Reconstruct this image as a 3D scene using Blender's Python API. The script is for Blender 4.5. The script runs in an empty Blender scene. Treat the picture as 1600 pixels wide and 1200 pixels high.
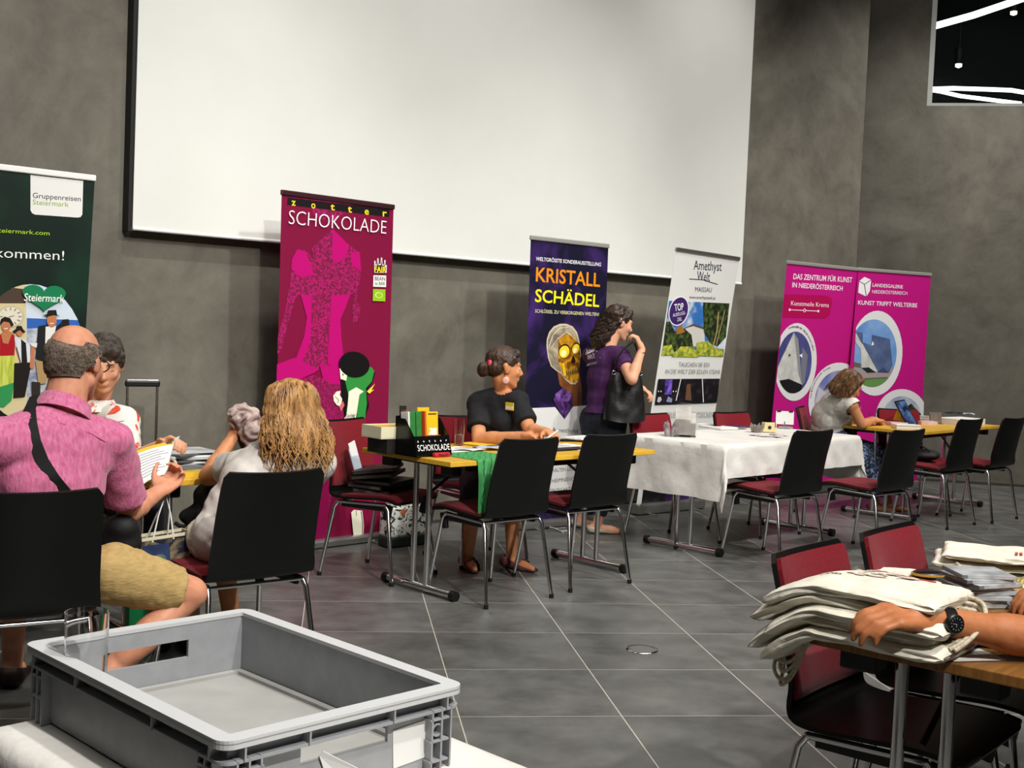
import bpy, bmesh, math, random
from mathutils import Vector, Matrix, Quaternion, noise
from mathutils.geometry import tessellate_polygon
random.seed(7)
SC = bpy.context.scene
COL = SC.collection
V = Vector
PI = math.pi

# ------------------------------------------------------------------ camera
H = 1.403
FPX, PITCH, ROLL = 1884.4, 0.04558, 0.04181
_c, _s = math.cos(PITCH), math.sin(PITCH)
_R0 = Matrix(((1, 0, 0), (0, 0, -1), (0, 1, 0)))
_Rp = Matrix(((1, 0, 0), (0, _c, -_s), (0, _s, _c)))
_c2, _s2 = math.cos(ROLL), math.sin(ROLL)
_Rr = Matrix(((_c2, -_s2, 0), (_s2, _c2, 0), (0, 0, 1)))
RCAM = _Rr @ _Rp @ _R0            # world -> camera (x right, y down, z forward)
cam = bpy.data.cameras.new('camera')
cam.sensor_fit = 'HORIZONTAL'
cam.sensor_width = 36.0
cam.lens = FPX / 1600 * 36.0
cam.clip_start = 0.05
camo = bpy.data.objects.new('camera', cam)
COL.objects.link(camo)
_rt = RCAM.transposed()
_m = Matrix((_rt.col[0], -_rt.col[1], -_rt.col[2])).transposed().to_4x4()
_m.translation = V((0, 0, H))
camo.matrix_world = _m
SC.camera = camo

# ------------------------------------------------------------------ light and exposure
SC.view_settings.view_transform = 'Standard'
SC.view_settings.look = 'None'
SC.view_settings.exposure = 0.18
SC.view_settings.gamma = 1.0
SC.view_settings.use_curve_mapping = False
w = bpy.data.worlds.new('hall_air')
SC.world = w
w.use_nodes = True
w.node_tree.nodes['Background'].inputs[0].default_value = (1.0, 0.97, 0.93, 1)
w.node_tree.nodes['Background'].inputs[1].default_value = 0.02

WA = 0.83487
WD = V((math.sin(WA), math.cos(WA), 0))        # along the back wall, to the right
WN = V((WD.y, -WD.x, 0))                       # out of the back wall, into the hall
W0 = V((-0.533, 8.537, 0))

def spot(name, loc, target, power, size=70, blend=.6, radius=.12, col=(1, .975, .93)):
    l = bpy.data.lights.new(name, 'SPOT')
    l.energy = power
    l.spot_size = math.radians(size)
    l.spot_blend = blend
    l.shadow_soft_size = radius
    l.color = col
    o = bpy.data.objects.new(name, l)
    COL.objects.link(o)
    o.location = loc
    d = V(target) - V(loc)
    o.rotation_euler = d.to_track_quat('-Z', 'Y').to_euler()
    return o

def area(name, loc, target, power, sx, sy, col=(1, .98, .94)):
    l = bpy.data.lights.new(name, 'AREA')
    l.shape = 'RECTANGLE'
    l.size, l.size_y = sx, sy
    l.energy = power
    l.color = col
    o = bpy.data.objects.new(name, l)
    COL.objects.link(o)
    o.location = loc
    d = V(target) - V(loc)
    o.rotation_euler = d.to_track_quat('-Z', 'Y').to_euler()
    return o

CEIL = 6.2
# row of ceiling spots washing the back wall
for i, (a, p) in enumerate(((-2.4, 300), (0.4, 270), (3.0, 300), (5.8, 420))):
    q = W0 + WD * a + WN * 2.6
    spot('ceiling_spot_lamp', (q.x, q.y, CEIL - .25), W0 + WD * (a - .5) + V((0, 0, 1.9)), p, 72, .9, .07)
# spots over the hall, to the right of the tables and towards the camera
for (x, y, tx, ty, p, sz) in ((4.6, 5.0, 2.4, 8.4, 820, 70), (3.2, 3.4, .6, 6.8, 900, 70), (2.0, 1.0, .2, 3.6, 640, 85), (2.7, -1.4, -1.3, 4.3, 1500, 66), (-2.9, 3.4, -1.7, 4.8, 110, 80), (6.4, 7.4, 4.2, 10.4, 420, 75), (5.9, 9.6, 5.0, 12.5, 330, 90)):  # last spot is an unseen extra, added to brighten the right wall
    spot('ceiling_spot_lamp', (x, y, CEIL - .25), (tx, ty, .5), p, sz, .9, .12)
area('ceiling_strip_lamp', (1.6, 3.0, CEIL - .3), (0.6, 6.6, 0.8), 90, 5.0, .5)
area('ceiling_strip_lamp', (.6, .2, CEIL - .3), (-0.4, 6.0, 1.0), 60, 4.0, .5)

# ------------------------------------------------------------------ measuring helpers
def ray(px, py):
    return RCAM.transposed() @ V(((px - 800) / FPX, (py - 600) / FPX, 1))
def onz(px, py, z):
    d = ray(px, py)
    return V((0, 0, H)) + d * ((z - H) / d.z)
def ony(px, py, y):
    d = ray(px, py)
    return V((0, 0, H)) + d * (y / d.y)
def onpl(px, py, p0, n):
    d = ray(px, py)
    o = V((0, 0, H))
    return o + d * ((V(p0) - o).dot(n) / d.dot(n))

# ------------------------------------------------------------------ materials
def lin(c):
    if isinstance(c, str):
        c = c.lstrip('#')
        c = [int(c[i:i + 2], 16) / 255 for i in (0, 2, 4)]
    return tuple((x / 12.92 if x <= .04045 else ((x + .055) / 1.055) ** 2.4) for x in c[:3]) + (1,)

MC = {}
def mat(name, col, rough=.6, metal=0., col2=None, nscale=8., ndet=4., bump=0., bscale=None, spec=.5, coat=0.,
        sheen=0., stretch=None, lo=.35, hi=.65, emit=0., sss=0., transm=0., ior=1.45, kind='noise', alpha=1., distort=0.):
    if name in MC:
        return MC[name]
    m = bpy.data.materials.new(name)
    m.use_nodes = True
    nt = m.node_tree
    b = nt.nodes['Principled BSDF']
    b.inputs['Base Color'].default_value = lin(col)
    b.inputs['Roughness'].default_value = rough
    b.inputs['Metallic'].default_value = metal
    b.inputs['Specular IOR Level'].default_value = spec
    b.inputs['Coat Weight'].default_value = coat
    b.inputs['Sheen Weight'].default_value = sheen
    b.inputs['IOR'].default_value = ior
    b.inputs['Transmission Weight'].default_value = transm
    b.inputs['Alpha'].default_value = alpha
    if sss:
        b.inputs['Subsurface Weight'].default_value = sss
        b.inputs['Subsurface Radius'].default_value = (.010, .004, .002)
    if emit:
        b.inputs['Emission Color'].default_value = lin(col)
        b.inputs['Emission Strength'].default_value = emit
    vec = None
    if col2 or bump:
        tc = nt.nodes.new('ShaderNodeTexCoord')
        vec = tc.outputs['Object']
        if stretch:
            mp = nt.nodes.new('ShaderNodeMapping')
            mp.inputs['Scale'].default_value = stretch
            nt.links.new(vec, mp.inputs[0])
            vec = mp.outputs[0]
    if col2:
        if kind == 'voronoi':
            n = nt.nodes.new('ShaderNodeTexVoronoi')
            n.inputs['Scale'].default_value = nscale
            fac = n.outputs['Distance']
        elif kind == 'wave':
            n = nt.nodes.new('ShaderNodeTexWave')
            n.inputs['Scale'].default_value = nscale
            n.inputs['Distortion'].default_value = distort
            n.inputs['Detail'].default_value = 3
            fac = n.outputs['Fac']
        else:
            n = nt.nodes.new('ShaderNodeTexNoise')
            n.inputs['Scale'].default_value = nscale
            n.inputs['Detail'].default_value = ndet
            n.inputs['Distortion'].default_value = distort
            fac = n.outputs['Fac']
        nt.links.new(vec, n.inputs['Vector'])
        r = nt.nodes.new('ShaderNodeValToRGB')
        r.color_ramp.elements[0].position = lo
        r.color_ramp.elements[1].position = hi
        r.color_ramp.elements[0].color = lin(col)
        r.color_ramp.elements[1].color = lin(col2)
        nt.links.new(fac, r.inputs[0])
        nt.links.new(r.outputs[0], b.inputs['Base Color'])
    if bump:
        n2 = nt.nodes.new('ShaderNodeTexNoise')
        n2.inputs['Scale'].default_value = bscale or nscale
        n2.inputs['Detail'].default_value = 4
        nt.links.new(vec, n2.inputs['Vector'])
        bp = nt.nodes.new('ShaderNodeBump')
        bp.inputs['Strength'].default_value = bump
        bp.inputs['Distance'].default_value = .02
        nt.links.new(n2.outputs['Fac'], bp.inputs['Height'])
        nt.links.new(bp.outputs[0], b.inputs['Normal'])
    MC[name] = m
    return m

# ------------------------------------------------------------------ mesh builder
def frame_from(d, up=V((0, 0, 1))):
    d = V(d).normalized()
    if abs(d.dot(up)) > .98:
        up = V((1, 0, 0))
    x = d.cross(up).normalized()
    y = x.cross(d).normalized()
    return x, y, d

class MB:
    def __init__(self):
        self.v, self.f, self.m, self.sm = [], [], [], []
    def add(self, verts, faces, m=0, smooth=False):
        o = len(self.v)
        self.v += [V(p) for p in verts]
        for f in faces:
            self.f.append([o + i for i in f]); self.m.append(m); self.sm.append(smooth)
        return self
    def box(self, c, s, rot=None, m=0, bev=0.):
        c = V(c); hx, hy, hz = s[0] / 2, s[1] / 2, s[2] / 2
        if bev > 0:
            bm = bmesh.new()
            bmesh.ops.create_cube(bm, size=1)
            for q in bm.verts:
                q.co = V((q.co.x * s[0], q.co.y * s[1], q.co.z * s[2]))
            bmesh.ops.bevel(bm, geom=list(bm.edges), offset=min(bev, hx * .9, hy * .9, hz * .9), segments=2, profile=.5, affect='EDGES')
            vs = [q.co.copy() for q in bm.verts]
            bm.verts.index_update()
            fs = [[q.index for q in f.verts] for f in bm.faces]
            bm.free()
        else:
            vs = [V((x * hx, y * hy, z * hz)) for x in (-1, 1) for y in (-1, 1) for z in (-1, 1)]
            fs = [(0, 1, 3, 2), (4, 6, 7, 5), (0, 4, 5, 1), (2, 3, 7, 6), (0, 2, 6, 4), (1, 5, 7, 3)]
        if rot is not None:
            vs = [rot @ q for q in vs]
        return self.add([c + q for q in vs], fs, m)
    def tube(self, pts, r, seg=10, m=0, cap=True, smooth=True, flat=None):
        pts = [V(p) for p in pts]
        n = len(pts)
        rs = r if isinstance(r, (list, tuple)) else [r] * n
        vs, fs = [], []
        px = None
        for i, p in enumerate(pts):
            if i == 0: d = pts[1] - p
            elif i == n - 1: d = p - pts[-2]
            else: d = (pts[i + 1] - p).normalized() + (p - pts[i - 1]).normalized()
            if d.length < 1e-9: d = V((0, 0, 1))
            d.normalize()
            if px is None:
                x, y, _ = frame_from(d); y = d.cross(x)
            else:
                x = px - d * px.dot(d)
                if x.length < 1e-6: x = frame_from(d)[0]
                x.normalize(); y = d.cross(x)
            px = x
            for k in range(seg):
                a = 2 * PI * k / seg
                yy = (flat or 1.0)
                vs.append(p + (x * math.cos(a) + y * math.sin(a) * yy) * rs[i])
        for i in range(n - 1):
            for k in range(seg):
                k2 = (k + 1) % seg
                fs.append((i * seg + k, i * seg + k2, (i + 1) * seg + k2, (i + 1) * seg + k))
        self.add(vs, fs, m, smooth)
        if cap:
            self.add(vs[:seg], [list(range(seg))[::-1]], m)
            self.add(vs[-seg:], [list(range(seg))], m)
        return self
    def ell(self, c, r, rot=None, seg=16, rings=10, m=0):
        c = V(c)
        if not isinstance(r, (list, tuple, Vector)): r = (r, r, r)
        vs = [V((0, 0, r[2]))]
        for i in range(1, rings):
            t = PI * i / rings
            for k in range(seg):
                a = 2 * PI * k / seg
                vs.append(V((r[0] * math.sin(t) * math.cos(a), r[1] * math.sin(t) * math.sin(a), r[2] * math.cos(t))))
        vs.append(V((0, 0, -r[2])))
        fs = [(0, 1 + k, 1 + (k + 1) % seg) for k in range(seg)]
        for i in range(rings - 2):
            for k in range(seg):
                k2 = (k + 1) % seg
                fs.append((1 + i * seg + k, 1 + (i + 1) * seg + k, 1 + (i + 1) * seg + k2, 1 + i * seg + k2))
        L = len(vs) - 1; o = 1 + (rings - 2) * seg
        fs += [(L, o + (k + 1) % seg, o + k) for k in range(seg)]
        if rot is not None: vs = [rot @ q for q in vs]
        return self.add([c + q for q in vs], fs, m, True)
    def cap(self, p1, r1, p2, r2, seg=14, m=0, e1=True, e2=True):
        """tapered capsule; e1/e2 = rounded ends"""
        p1, p2 = V(p1), V(p2)
        d = p2 - p1
        if d.length < 1e-6: return self.ell(p1, r1, m=m)
        self.tube([p1, p2], [r1, r2], seg, m)
        if e1: self.ell(p1, r1 * .995, seg=seg, rings=8, m=m)
        if e2: self.ell(p2, r2 * .995, seg=seg, rings=8, m=m)
        return self
    def lathe(self, prof, c=(0, 0, 0), seg=24, m=0, smooth=True, sx=1, sy=1):
        c = V(c); vs, fs = [], []
        n = len(prof)
        for r, z in prof:
            for k in range(seg):
                a = 2 * PI * k / seg
                vs.append(c + V((r * math.cos(a) * sx, r * math.sin(a) * sy, z)))
        for i in range(n - 1):
            for k in range(seg):
                k2 = (k + 1) % seg
                fs.append((i * seg + k, i * seg + k2, (i + 1) * seg + k2, (i + 1) * seg + k))
        return self.add(vs, fs, m, smooth)
    def grid(self, fn, nu, nv, m=0, smooth=True, flip=False):
        vs = [fn(i / nu, j / nv) for j in range(nv + 1) for i in range(nu + 1)]
        fs = []
        for j in range(nv):
            for i in range(nu):
                a = j * (nu + 1) + i
                q = (a, a + 1, a + nu + 2, a + nu + 1)
                fs.append(q[::-1] if flip else q)
        return self.add(vs, fs, m, smooth)
    def shell(self, fn, nu, nv, th, m=0, smooth=True):
        """thick sheet: fn(u,v) mid point, thickness th along the normal"""
        P = [[V(fn(i / nu, j / nv)) for i in range(nu + 1)] for j in range(nv + 1)]
        N = []
        for j in range(nv + 1):
            row = []
            for i in range(nu + 1):
                du = P[j][min(i + 1, nu)] - P[j][max(i - 1, 0)]
                dv = P[min(j + 1, nv)][i] - P[max(j - 1, 0)][i]
                n = du.cross(dv)
                row.append(n.normalized() if n.length > 1e-12 else V((0, 0, 1)))
            N.append(row)
        A = [P[j][i] + N[j][i] * th / 2 for j in range(nv + 1) for i in range(nu + 1)]
        B = [P[j][i] - N[j][i] * th / 2 for j in range(nv + 1) for i in range(nu + 1)]
        k = len(A); W = nu + 1
        fs = []
        for j in range(nv):
            for i in range(nu):
                a = j * W + i
                fs.append((a, a + 1, a + W + 1, a + W))
                fs.append((k + a, k + a + W, k + a + W + 1, k + a + 1))
        self.add(A + B, fs, m, smooth)
        rim = [i for i in range(nu)] + [j * W + nu for j in range(nv)] + [nv * W + i for i in range(nu, 0, -1)] + [j * W for j in range(nv, 0, -1)]
        ef = []
        for q in range(len(rim)):
            a, b = rim[q], rim[(q + 1) % len(rim)]
            ef.append((a, k + a, k + b, b))
        o = len(self.v) - 2 * k
        for f in ef:
            self.f.append([o + i for i in f]); self.m.append(m); self.sm.append(False)
        return self
    def poly(self, pts, m=0):
        pts = [V(p) for p in pts]
        tris = tessellate_polygon([pts])
        return self.add(pts, [tuple(t) for t in tris], m)
    def prism(self, pts, d, m=0):
        """closed solid from a planar outline pushed along d"""
        pts = [V(p) for p in pts]; d = V(d); n = len(pts)
        tris = tessellate_polygon([pts])
        self.add(pts + [p + d for p in pts], [tuple(t) for t in tris] + [tuple(n + i for i in t)[::-1] for t in tris], m)
        o = len(self.v) - 2 * n
        for i in range(n):
            j = (i + 1) % n
            self.f.append([o + i, o + j, o + n + j, o + n + i]); self.m.append(m); self.sm.append(False)
        return self
    def xf(self, M):
        self.v = [M @ p for p in self.v]
        return self
    def mesh(self, name, fixn=True):
        me = bpy.data.meshes.new(name)
        me.from_pydata([tuple(p) for p in self.v], [], self.f)
        me.polygons.foreach_set('material_index', self.m)
        me.polygons.foreach_set('use_smooth', self.sm)
        if fixn:
            bm = bmesh.new(); bm.from_mesh(me)
            bmesh.ops.remove_doubles(bm, verts=bm.verts, dist=1e-5)
            bmesh.ops.recalc_face_normals(bm, faces=bm.faces)
            if bm.faces and all(len(e.link_faces) == 2 for e in bm.edges) and bm.calc_volume(signed=True) < 0:
                bmesh.ops.reverse_faces(bm, faces=bm.faces)
            for e in bm.edges:
                if any(not f.smooth for f in e.link_faces) or (len(e.link_faces) == 2 and e.calc_face_angle(0) > 1.1): e.smooth = False
            bm.to_mesh(me); bm.free()
        me.update()
        return me
    def build(self, name, mats, parent=None, world=False, origin=None, fixn=True):
        me = self.mesh(name, fixn)
        o = bpy.data.objects.new(name, me)
        COL.objects.link(o)
        for q in (mats if isinstance(mats, (list, tuple)) else [mats]):
            me.materials.append(q)
        if parent is not None:
            o.parent = parent
            if world:
                me.transform(WM(parent).inverted())
        elif origin is not None:
            me.transform(Matrix.Translation(-V(origin)))
            o.location = origin
        return o

def WM(o):
    M = Matrix.Translation(o.location) @ o.rotation_euler.to_matrix().to_4x4()
    return WM(o.parent) @ M if o.parent else M

# ------------------------------------------------------------------ scene objects
def tag(o, label=None, cat=None, group=None, kind=None):
    if label: o['label'] = label
    if cat: o['category'] = cat
    if group: o['group'] = group
    if kind: o['kind'] = kind
    return o
def thing(name, label, cat, loc=(0, 0, 0), rz=0., group=None):
    o = bpy.data.objects.new(name, None)
    COL.objects.link(o)
    o.empty_display_size = .1
    o.location = loc
    o.rotation_euler = (0, 0, rz)
    return tag(o, label, cat, group)
def plabel(o, label):
    o['label'] = label
    return o
def dup(root, loc, rz, label, group=None, skip=()):
    def cp(o, par):
        c = o.copy(); COL.objects.link(c); c.parent = par
        for ch in KIDS.get(o, []):
            if ch.name.split('.')[0] not in skip:
                cp(ch, c)
        return c
    r = root.copy(); COL.objects.link(r)
    r.location = loc; r.rotation_euler = (0, 0, rz)
    for ch in [o for o in bpy.data.objects if o.parent == root]:
        if ch.name.split('.')[0] in skip: continue
        c = ch.copy(); COL.objects.link(c); c.parent = r
        for g in [o for o in bpy.data.objects if o.parent == ch]:
            d = g.copy(); COL.objects.link(d); d.parent = c
    r['label'] = label
    if group: r['group'] = group
    return r
KIDS = {}
def RZ(a): return Matrix.Rotation(a, 4, 'Z')
def TRN(p): return Matrix.Translation(V(p))
# ================================================================== the setting
def plaster(name, base, dark, light):
    m = bpy.data.materials.new(name); m.use_nodes = True
    nt = m.node_tree; b = nt.nodes['Principled BSDF']
    tc = nt.nodes.new('ShaderNodeTexCoord')
    n1 = nt.nodes.new('ShaderNodeTexNoise'); n1.inputs['Scale'].default_value = .9; n1.inputs['Detail'].default_value = 7
    n1.inputs['Roughness'].default_value = .62; n1.inputs['Distortion'].default_value = 1.6
    n2 = nt.nodes.new('ShaderNodeTexNoise'); n2.inputs['Scale'].default_value = 4.5; n2.inputs['Detail'].default_value = 12; n2.inputs['Roughness'].default_value = .68
    n2.inputs['Distortion'].default_value = .5
    mx = nt.nodes.new('ShaderNodeMix'); mx.data_type = 'FLOAT'; mx.inputs[0].default_value = .42
    nt.links.new(tc.outputs['Object'], n1.inputs['Vector']); nt.links.new(tc.outputs['Object'], n2.inputs['Vector'])
    nt.links.new(n1.outputs['Fac'], mx.inputs[2]); nt.links.new(n2.outputs['Fac'], mx.inputs[3])
    r = nt.nodes.new('ShaderNodeValToRGB')
    r.color_ramp.elements[0].position = .33; r.color_ramp.elements[0].color = lin(dark)
    r.color_ramp.elements[1].position = .68; r.color_ramp.elements[1].color = lin(light)
    e = r.color_ramp.elements.new(.5); e.color = lin(base)
    nt.links.new(mx.outputs[0], r.inputs[0]); nt.links.new(r.outputs[0], b.inputs['Base Color'])
    b.inputs['Roughness'].default_value = .62
    b.inputs['Specular IOR Level'].default_value = .3
    bp = nt.nodes.new('ShaderNodeBump'); bp.inputs['Strength'].default_value = .12; bp.inputs['Distance'].default_value = .01
    nt.links.new(n2.outputs['Fac'], bp.inputs['Height']); nt.links.new(bp.outputs[0], b.inputs['Normal'])
    return m
PL = plaster('trowelled_plaster', '#68645a', '#534f45', '#7a766a')

def floor_mat():
    m = bpy.data.materials.new('slate_tile'); m.use_nodes = True
    nt = m.node_tree; b = nt.nodes['Principled BSDF']
    N = nt.nodes.new; K = nt.links.new
    tc = N('ShaderNodeTexCoord')
    mp = N('ShaderNodeMapping'); mp.inputs['Rotation'].default_value = (0, 0, -0.1424)
    K(tc.outputs['Object'], mp.inputs[0])
    sp = N('ShaderNodeSeparateXYZ'); K(mp.outputs[0], sp.inputs[0])
    def math_(op, a, bb):
        n = N('ShaderNodeMath'); n.operation = op
        for i, q in enumerate((a, bb)):
            if q is None: continue
            if isinstance(q, (int, float)): n.inputs[i].default_value = q
            else: K(q, n.inputs[i])
        return n.outputs[0]
    def line(o, off, wd):
        t = math_('DIVIDE', math_('SUBTRACT', o, off), .6)
        fr = math_('FRACT', t, None)
        d = math_('ABSOLUTE', math_('SUBTRACT', fr, .5), None)
        return math_('GREATER_THAN', d, .5 - wd / .6 / 2), math_('FLOOR', t, None)
    gx, cx = line(sp.outputs[0], .470 - 6, .0042)
    gy, cy = line(sp.outputs[1], .063 - 6, .0030)
    g = math_('MAXIMUM', gx, gy)
    cb = N('ShaderNodeCombineXYZ'); K(cx, cb.inputs[0]); K(cy, cb.inputs[1])
    wn = N('ShaderNodeTexWhiteNoise'); K(cb.outputs[0], wn.inputs['Vector'])
    ofs = N('ShaderNodeVectorMath'); ofs.operation = 'MULTIPLY_ADD'
    K(wn.outputs['Color'], ofs.inputs[0]); ofs.inputs[1].default_value = (9, 9, 9); K(mp.outputs[0], ofs.inputs[2])
    n1 = N('ShaderNodeTexNoise'); n1.inputs['Scale'].default_value = 4.2; n1.inputs['Detail'].default_value = 8; n1.inputs['Roughness'].default_value = .66
    K(ofs.outputs[0], n1.inputs['Vector'])
    r = N('ShaderNodeValToRGB')
    r.color_ramp.elements[0].position = .32; r.color_ramp.elements[0].color = lin('#444442')
    r.color_ramp.elements[1].position = .7; r.color_ramp.elements[1].color = lin('#686864')
    K(n1.outputs['Fac'], r.inputs[0])
    mx = N('ShaderNodeMix'); mx.data_type = 'RGBA'
    K(g, mx.inputs[0]); K(r.outputs[0], mx.inputs[6]); mx.inputs[7].default_value = lin('#b9b4a8')
    K(mx.outputs[2], b.inputs['Base Color'])
    rr = N('ShaderNodeMapRange'); K(n1.outputs['Fac'], rr.inputs[0])
    rr.inputs[3].default_value = .30; rr.inputs[4].default_value = .48
    K(rr.outputs[0], b.inputs['Roughness'])
    bp = N('ShaderNodeBump'); bp.inputs['Strength'].default_value = .05; bp.inputs['Distance'].default_value = .01
    K(n1.outputs['Fac'], bp.inputs['Height']); K(bp.outputs[0], b.inputs['Normal'])
    return m

FL = MB().box((0, 6, -.1), (26, 26, .2)).build('floor', floor_mat(), origin=(0, 0, 0))
tag(FL, kind='structure')
# back wall: a slab that stops at a free edge on the right
cor = V((3.383, 12.083, 0))
wl = cor - WD * 14
mb = MB()
for p in (0,):
    a, b_ = cor, wl
    pts = [a, b_, b_ - WN * .35, a - WN * .35]
    mb.prism(pts, (0, 0, CEIL))
tag(mb.build('wall_back', PL, origin=(0, 0, 0)), kind='structure')
RA = 1.77325
RD = V((math.sin(RA), math.cos(RA), 0)); RN = V((RD.y, -RD.x, 0))
if RN.y > 0: RN = -RN
R0 = onz(1540, 757, 0)
# right wall with the interior window cut out of it: four slabs round the opening
win0 = onpl(1448, 165.5, R0, RN); zw0 = 3.886
s0 = (win0 - R0).dot(RD)
def rslab(sa, sb, za, zb, mb):
    p = [R0 + RD * sa, R0 + RD * sb, R0 + RD * sb - RN * .18, R0 + RD * sa - RN * .18]
    mb.prism([q + V((0, 0, za)) for q in p], (0, 0, zb - za))
mb = MB()
rslab(-2.0, s0, 0, CEIL, mb); rslab(s0, s0 + 2.6, 0, zw0, mb); rslab(s0, s0 + 2.6, 5.4, CEIL, mb); rslab(s0 + 2.6, 9.0, 0, CEIL, mb)
tag(mb.build('wall_right', PL, origin=(0, 0, 0)), kind='structure')
# far side and near side of the hall (behind the camera) and the ceiling
mb = MB()
a = R0 + RD * 9.0
tag(MB().box((a.x + .1, a.y - 8, CEIL / 2), (.2, 19, CEIL)).build('wall_east', PL, origin=(0, 0, 0)), kind='structure')
tag(MB().box((2, -5.1, CEIL / 2), (24, .2, CEIL)).build('wall_near', PL, origin=(0, 0, 0)), kind='structure')
DK = mat('dark_ceiling', '#3a3a39', .8)
tag(MB().box((0, 6, CEIL + .1), (26, 26, .2)).build('ceiling', DK, origin=(0, 0, 0)), kind='structure')
# skirting strip along the right wall
SKM = mat('skirting_dark', '#3a3832', .6)
p = [R0 + RD * -.9, R0 + RD * 8.9, R0 + RD * 8.9 + RN * .012, R0 + RD * -.9 + RN * .012]
tag(MB().prism([q + V((0, 0, .001)) for q in p], (0, 0, .022)).build('baseboard_right', SKM, origin=(0, 0, 0)), kind='structure')
p = [cor + WD * -.02, wl, wl + WN * .012, cor + WD * -.02 + WN * .012]
tag(MB().prism([q + V((0, 0, .001)) for q in p], (0, 0, .018)).build('baseboard_back', SKM, origin=(0, 0, 0)), kind='structure')

# interior window high in the right wall: frame, pane, dark gallery, and glowing tubes imitating lights reflected in the pane
FRM = mat('brushed_frame', '#9b9c98', .35, .8)
GLS = mat('window_pane', '#dfe6e4', .02, 0, transm=1., ior=1.03)
wnd = thing('window_1', None, None, R0 + RD * s0, 0); tag(wnd, kind='structure')
def rw(s, z, n=0.): return R0 + RD * (s0 + s) + RN * n + V((0, 0, z))
mb = MB()
for (sa, sb, za, zb) in ((0, .05, zw0, 5.4), (2.55, 2.6, zw0, 5.4), (.05, 2.55, zw0, zw0 + .03), (.05, 2.55, 5.37, 5.4)):
    q = [rw(sa, za, -.16), rw(sb, za, -.16), rw(sb, za, -.004), rw(sa, za, -.004)]
    mb.prism(q, (0, 0, zb - za))
mb.build('window_frame', FRM, wnd, world=True)
mb = MB()
q = [rw(.05, zw0 + .03, -.10), rw(2.55, zw0 + .03, -.10), rw(2.55, zw0 + .03, -.09), rw(.05, zw0 + .03, -.09)]
mb.prism(q, (0, 0, 5.37 - zw0 - .03)).build('window_pane', GLS, wnd, world=True)
GDK = mat('gallery_dark', '#2b302f', .7)
mb = MB()
for (sa, sb, za, zb, na, nb) in ((-.4, 3.2, 3.3, 5.9, -2.3, -2.2), (-.5, -.4, 3.3, 5.9, -2.3, -.2), (3.2, 3.3, 3.3, 5.9, -2.3, -.2), (-.4, 3.2, 5.8, 5.9, -2.2, -.2), (-.4, 3.2, 3.3, 3.4, -2.2, -.2)):
    q = [rw(sa, za, na), rw(sb, za, na), rw(sb, za, nb), rw(sa, za, nb)]
    mb.prism(q, (0, 0, zb - za))
tag(mb.build('wall_gallery', GDK, origin=(0, 0, 0)), kind='structure')
REFL = mat('mirrored_light', '#ffffff', .4, emit=3)  # glowing tubes added to imitate ceiling lights mirrored in the pane
def gp(px, py, off): return onpl(px, py, R0 - RN * off, RN)
def strip(name, label, pts, r, off):
    mb = MB(); mb.tube([gp(x, y, off) for x, y in pts], r, 8)
    o = mb.build(name, REFL, origin=gp(*pts[0], off)); tag(o, label, 'light reflection')
strip('reflected_light_line', 'long straight white reflected light line rising steeply in the upper window', [(1452, 43), (1520, 24), (1600, -3), (1680, -30)], .035, .30)
strip('reflected_light_line', 'white curved reflected light line running nearly level low in the upper window', [(1450, 139), (1490, 138), (1540, 139.5), (1580, 141), (1615, 147)], .022, .28)
strip('reflected_light_line', 'forked white reflected light line bending down at the bottom of the upper window', [(1450, 140), (1470, 143), (1500, 150), (1540, 155), (1580, 160), (1596, 162)], .020, .24)
BLK = mat('black_paint', '#141414', .5)
for (px, py, lb) in ((1498, 100, 'small black spotlight hanging lowest behind the upper window'), (1584, 18, 'small spotlight beside the steep light line in the upper window')):
    t = thing('gallery_spotlight', lb, 'spotlight', gp(px, py, .9))
    c = V((0, 0, 0))
    MB().lathe([(0, .16), (.045, .16), (.045, 0), (.0, 0)], c, 16).tube([(0, 0, .16), (0, 0, .5)], .008, 6).build('lamp_housing', BLK, t)
    MB().lathe([(.0, -.002), (.034, -.002), (.034, -.03), (0, -.045)], c, 16).build('lamp_lens', mat('lamp_glow', '#fff0cf', .4, emit=4), t)

# projection screen, standing proud of the wall on a black frame
SCR = mat('screen_cloth', '#d9dad4', .75, col2='#dedfd9', nscale=1.5, bump=.03, bscale=6)
scr = thing('projection_screen', 'huge white projection screen with black frame on the back wall', 'screen', W0 + WD * .9)
def wp(a, z, off): return W0 + WD * a + WN * off + V((0, 0, z))
sl = (onpl(206.2, 357.5, W0 + WN * .08, WN) - W0).dot(WD)
sr = (onpl(1157, 444, W0 + WN * .08, WN) - W0).dot(WD)
def scf(u, v):
    k = .004 * noise.noise(V((u * 5, v * 5, 3))) * (1 if .01 < u < .99 else 0)
    return wp(sl + (sr - sl) * u, 1.883 + 3.2 * v, .085 + k)
MB().shell(scf, 40, 24, .008).build('screen_cloth', SCR, scr, world=True)
mb = MB()
for (a, b_, za, zb) in ((sl - .024, sl - .003, 1.87, 5.13), (sr - .10, sr - .06, 1.95, 5.1), (sl - .024, sr - .06, 5.085, 5.13), (sl - .003, sr - .1, 1.95, 2.0)):
    q = [wp(a, za, .004), wp(b_, za, .004), wp(b_, za, .08), wp(a, za, .08)]
    mb.prism(q, (0, 0, zb - za))
mb.build('screen_frame', mat('screen_black', '#0d0d0d', .6), scr, world=True)
mb = MB().tube([wp(sl, 1.886, .085), wp(sr, 1.886, .085)], .012, 10)
mb.build('hem_bar', mat('hem_white', '#e9eae6', .5), scr, world=True)

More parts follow.
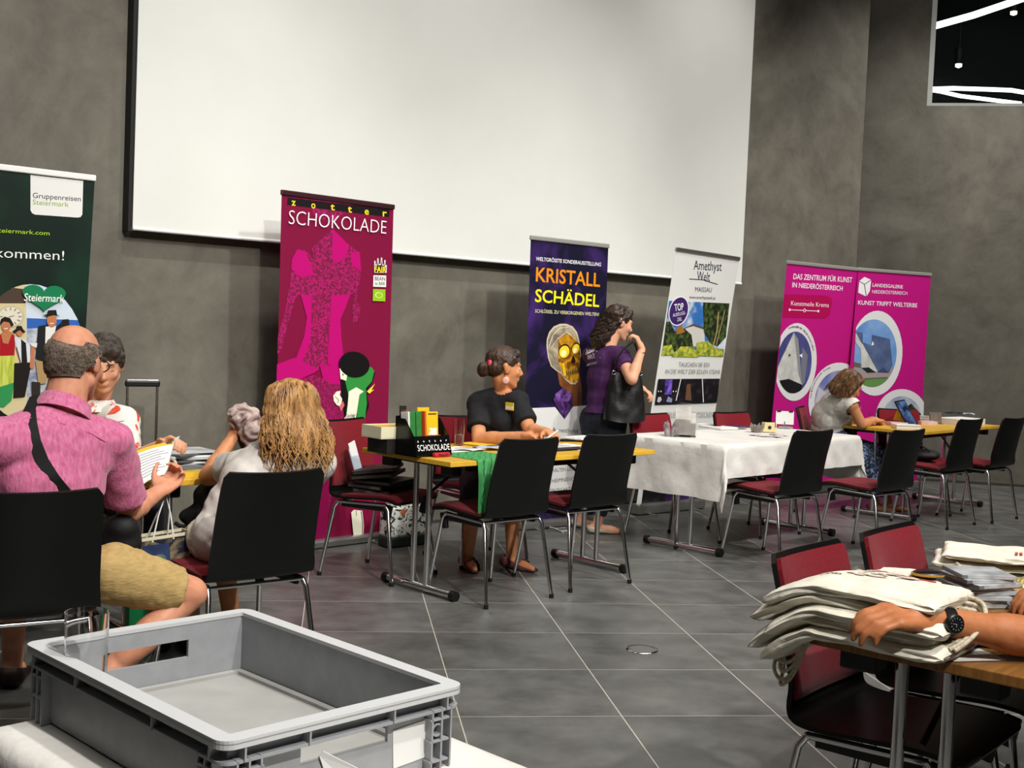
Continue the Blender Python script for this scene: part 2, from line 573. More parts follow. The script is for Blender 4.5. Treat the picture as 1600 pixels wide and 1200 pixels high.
# round floor box in the tiles
fb = thing('floor_box', 'round metal floor box lid set flush in the grey tiles', 'floor box', onz(1003, 1015, 0))
MB().lathe([(.045, .001), (.045, .004), (.0, .004)], seg=28, sx=1.25, sy=1.25).build('lid', mat('floor_lid', '#7b7b78', .3, .6), fb)
MB().lathe([(.048, .001), (.048, .005), (.056, .005), (.058, .001)], seg=28, sx=1.25, sy=1.25).build('rim', mat('chrome_rim', '#d8d8d4', .2, 1.), fb)
# ================================================================== chairs and tables
CHR = mat('chrome', '#dedede', .16, 1.)
SHELL = mat('black_shell', '#0b0c0c', .42, spec=.35)
RED = mat('red_fabric', '#760c1b', .88, col2='#600915', nscale=220, bump=.15, bscale=300, sheen=.1, spec=.2)
PLB = mat('black_plastic', '#0c0c0c', .45)
def sstep(a, b, x):
    t = max(0, min(1, (x - a) / (b - a))); return t * t * (3 - 2 * t)
def prof(v):
    """side outline of the shell from seat front (v=0) to the top of the back (v=1): (y, z)"""
    P = [(.235, .432), (.20, .447), (.12, .452), (.02, .446), (-.08, .440), (-.145, .440), (-.19, .452), (-.218, .490), (-.235, .56), (-.264, .70), (-.304, .850)]
    t = v * (len(P) - 1); i = min(int(t), len(P) - 2); f = t - i
    def cr(a, b, c, d, t): return .5 * (2 * b + (c - a) * t + (2 * a - 5 * b + 4 * c - d) * t * t + (3 * b - a - 3 * c + d) * t ** 3)
    q = [P[max(0, i - 1)], P[i], P[i + 1], P[min(len(P) - 1, i + 2)]]
    return cr(*[k[0] for k in q], f), cr(*[k[1] for k in q], f)
def halfw(v):
    w = .222 if v < .55 else .222 - .018 * (v - .55) / .45
    if v < .06: w -= .03 * (1 - v / .06) ** 2
    if v > .965: w -= .02 * ((v - .965) / .035) ** 2
    return w
def shellp(u, v, off=0., wk=1.):
    y, z = prof(v)
    y2, z2 = prof(min(1, v + .01)); y1, z1 = prof(max(0, v - .01))
    ty, tz = y2 - y1, z2 - z1; L = math.hypot(ty, tz)
    ny, nz = tz / L, -ty / L           # points forward on the back, up on the seat
    x = (u * 2 - 1) * halfw(v) * wk
    curve = .030 * sstep(.6, .8, v) + .006
    k = (x / .22) ** 2 * curve
    return V((x, y + ny * (off + k), z + nz * (off + k)))
def make_chair(name, label, loc, rz, group):
    t = thing(name, label, 'chair', loc, rz, group)
    MB().shell(lambda u, v: shellp(u, v), 14, 44, .012).build('shell', SHELL, t)
    def pad(u, v0):
        return lambda u, v: shellp(u, v0[0] + (v0[1] - v0[0]) * v, .012 + .012 * min(1, 6 * min(u, 1 - u, v, 1 - v)), .94)
    MB().shell(pad(0, (.015, .47)), 14, 18, .012).build('seat_pad', RED, t)
    MB().shell(pad(0, (.70, .985)), 14, 14, .012).build('back_pad', RED, t)
    for sx in (-1, 1):
        f_top, r_top = V((sx * .185, .150, .425)), V((sx * .195, -.155, .418))
        lf = MB().tube([f_top, f_top + V((sx * .006, .022, -.03)), (sx * .222, .232, .012)], .0105, 10).build('leg', CHR, t)
        MB().tube([(sx * .222, .232, .022), (sx * .2225, .2335, .0)], .0125, 10).build('foot_cap', PLB, lf)
        lr = MB().tube([r_top, r_top + V((sx * .006, -.020, -.03)), (sx * .230, -.240, .012)], .0105, 10).build('leg', CHR, t)
        MB().tube([(sx * .230, -.240, .022), (sx * .2305, -.2415, 0)], .0125, 10).build('foot_cap', PLB, lr)
        MB().tube([f_top, r_top], .0105, 10).build('side_rail', CHR, t)
        MB().box((sx * .183, .165, .385), (.022, .045, .085), Matrix.Rotation(-.2, 3, 'X'), bev=.006).build('corner_bracket', PLB, t)
        MB().box((sx * .185, 0, .408), (.018, .27, .035), bev=.004).build('rail_cover', PLB, t)
    MB().tube([(-.195, -.158, .418), (.195, -.158, .418)], .008, 8).build('rear_crossbar', CHR, t)
    return t
def bt(px, py, a):
    """seat centre of a chair whose back top centre shows at px, py and that faces a"""
    p = onz(px, py, .85); a = math.radians(a)
    return p.x + .31 * math.sin(a), p.y + .31 * math.cos(a), math.degrees(a)
CH = [
 # x, y, facing (deg from +y, clockwise), label
 (-.079, 6.303, -43, 'black chair by the green cloth, left of two before the chocolate table'),
 (.376, 6.770, -41, 'black chair at the chocolate table, right of the two in front of it'),
 (1.708, 7.677, -41, 'black chair with red seat at the front corner of the white cloth table'),
 (2.425, 8.075, -42, 'black chair with bright red seat between cloth table and tablet table'),
 (3.385, 9.545, -44, 'black chair before the tablet table, second from the right end'),
 (3.905, 9.985, -44, 'rightmost black chair, beside the bare right wall'),
 (-1.573, 3.87, -31, 'big near black chair under the man in the pink shirt'),
 (-1.02, 4.57, -40, 'black chair under the blonde woman in the white top'),
 (-.70, 6.70, 118, 'red upholstered chair piled with black folders beside the chocolate banner'),
 bt(716, 649, 150) + ('red backed chair under the woman in black with the name badge',),
 bt(1008, 646, 140) + ('red backed chair behind the cloth table, next to the standing woman',),
 bt(1136, 644, 140) + ('red backed chair behind the middle of the cloth table',),
 bt(1244, 636, 112) + ('dark red chair under the seated woman in white sleeveless top',),
 bt(1399, 639, 165) + ('red backed chair behind the tablet on the corner table',),
 (1.02, 3.03, 130, 'near red chair partly behind the tote bag pile, left of the pair'),
 (1.36, 3.43, 130, 'near red chair at the tote bag table, right of the pair'),
]
GR = ['chairs along the exhibitor tables'] * 6 + ['chairs of the visitors on the left'] * 2 + ['red chairs turned to the hall'] * 6 + ['red chairs at the tote bag table'] * 2
chair0 = make_chair('conference_chair', CH[0][3], (CH[0][0], CH[0][1], 0), -math.radians(CH[0][2]), GR[0])
CHAIRS = [chair0]
for (x, y, a, lb), g in list(zip(CH, GR))[1:]:
    CHAIRS.append(dup(chair0, (x, y, 0), -math.radians(a), lb, g, ('seat_pad',) if lb.startswith('near red') else ()))

WOOD = mat('table_wood', '#c79a2e', .38, col2='#d8ab3c', nscale=3, stretch=(3, 40, 3), bump=.02, spec=.4)
WOODD = mat('table_edge_wood', '#b58a34', .5, col2='#c99a3c', nscale=4, stretch=(3, 3, 60))
BRN = mat('brown_table_wood', '#6e4820', .4, col2='#825828', nscale=3, stretch=(3, 40, 3), spec=.4)
def make_table(name, label, loc, rz, L, W, z=.73, top=None, edge=None):
    """local x along the table, y across"""
    t = thing(name, label, 'table', loc, rz)
    th = .026
    MB().box((0, 0, z - th / 2), (L, W, th), bev=.003).build('tabletop', top or WOOD, t)
    for sx in (-1, 1):
        x = sx * (L / 2 - .13)
        fbar = MB().tube([(x, -W * .39, .028), (x, W * .39, .028)], .021, 12).build('foot_bar', CHR, t)
        for sy in (-1, 1):
            MB().tube([(x, sy * W * .36, .027), (x, sy * (W * .39 + .012), .027)], .027, 12).build('end_cap', PLB, fbar)
            MB().tube([(x, sy * .055, .03), (x, sy * .055, z - th)], .0155, 12).build('post', CHR, t)
            MB().box((x + sx * .02, sy * (W / 2 - .12), z - th - .03), (.07, .09, .06), bev=.006).build('corner_block', PLB, t)
        MB().box((x, 0, z - th - .014), (.03, W * .7, .028), bev=.004).build('top_rail', CHR if top else PLB, t)
        MB().tube([(x, .0, z - .24), (x - sx * .34, 0, z - th - .005)], .009, 8).build('brace', PLB, t)
    for sy in (-1, 1):
        MB().box((0, sy * (W / 2 - .10), z - th - .02), (L - .4, .025, .04)).build('side_apron', PLB, t)
    return t
def rzv(v): return math.atan2(v[1], v[0])
TA = make_table('folding_table', 'bare yellow wood folding table with the black chocolate stand on it', (.031, 6.767, 0), rzv((.7225, .6914)), 1.58, .73)
TC = make_table('folding_table', 'folding table hidden under the long white tablecloth', (1.659, 8.388, 0), rzv((.696, .718)), 1.68, .76)
TD = make_table('folding_table', 'yellow wood folding table in the corner carrying the tablet', (3.50, 10.32, 0), rzv((.669, .743)), 1.66, .78)
TL = make_table('folding_table', 'yellow wood folding table with leaflet stacks at the left, before the man in floral shirt', (-2.09, 4.71, 0), rzv((.72, .69)), 1.6, .75)
TE = make_table('folding_table', 'brown wood table at the right edge under the tote bags', (1.40, 3.23, 0), rzv((.643, .766)), 1.6, .52, top=BRN)
# ================================================================== roll-up banners
ALU = mat('banner_aluminium', '#b9b9b6', .32, .9)
WRAIL = mat('banner_white_rail', '#e8e8e4', .4)
TXTC = {}
def text_mesh(body, bold=0.):
    k = (body, bold)
    if k in TXTC: return TXTC[k]
    cu = bpy.data.curves.new('t', 'FONT')
    cu.body = body; cu.resolution_u = 3; cu.offset = bold; cu.fill_mode = 'FRONT'
    o = bpy.data.objects.new('t', cu); COL.objects.link(o)
    me = bpy.data.meshes.new_from_object(o.evaluated_get(bpy.context.evaluated_depsgraph_get()))
    vs = [v.co.copy() for v in me.vertices]; fs = [list(p.vertices) for p in me.polygons]
    bpy.data.objects.remove(o); bpy.data.curves.remove(cu); bpy.data.meshes.remove(me)
    TXTC[k] = (vs, fs)
    return TXTC[k]
CAPH = max(v.y for v in text_mesh('H')[0])
def clip(poly, quad):
    """cut a polygon (px) to a convex outline"""
    A = sum(quad[i][0] * quad[(i + 1) % len(quad)][1] - quad[(i + 1) % len(quad)][0] * quad[i][1] for i in range(len(quad)))
    if A < 0: quad = quad[::-1]
    out = list(poly)
    for i in range(len(quad)):
        a, b = quad[i], quad[(i + 1) % len(quad)]
        f = lambda p: (b[0] - a[0]) * (p[1] - a[1]) - (b[1] - a[1]) * (p[0] - a[0])
        src, out = out, []
        for j in range(len(src)):
            p, q = src[j], src[(j + 1) % len(src)]
            fp, fq = f(p), f(q)
            if fp >= 0: out.append(p)
            if (fp >= 0) != (fq >= 0):
                t = fp / (fp - fq)
                out.append((p[0] + (q[0] - p[0]) * t, p[1] + (q[1] - p[1]) * t))
        if not out: return []
    return out
class Art:
    """flat print lying on a plane; every layer 0.4 mm in front of the last"""
    def __init__(self, p0, n, quad=None, base=.0012, step=.0004):
        self.p0, self.n, self.quad = V(p0), V(n), quad
        self.mb, self.mats, self.z = MB(), [], base
        self.step = step
        self.win = None
    def mi(self, m):
        if isinstance(m, str): m = mat('print_' + m, m, .55, spec=.25)
        if m not in self.mats: self.mats.append(m)
        return self.mats.index(m)
    def pt(self, x, y): return onpl(x, y, self.p0 + self.n * self.z, self.n)
    def poly(self, pts, m, nolayer=False):
        if self.quad: pts = clip(pts, self.quad)
        if self.win and len(pts) > 2: pts = clip(pts, self.win)
        if len(pts) < 3: return self
        if not nolayer: self.z += self.step
        P = [self.pt(*p) for p in pts]
        self.mb.poly(P, self.mi(m))
        return self
    def ell(self, cx, cy, rx, ry, m, rot=0., seg=36, a0=0., a1=2 * PI, nolayer=False):
        c, s = math.cos(rot), math.sin(rot)
        pts = []
        for i in range(seg):
            t = a0 + (a1 - a0) * i / seg
            x, y = rx * math.cos(t), ry * math.sin(t)
            pts.append((cx + x * c - y * s, cy + x * s + y * c))
        return self.poly(pts, m, nolayer)
    def window(self, cx, cy, rx, ry, rot=0.):
        c, s_ = math.cos(rot), math.sin(rot)
        self.win = [(cx + rx * math.cos(t) * c - ry * math.sin(t) * s_, cy + rx * math.cos(t) * s_ + ry * math.sin(t) * c) for t in [2 * PI * i / 40 for i in range(40)]]
    def line(self, pts, wd, m, nolayer=False):
        if not nolayer: self.z += self.step
        for (x0, y0), (x1, y1) in zip(pts, pts[1:]):
            L = math.hypot(x1 - x0, y1 - y0) or 1
            nx, ny = -(y1 - y0) / L * wd / 2, (x1 - x0) / L * wd / 2
            self.poly([(x0 + nx, y0 + ny), (x1 + nx, y1 + ny), (x1 - nx, y1 - ny), (x0 - nx, y0 - ny)], m, True)
        return self
    def text(self, body, bl, br, tl, m, bold=0., nolayer=False):
        if not nolayer: self.z += self.step
        vs, fs = text_mesh(body, bold)
        x0, x1 = min(v.x for v in vs), max(v.x for v in vs)
        P0 = self.pt(*bl); ux = self.pt(*br) - P0; uy = self.pt(*tl) - P0
        pts = [P0 + ux * ((v.x - x0) / (x1 - x0)) + uy * (v.y / CAPH) for v in vs]
        self.mb.add(pts, fs, self.mi(m))
        return self
    def build(self, name, parent):
        return self.mb.build(name, self.mats, parent, world=True, fixn=False)
def fixdir(o, n):
    """turn every face of a print to the viewer side"""
    for p in o.data.polygons:
        if p.normal.dot(n) < 0: p.flip()
    return o

def banner(label, BL, BR, TL, TR, sheet, rail, foot=.07, pole=True):
    BL, BR, TL, TR = V(BL), V(BR), V(TL), V(TR)
    d = (BR - BL).normalized()
    out = V((d.y, -d.x, 0))
    if out.dot(-BL) < 0: out = -out
    c = (BL + BR) / 2
    t = thing('roll_up_banner', label, 'banner', (c.x, c.y, 0), 0, 'roll-up banners along the back wall')
    b0 = BL + V((0, 0, foot)); b1 = BR + V((0, 0, foot))
    up = ((TL + TR) / 2 - (b0 + b1) / 2).normalized()
    n = d.cross(up).normalized()
    if n.dot(out) < 0: n = -n
    pc = (b0 + b1) / 2
    TL = TL - n * (TL - pc).dot(n); TR = TR - n * (TR - pc).dot(n)
    # cassette
    L = (BR - BL).length
    M = Matrix((d, out, V((0, 0, 1)))).transposed()
    MB().box(c + V((0, 0, foot / 2 + .003)) - out * .01, (L + .03, .10, foot), M, bev=.018).build('cassette', ALU, t, world=True)
    for s in (-1, 1):
        MB().box(c + d * s * (L / 2 - .12) + V((0, 0, .005)) - out * .02, (.03, .26, .010), M, bev=.003).build('foot', ALU, t, world=True)
    # sheet
    def sh(u, v):
        p = (b0 * (1 - u) + b1 * u) * (1 - v) + (TL * (1 - u) + TR * u) * v
        return p
    ps = MB().shell(sh, 2, 2, .0012, smooth=False).build('printed_sheet', sheet, t, world=True)
    # clamp rail
    dd = (TR - TL).normalized()
    M2 = Matrix((dd, n, dd.cross(n))).transposed()
    MB().box((TL + TR) / 2 + V((0, 0, .008)), ((TR - TL).length + .01, .022, .032), M2, bev=.006).build('top_rail', rail, t, world=True)
    if pole:
        p0 = c - out * .02 + V((0, 0, foot)); p1 = (TL + TR) / 2 - n * .014
        MB().tube([p0 - n * .01, p1], .009, 8).build('support_pole', ALU, t, world=True)
    return t, ps, (b0 + b1) / 2, n
def sc(x0, y0, k): return lambda *q: [(x0 + q[i] * k, y0 + q[i + 1] * k) for i in range(0, len(q), 2)]

# ---- chocolate banner
SPK = mat('zprint_speckle', '#ab0462', .55, col2='#6a0a34', nscale=70, ndet=3, lo=.42, hi=.56)
SPK2 = mat('zprint_speckle_dark', '#a0055c', .55, col2='#740a3c', nscale=90, ndet=3, lo=.45, hi=.5)
MAR = mat('zprint_maroon', '#7a0c38', .5, spec=.3)
TL, TR = V((-1.399, 7.126, 2.14)), V((-.803, 7.746, 2.14))
t, ps, p0, n = banner('tall maroon chocolate banner with a magenta dress figure', (-1.385, 7.160, 0), (-.785, 7.785, 0), TL, TR, MAR, mat('banner_dark_rail', '#4a2a30', .4, .5), .055)
A = Art(p0, n, [(441, 305), (614, 326), (603, 843), (424, 862)])
k = sc(400, 280, .3)
MG = '#b5036c'
A.poly(k(165, 93, 510, 128, 505, 152, 440, 190, 420, 215, 380, 225, 300, 190, 285, 130), SPK)
A.poly(k(165, 95, 697, 158, 693, 197, 162, 133), '#171314')
A.z += A.step
for ch, x, y in zip('zotter', (185, 288, 388, 478, 566, 660), (136, 150, 160, 172, 183, 193)):
    A.text(ch, k(x, y)[0], k(x + 22, y + 2)[0], k(x, y - 36)[0], '#e8cf2a', .02, True)
A.z += A.step
# figure
A.poly(k(400, 258, 486, 345, 540, 380, 548, 480, 520, 640, 545, 660, 535, 740, 505, 750, 500, 660, 515, 610, 490, 600, 470, 660, 440, 730, 445, 830, 460, 940, 430, 1060, 330, 990, 200, 1000, 110, 1050, 105, 970, 210, 930, 250, 820, 265, 720, 230, 600, 205, 620, 165, 760, 130, 900, 108, 910, 110, 830, 150, 690, 180, 520, 185, 420, 215, 365, 260, 370, 300, 420, 290, 360, 330, 320), SPK)
A.poly(k(400, 258, 440, 300, 486, 345, 470, 400, 420, 440, 395, 400), MG)
A.poly(k(215, 365, 255, 375, 285, 440, 300, 500, 230, 510, 185, 470, 188, 420), MG)
A.poly(k(490, 380, 540, 380, 548, 480, 500, 450), MG)
A.poly(k(232, 600, 290, 606, 285, 850, 240, 950, 205, 940, 250, 820, 265, 720), MG)
A.poly(k(392, 604, 490, 602, 470, 660, 440, 730, 445, 830, 465, 1000, 400, 990, 372, 960), MG)
A.poly(k(105, 965, 200, 930, 330, 990, 300, 1010, 190, 1060, 105, 1090), MG)
A.poly(k(330, 960, 470, 1000, 440, 1090, 360, 1090), MG)
k4 = sc(490, 580, 1 / 3)
A.poly(k(105, 1080, 300, 1020, 440, 1080, 430, 1200, 105, 1250), SPK)
A.poly(k4(-230, 60, 150, 60, 130, 330, 75, 640, 30, 830, -230, 830), SPK2)
A.poly(k4(-60, 480, 80, 380, 60, 820, -60, 830), '#8d0a4a')
# seals
A.poly(k(612, 500, 678, 502, 677, 562, 610, 560), '#e9e7e2')
A.text('BEAN', k(619, 527)[0], k(672, 529)[0], k(619, 507)[0], '#1c1c1c', .01)
A.text('to BAR', k(619, 551)[0], k(672, 553)[0], k(619, 533)[0], '#1c1c1c', .01, True)
A.poly(k(610, 572, 674, 574, 673, 637, 608, 634), '#8dbb1e')
A.ell(*k(640, 604)[0], 6, 4.5, '#cfe08a', .2)
A.ell(*k(641, 604)[0], 4.6, 3.2, '#8dbb1e', .2)
A.poly(k(616, 488, 616, 425, 622, 425, 624, 445, 630, 445, 632, 412, 638, 412, 640, 442, 648, 442, 651, 408, 657, 408, 659, 445, 666, 445, 669, 420, 675, 422, 673, 452, 681, 445, 680, 488), '#e6dfe0')
A.poly(k(619, 486, 619, 430, 621, 450, 632, 450, 635, 418, 638, 448, 650, 448, 654, 414, 657, 450, 667, 450, 671, 428, 671, 460, 677, 455, 676, 486), '#2a0a18')
A.text('FAIR', k(617, 484)[0], k(679, 486)[0], k(617, 455)[0], '#e6d51e', .03)
A.text('SCHOKOLADE', k(170, 233)[0], k(678, 285)[0], k(173, 160)[0], '#f1ecec', -.012)
# stooping figure in green
GN, BK, CR = '#2f8a3a', '#0e0d0d', '#e9e6cf'
A.poly(k(440, 1040, 560, 985, 600, 985, 622, 1008, 605, 1060, 575, 1105, 590, 1180, 560, 1260, 480, 1270, 450, 1180), BK)
A.poly(k4(143, 25, 200, -15, 270, -20, 285, 0, 272, 50, 245, 80, 250, 150, 240, 225, 215, 235, 150, 215, 165, 120), GN)
A.poly(k4(165, 95, 200, 75, 235, 95, 215, 110, 195, 240, 150, 245, 160, 160), CR)
for i in range(6):
    A.line(k4(130 + i * 13, 247, 160 + i * 9, 200), .9, BK, True)
A.poly(k4(125, 245, 165, 195, 205, 245), CR)
for i in range(5):
    A.line(k4(130 + i * 14, 245, 165 + i * 6, 205), 1.2, BK, True)
A.z += A.step
A.poly(k4(250, 95, 288, 58, 270, 90, 285, 85, 262, 105), '#e2d64a')
A.poly(k4(92, 115, 108, 95, 128, 92, 122, 110, 134, 130, 128, 165, 110, 160, 95, 140), CR)
A.line(k4(100, 118, 118, 135, 112, 150), .8, BK)
A.poly(k4(120, 165, 138, 140, 145, 160, 128, 190), '#d4616a')
A.poly(k(436, 985, 480, 990, 470, 1050, 440, 1040), CR)
A.ell(*k(512, 965)[0], 24, 20, BK, .2)
A.ell(*k(453, 1018)[0], .9, 1.8, BK)
kl = sc(480, 780, .1375)
A.poly(kl(500, 150, 530, 120, 625, 130, 645, 300, 632, 440, 530, 450), CR)
A.line(kl(612, 135, 632, 290, 622, 440), 1.2, BK)
A.line(kl(555, 130, 562, 190), .8, BK, True)
fixdir(A.build('printed_artwork', ps), n)

# ---- crystal skull banner
VIO = mat('kprint_violet_smoke', '#131128', .5, col2='#4b2a78', nscale=2.6, ndet=6, lo=.49, hi=.76, distort=1.2, spec=.3)
TL, TR = V((.086, 8.356, 2.03)), V((.664, 8.866, 2.03))
t, ps, p0, n = banner('dark violet banner with a glowing crystal skull in a hand', (.105, 8.372, 0), (.680, 8.886, 0), TL, TR, VIO, mat('banner_grey_rail', '#a9a9a4', .4, .4), .06)
q = [(829, 375), (950, 385), (936, 790), (822, 800)]
A = Art(p0, n, q)
k = sc(800, 360, .2832)
A.text('WELTGRÖSSTE SONDERAUSSTELLUNG', k(131, 166)[0], k(490, 198)[0], k(133, 146)[0], '#e8e6ea', .012)
A.text('KRISTALL', k(131, 280)[0], k(485, 311)[0], k(134, 204)[0], '#e58a12', .014, True)
A.text('SCHÄDEL', k(126, 393)[0], k(480, 422)[0], k(130, 325)[0], '#f2e112', .014, True)
A.text('SCHLÜSSEL ZU VERBORGENEN WELTEN?', k(127, 453)[0], k(480, 472)[0], k(128, 435)[0], '#d9d3a0', .006, True)
GLA = mat('kprint_glass', '#6d6356', .4, col2='#b7a98a', nscale=9, ndet=5, lo=.35, hi=.7, distort=1.5)
AMB = mat('kprint_amber', '#7a4a10', .4, col2='#d59a1e', nscale=14, ndet=4, lo=.4, hi=.62, distort=1)
A.poly(k(250, 770, 260, 740, 330, 840, 355, 850, 372, 790, 385, 880, 385, 975, 330, 975, 310, 905, 262, 850), mat('kprint_hand', '#5a2f18', .5, col2='#96592c', nscale=7))
sk = [(190, 640), (192, 600), (205, 560), (230, 530), (265, 515), (300, 515), (335, 530), (358, 560), (370, 600), (376, 650), (382, 690), (372, 720), (368, 790), (366, 830), (350, 850), (325, 848), (295, 825), (270, 790), (245, 775), (215, 750), (198, 700)]
A.poly([k(*p)[0] for p in sk], '#c3b79c')
A.poly([k(*((p[0] - 280) * .93 + 281, (p[1] - 670) * .94 + 672))[0] for p in sk], GLA)
A.poly(k(255, 600, 300, 570, 345, 585, 372, 650, 378, 690, 366, 830, 330, 840, 285, 800, 255, 720), AMB)
for (x, y, rx, ry) in ((289, 666, 9.2, 11.5), (352, 650, 6.4, 9.5)):
    A.ell(*k(x, y)[0], rx, ry, '#3a2408', .3)
    A.ell(*k(x, y + 4)[0], rx * .86, ry * .84, '#f6cc2a', .3)
    A.ell(*k(x - 4, y + 12)[0], rx * .45, ry * .45, '#fff2a8', .3)
A.poly(k(325, 725, 338, 685, 352, 722, 340, 735), '#2a1806')
A.poly(k(290, 775, 365, 755, 366, 785, 292, 800), '#33220c')
for i in range(7):
    A.poly(k(294 + i * 10, 770 - i * 2, 301 + i * 10, 768 - i * 2, 301 + i * 10, 784 - i * 2, 294 + i * 10, 786 - i * 2), '#b38a34', i > 0)
    A.poly(k(294 + i * 10, 788 - i * 2, 301 + i * 10, 786 - i * 2, 301 + i * 10, 800 - i * 2, 294 + i * 10, 802 - i * 2), '#8f6a24', True)
A.poly(k(275, 735, 288, 730, 300, 800, 285, 805), '#f0c22c')
A.line(k(205, 640, 225, 580, 262, 540, 310, 535), .8, '#e9e3d6'); A.line(k(215, 650, 250, 600, 300, 560, 350, 600), .6, '#e9e3d6', True)
A.poly(k(70, 982, 238, 975, 290, 1043, 335, 972, 520, 955, 490, 1480, 60, 1510), '#dcdbd8')
AM = mat('kprint_amethyst', '#2c1440', .4, col2='#8a5ab0', nscale=12, ndet=4, lo=.4, hi=.7, distort=2)
A.poly(k(228, 940, 240, 900, 285, 868, 330, 905, 338, 970, 290, 1043), AM)
A.text('Amethyst', k(220, 1112)[0], k(366, 1118)[0], k(220, 1088)[0], '#15131a', -.004)
A.text('Welt', k(250, 1170)[0], k(330, 1175)[0], k(250, 1140)[0], '#15131a', -.004, True)
k5 = sc(820, 640, .1375)
A.text('URALTEN LEGENDEN', k5(280, 714)[0], k5(690, 682)[0], k5(283, 672)[0], '#2c2a30', -.006)
A.text('GEHEIMNISVOLLE', k5(245, 838)[0], k5(640, 798)[0], k5(247, 794)[0], '#2c2a30', -.006, True)
A.text('EINZIGARTIG', k5(285, 942)[0], k5(560, 918)[0], k5(286, 902)[0], '#2c2a30', -.006, True)
A.poly([(815, 788), (950, 776), (945, 830), (815, 835)], '#2a1846')
fixdir(A.build('printed_artwork', ps), n)

# ---- amethyst world banner (leans forward)
BLa, BRa = V((1.003, 9.308, 0)), V((1.588, 9.823, 0))
TL, TR = ony(1057, 391, 9.134), ony(1154, 406, 9.649)
WHB = mat('aprint_white', '#d8d8d4', .55, spec=.25)
t, ps, p0, n = banner('white leaning banner with garden photo and violet round badge', BLa, BRa, TL, TR, WHB, ALU, .085)
A = Art(p0, n, [(1056, 395), (1153, 409), (1100, 793), (1000, 802)])
k = sc(800, 360, .2832)
INK = '#1b1630'
A.text('Amethyst', k(1002, 216)[0], k(1156, 224)[0], k(1004, 165)[0], INK, .004)
A.text('Welt', k(1020, 274)[0], k(1092, 280)[0], k(1022, 225)[0], INK, .004, True)
A.line(k(978, 268, 1050, 272, 1135, 298), 1.2, INK)
A.text('MAISSAU', k(1010, 338)[0], k(1101, 342)[0], k(1012, 312)[0], INK, -.005)
A.text('www.amethystwelt.at', k(978, 376)[0], k(1122, 382)[0], k(979, 358)[0], '#333044', -.004, True)
A.poly(k(862, 388, 1200, 403, 1167, 697, 820, 690), mat('aprint_sky', '#2f6cb4', .5, col2='#d7e0e6', nscale=6, ndet=5, lo=.45, hi=.62))
A.poly(k(950, 545, 1000, 525, 1060, 540, 1065, 640, 960, 640), '#c9c6be')
A.poly(k(940, 545, 1000, 515, 1070, 540, 1068, 550, 1000, 528), '#5a4a42')
LF = mat('aprint_leaves', '#151c0c', .6, col2='#55702a', nscale=26, ndet=5, lo=.45, hi=.75)
LFY = mat('aprint_bush', '#55701a', .6, col2='#c4c244', nscale=30, ndet=4, lo=.35, hi=.65)
A.poly(k(1055, 397, 1200, 403, 1180, 590, 1135, 640, 1100, 630, 1058, 560), LF)
A.poly(k(840, 510, 870, 500, 900, 560, 950, 540, 990, 575, 1000, 640, 820, 690, 825, 610), LF)
A.poly(k(905, 545, 935, 520, 955, 560, 910, 575), '#9a6a2e')
A.line(k(1110, 640, 1130, 560, 1140, 450), 1.6, '#b59468'); A.line(k(1125, 640, 1150, 540, 1175, 440), 1.2, '#a78a62', True)
A.poly(k(820, 690, 828, 640, 880, 630, 900, 690), LFY)
A.poly(k(880, 697, 930, 640, 1000, 640, 1030, 700), LFY)
A.poly(k(1010, 690, 1020, 620, 1080, 610, 1120, 650, 1168, 655, 1166, 697), LFY)
A.ell(*k(920, 445)[0], 15.5, 23.5, '#e9e7e8', .25); A.ell(*k(920, 445)[0], 14, 21.8, '#3c2360', .25)
A.text('TOP', k(898, 446)[0], k(948, 438)[0], k(895, 408)[0], '#efedf0', .012)
A.text('AUSFLUGS-', k(888, 478)[0], k(958, 462)[0], k(887, 460)[0], '#e4e0ea', 0, True)
A.text('ZIEL', k(912, 502)[0], k(938, 496)[0], k(911, 484)[0], '#e4e0ea', 0, True)
A.text('TAUCHEN SIE EIN', k(920, 752)[0], k(1088, 754)[0], k(922, 727)[0], '#4a4850', -.012)
A.text('IN DIE WELT DER EDLEN STEINE', k(848, 790)[0], k(1148, 792)[0], k(850, 766)[0], '#4a4850', -.012, True)
NGT = mat('aprint_night', '#0c0a10', .5, col2='#3a2c3a', nscale=16, ndet=5, lo=.5, hi=.75)
A.poly(k(803, 820, 1148, 818, 1130, 950, 788, 962), NGT)
A.poly(k(848, 822, 886, 822, 880, 905, 840, 905), mat('aprint_glow', '#2a1a6a', .5, col2='#8a6ae0', nscale=18, lo=.4, hi=.7))
for x in (808, 822, 890, 905): A.ell(*k(x, 888)[0], .8, 1.2, '#e8dcc8', nolayer=True)
A.poly(k(800, 945, 806, 920, 822, 918, 826, 935, 812, 950), '#b8b8c4'); A.poly(k(850, 945, 862, 915, 885, 930, 880, 950), '#8a8ab4')
A.poly(k(955, 935, 965, 850, 985, 845, 990, 940), '#6a4a34')
A.line(k(932, 820, 905, 940), 1.2, '#e6e6e2'); A.line(k(1050, 820, 1056, 948), 1.2, '#e6e6e2', True)
A.text('ERLEBEN UND ENTDECKEN', k(855, 1034)[0], k(1108, 1030)[0], k(858, 1004)[0], '#6a6870', -.012)
fixdir(A.build('printed_artwork', ps), n)
A = Art(p0, n, [(1056, 395), (1153, 409), (1100, 793), (1000, 802)])
A.poly([(1008, 745), (1108, 735), (1100, 795), (1000, 803)], NGT)
A.poly([(1040, 770), (1082, 765), (1080, 795), (1038, 795)], mat('aprint_violet_foot', '#2b1048', .5, col2='#4a2070', nscale=6))
fixdir(A.build('printed_foot_band', ps), n)

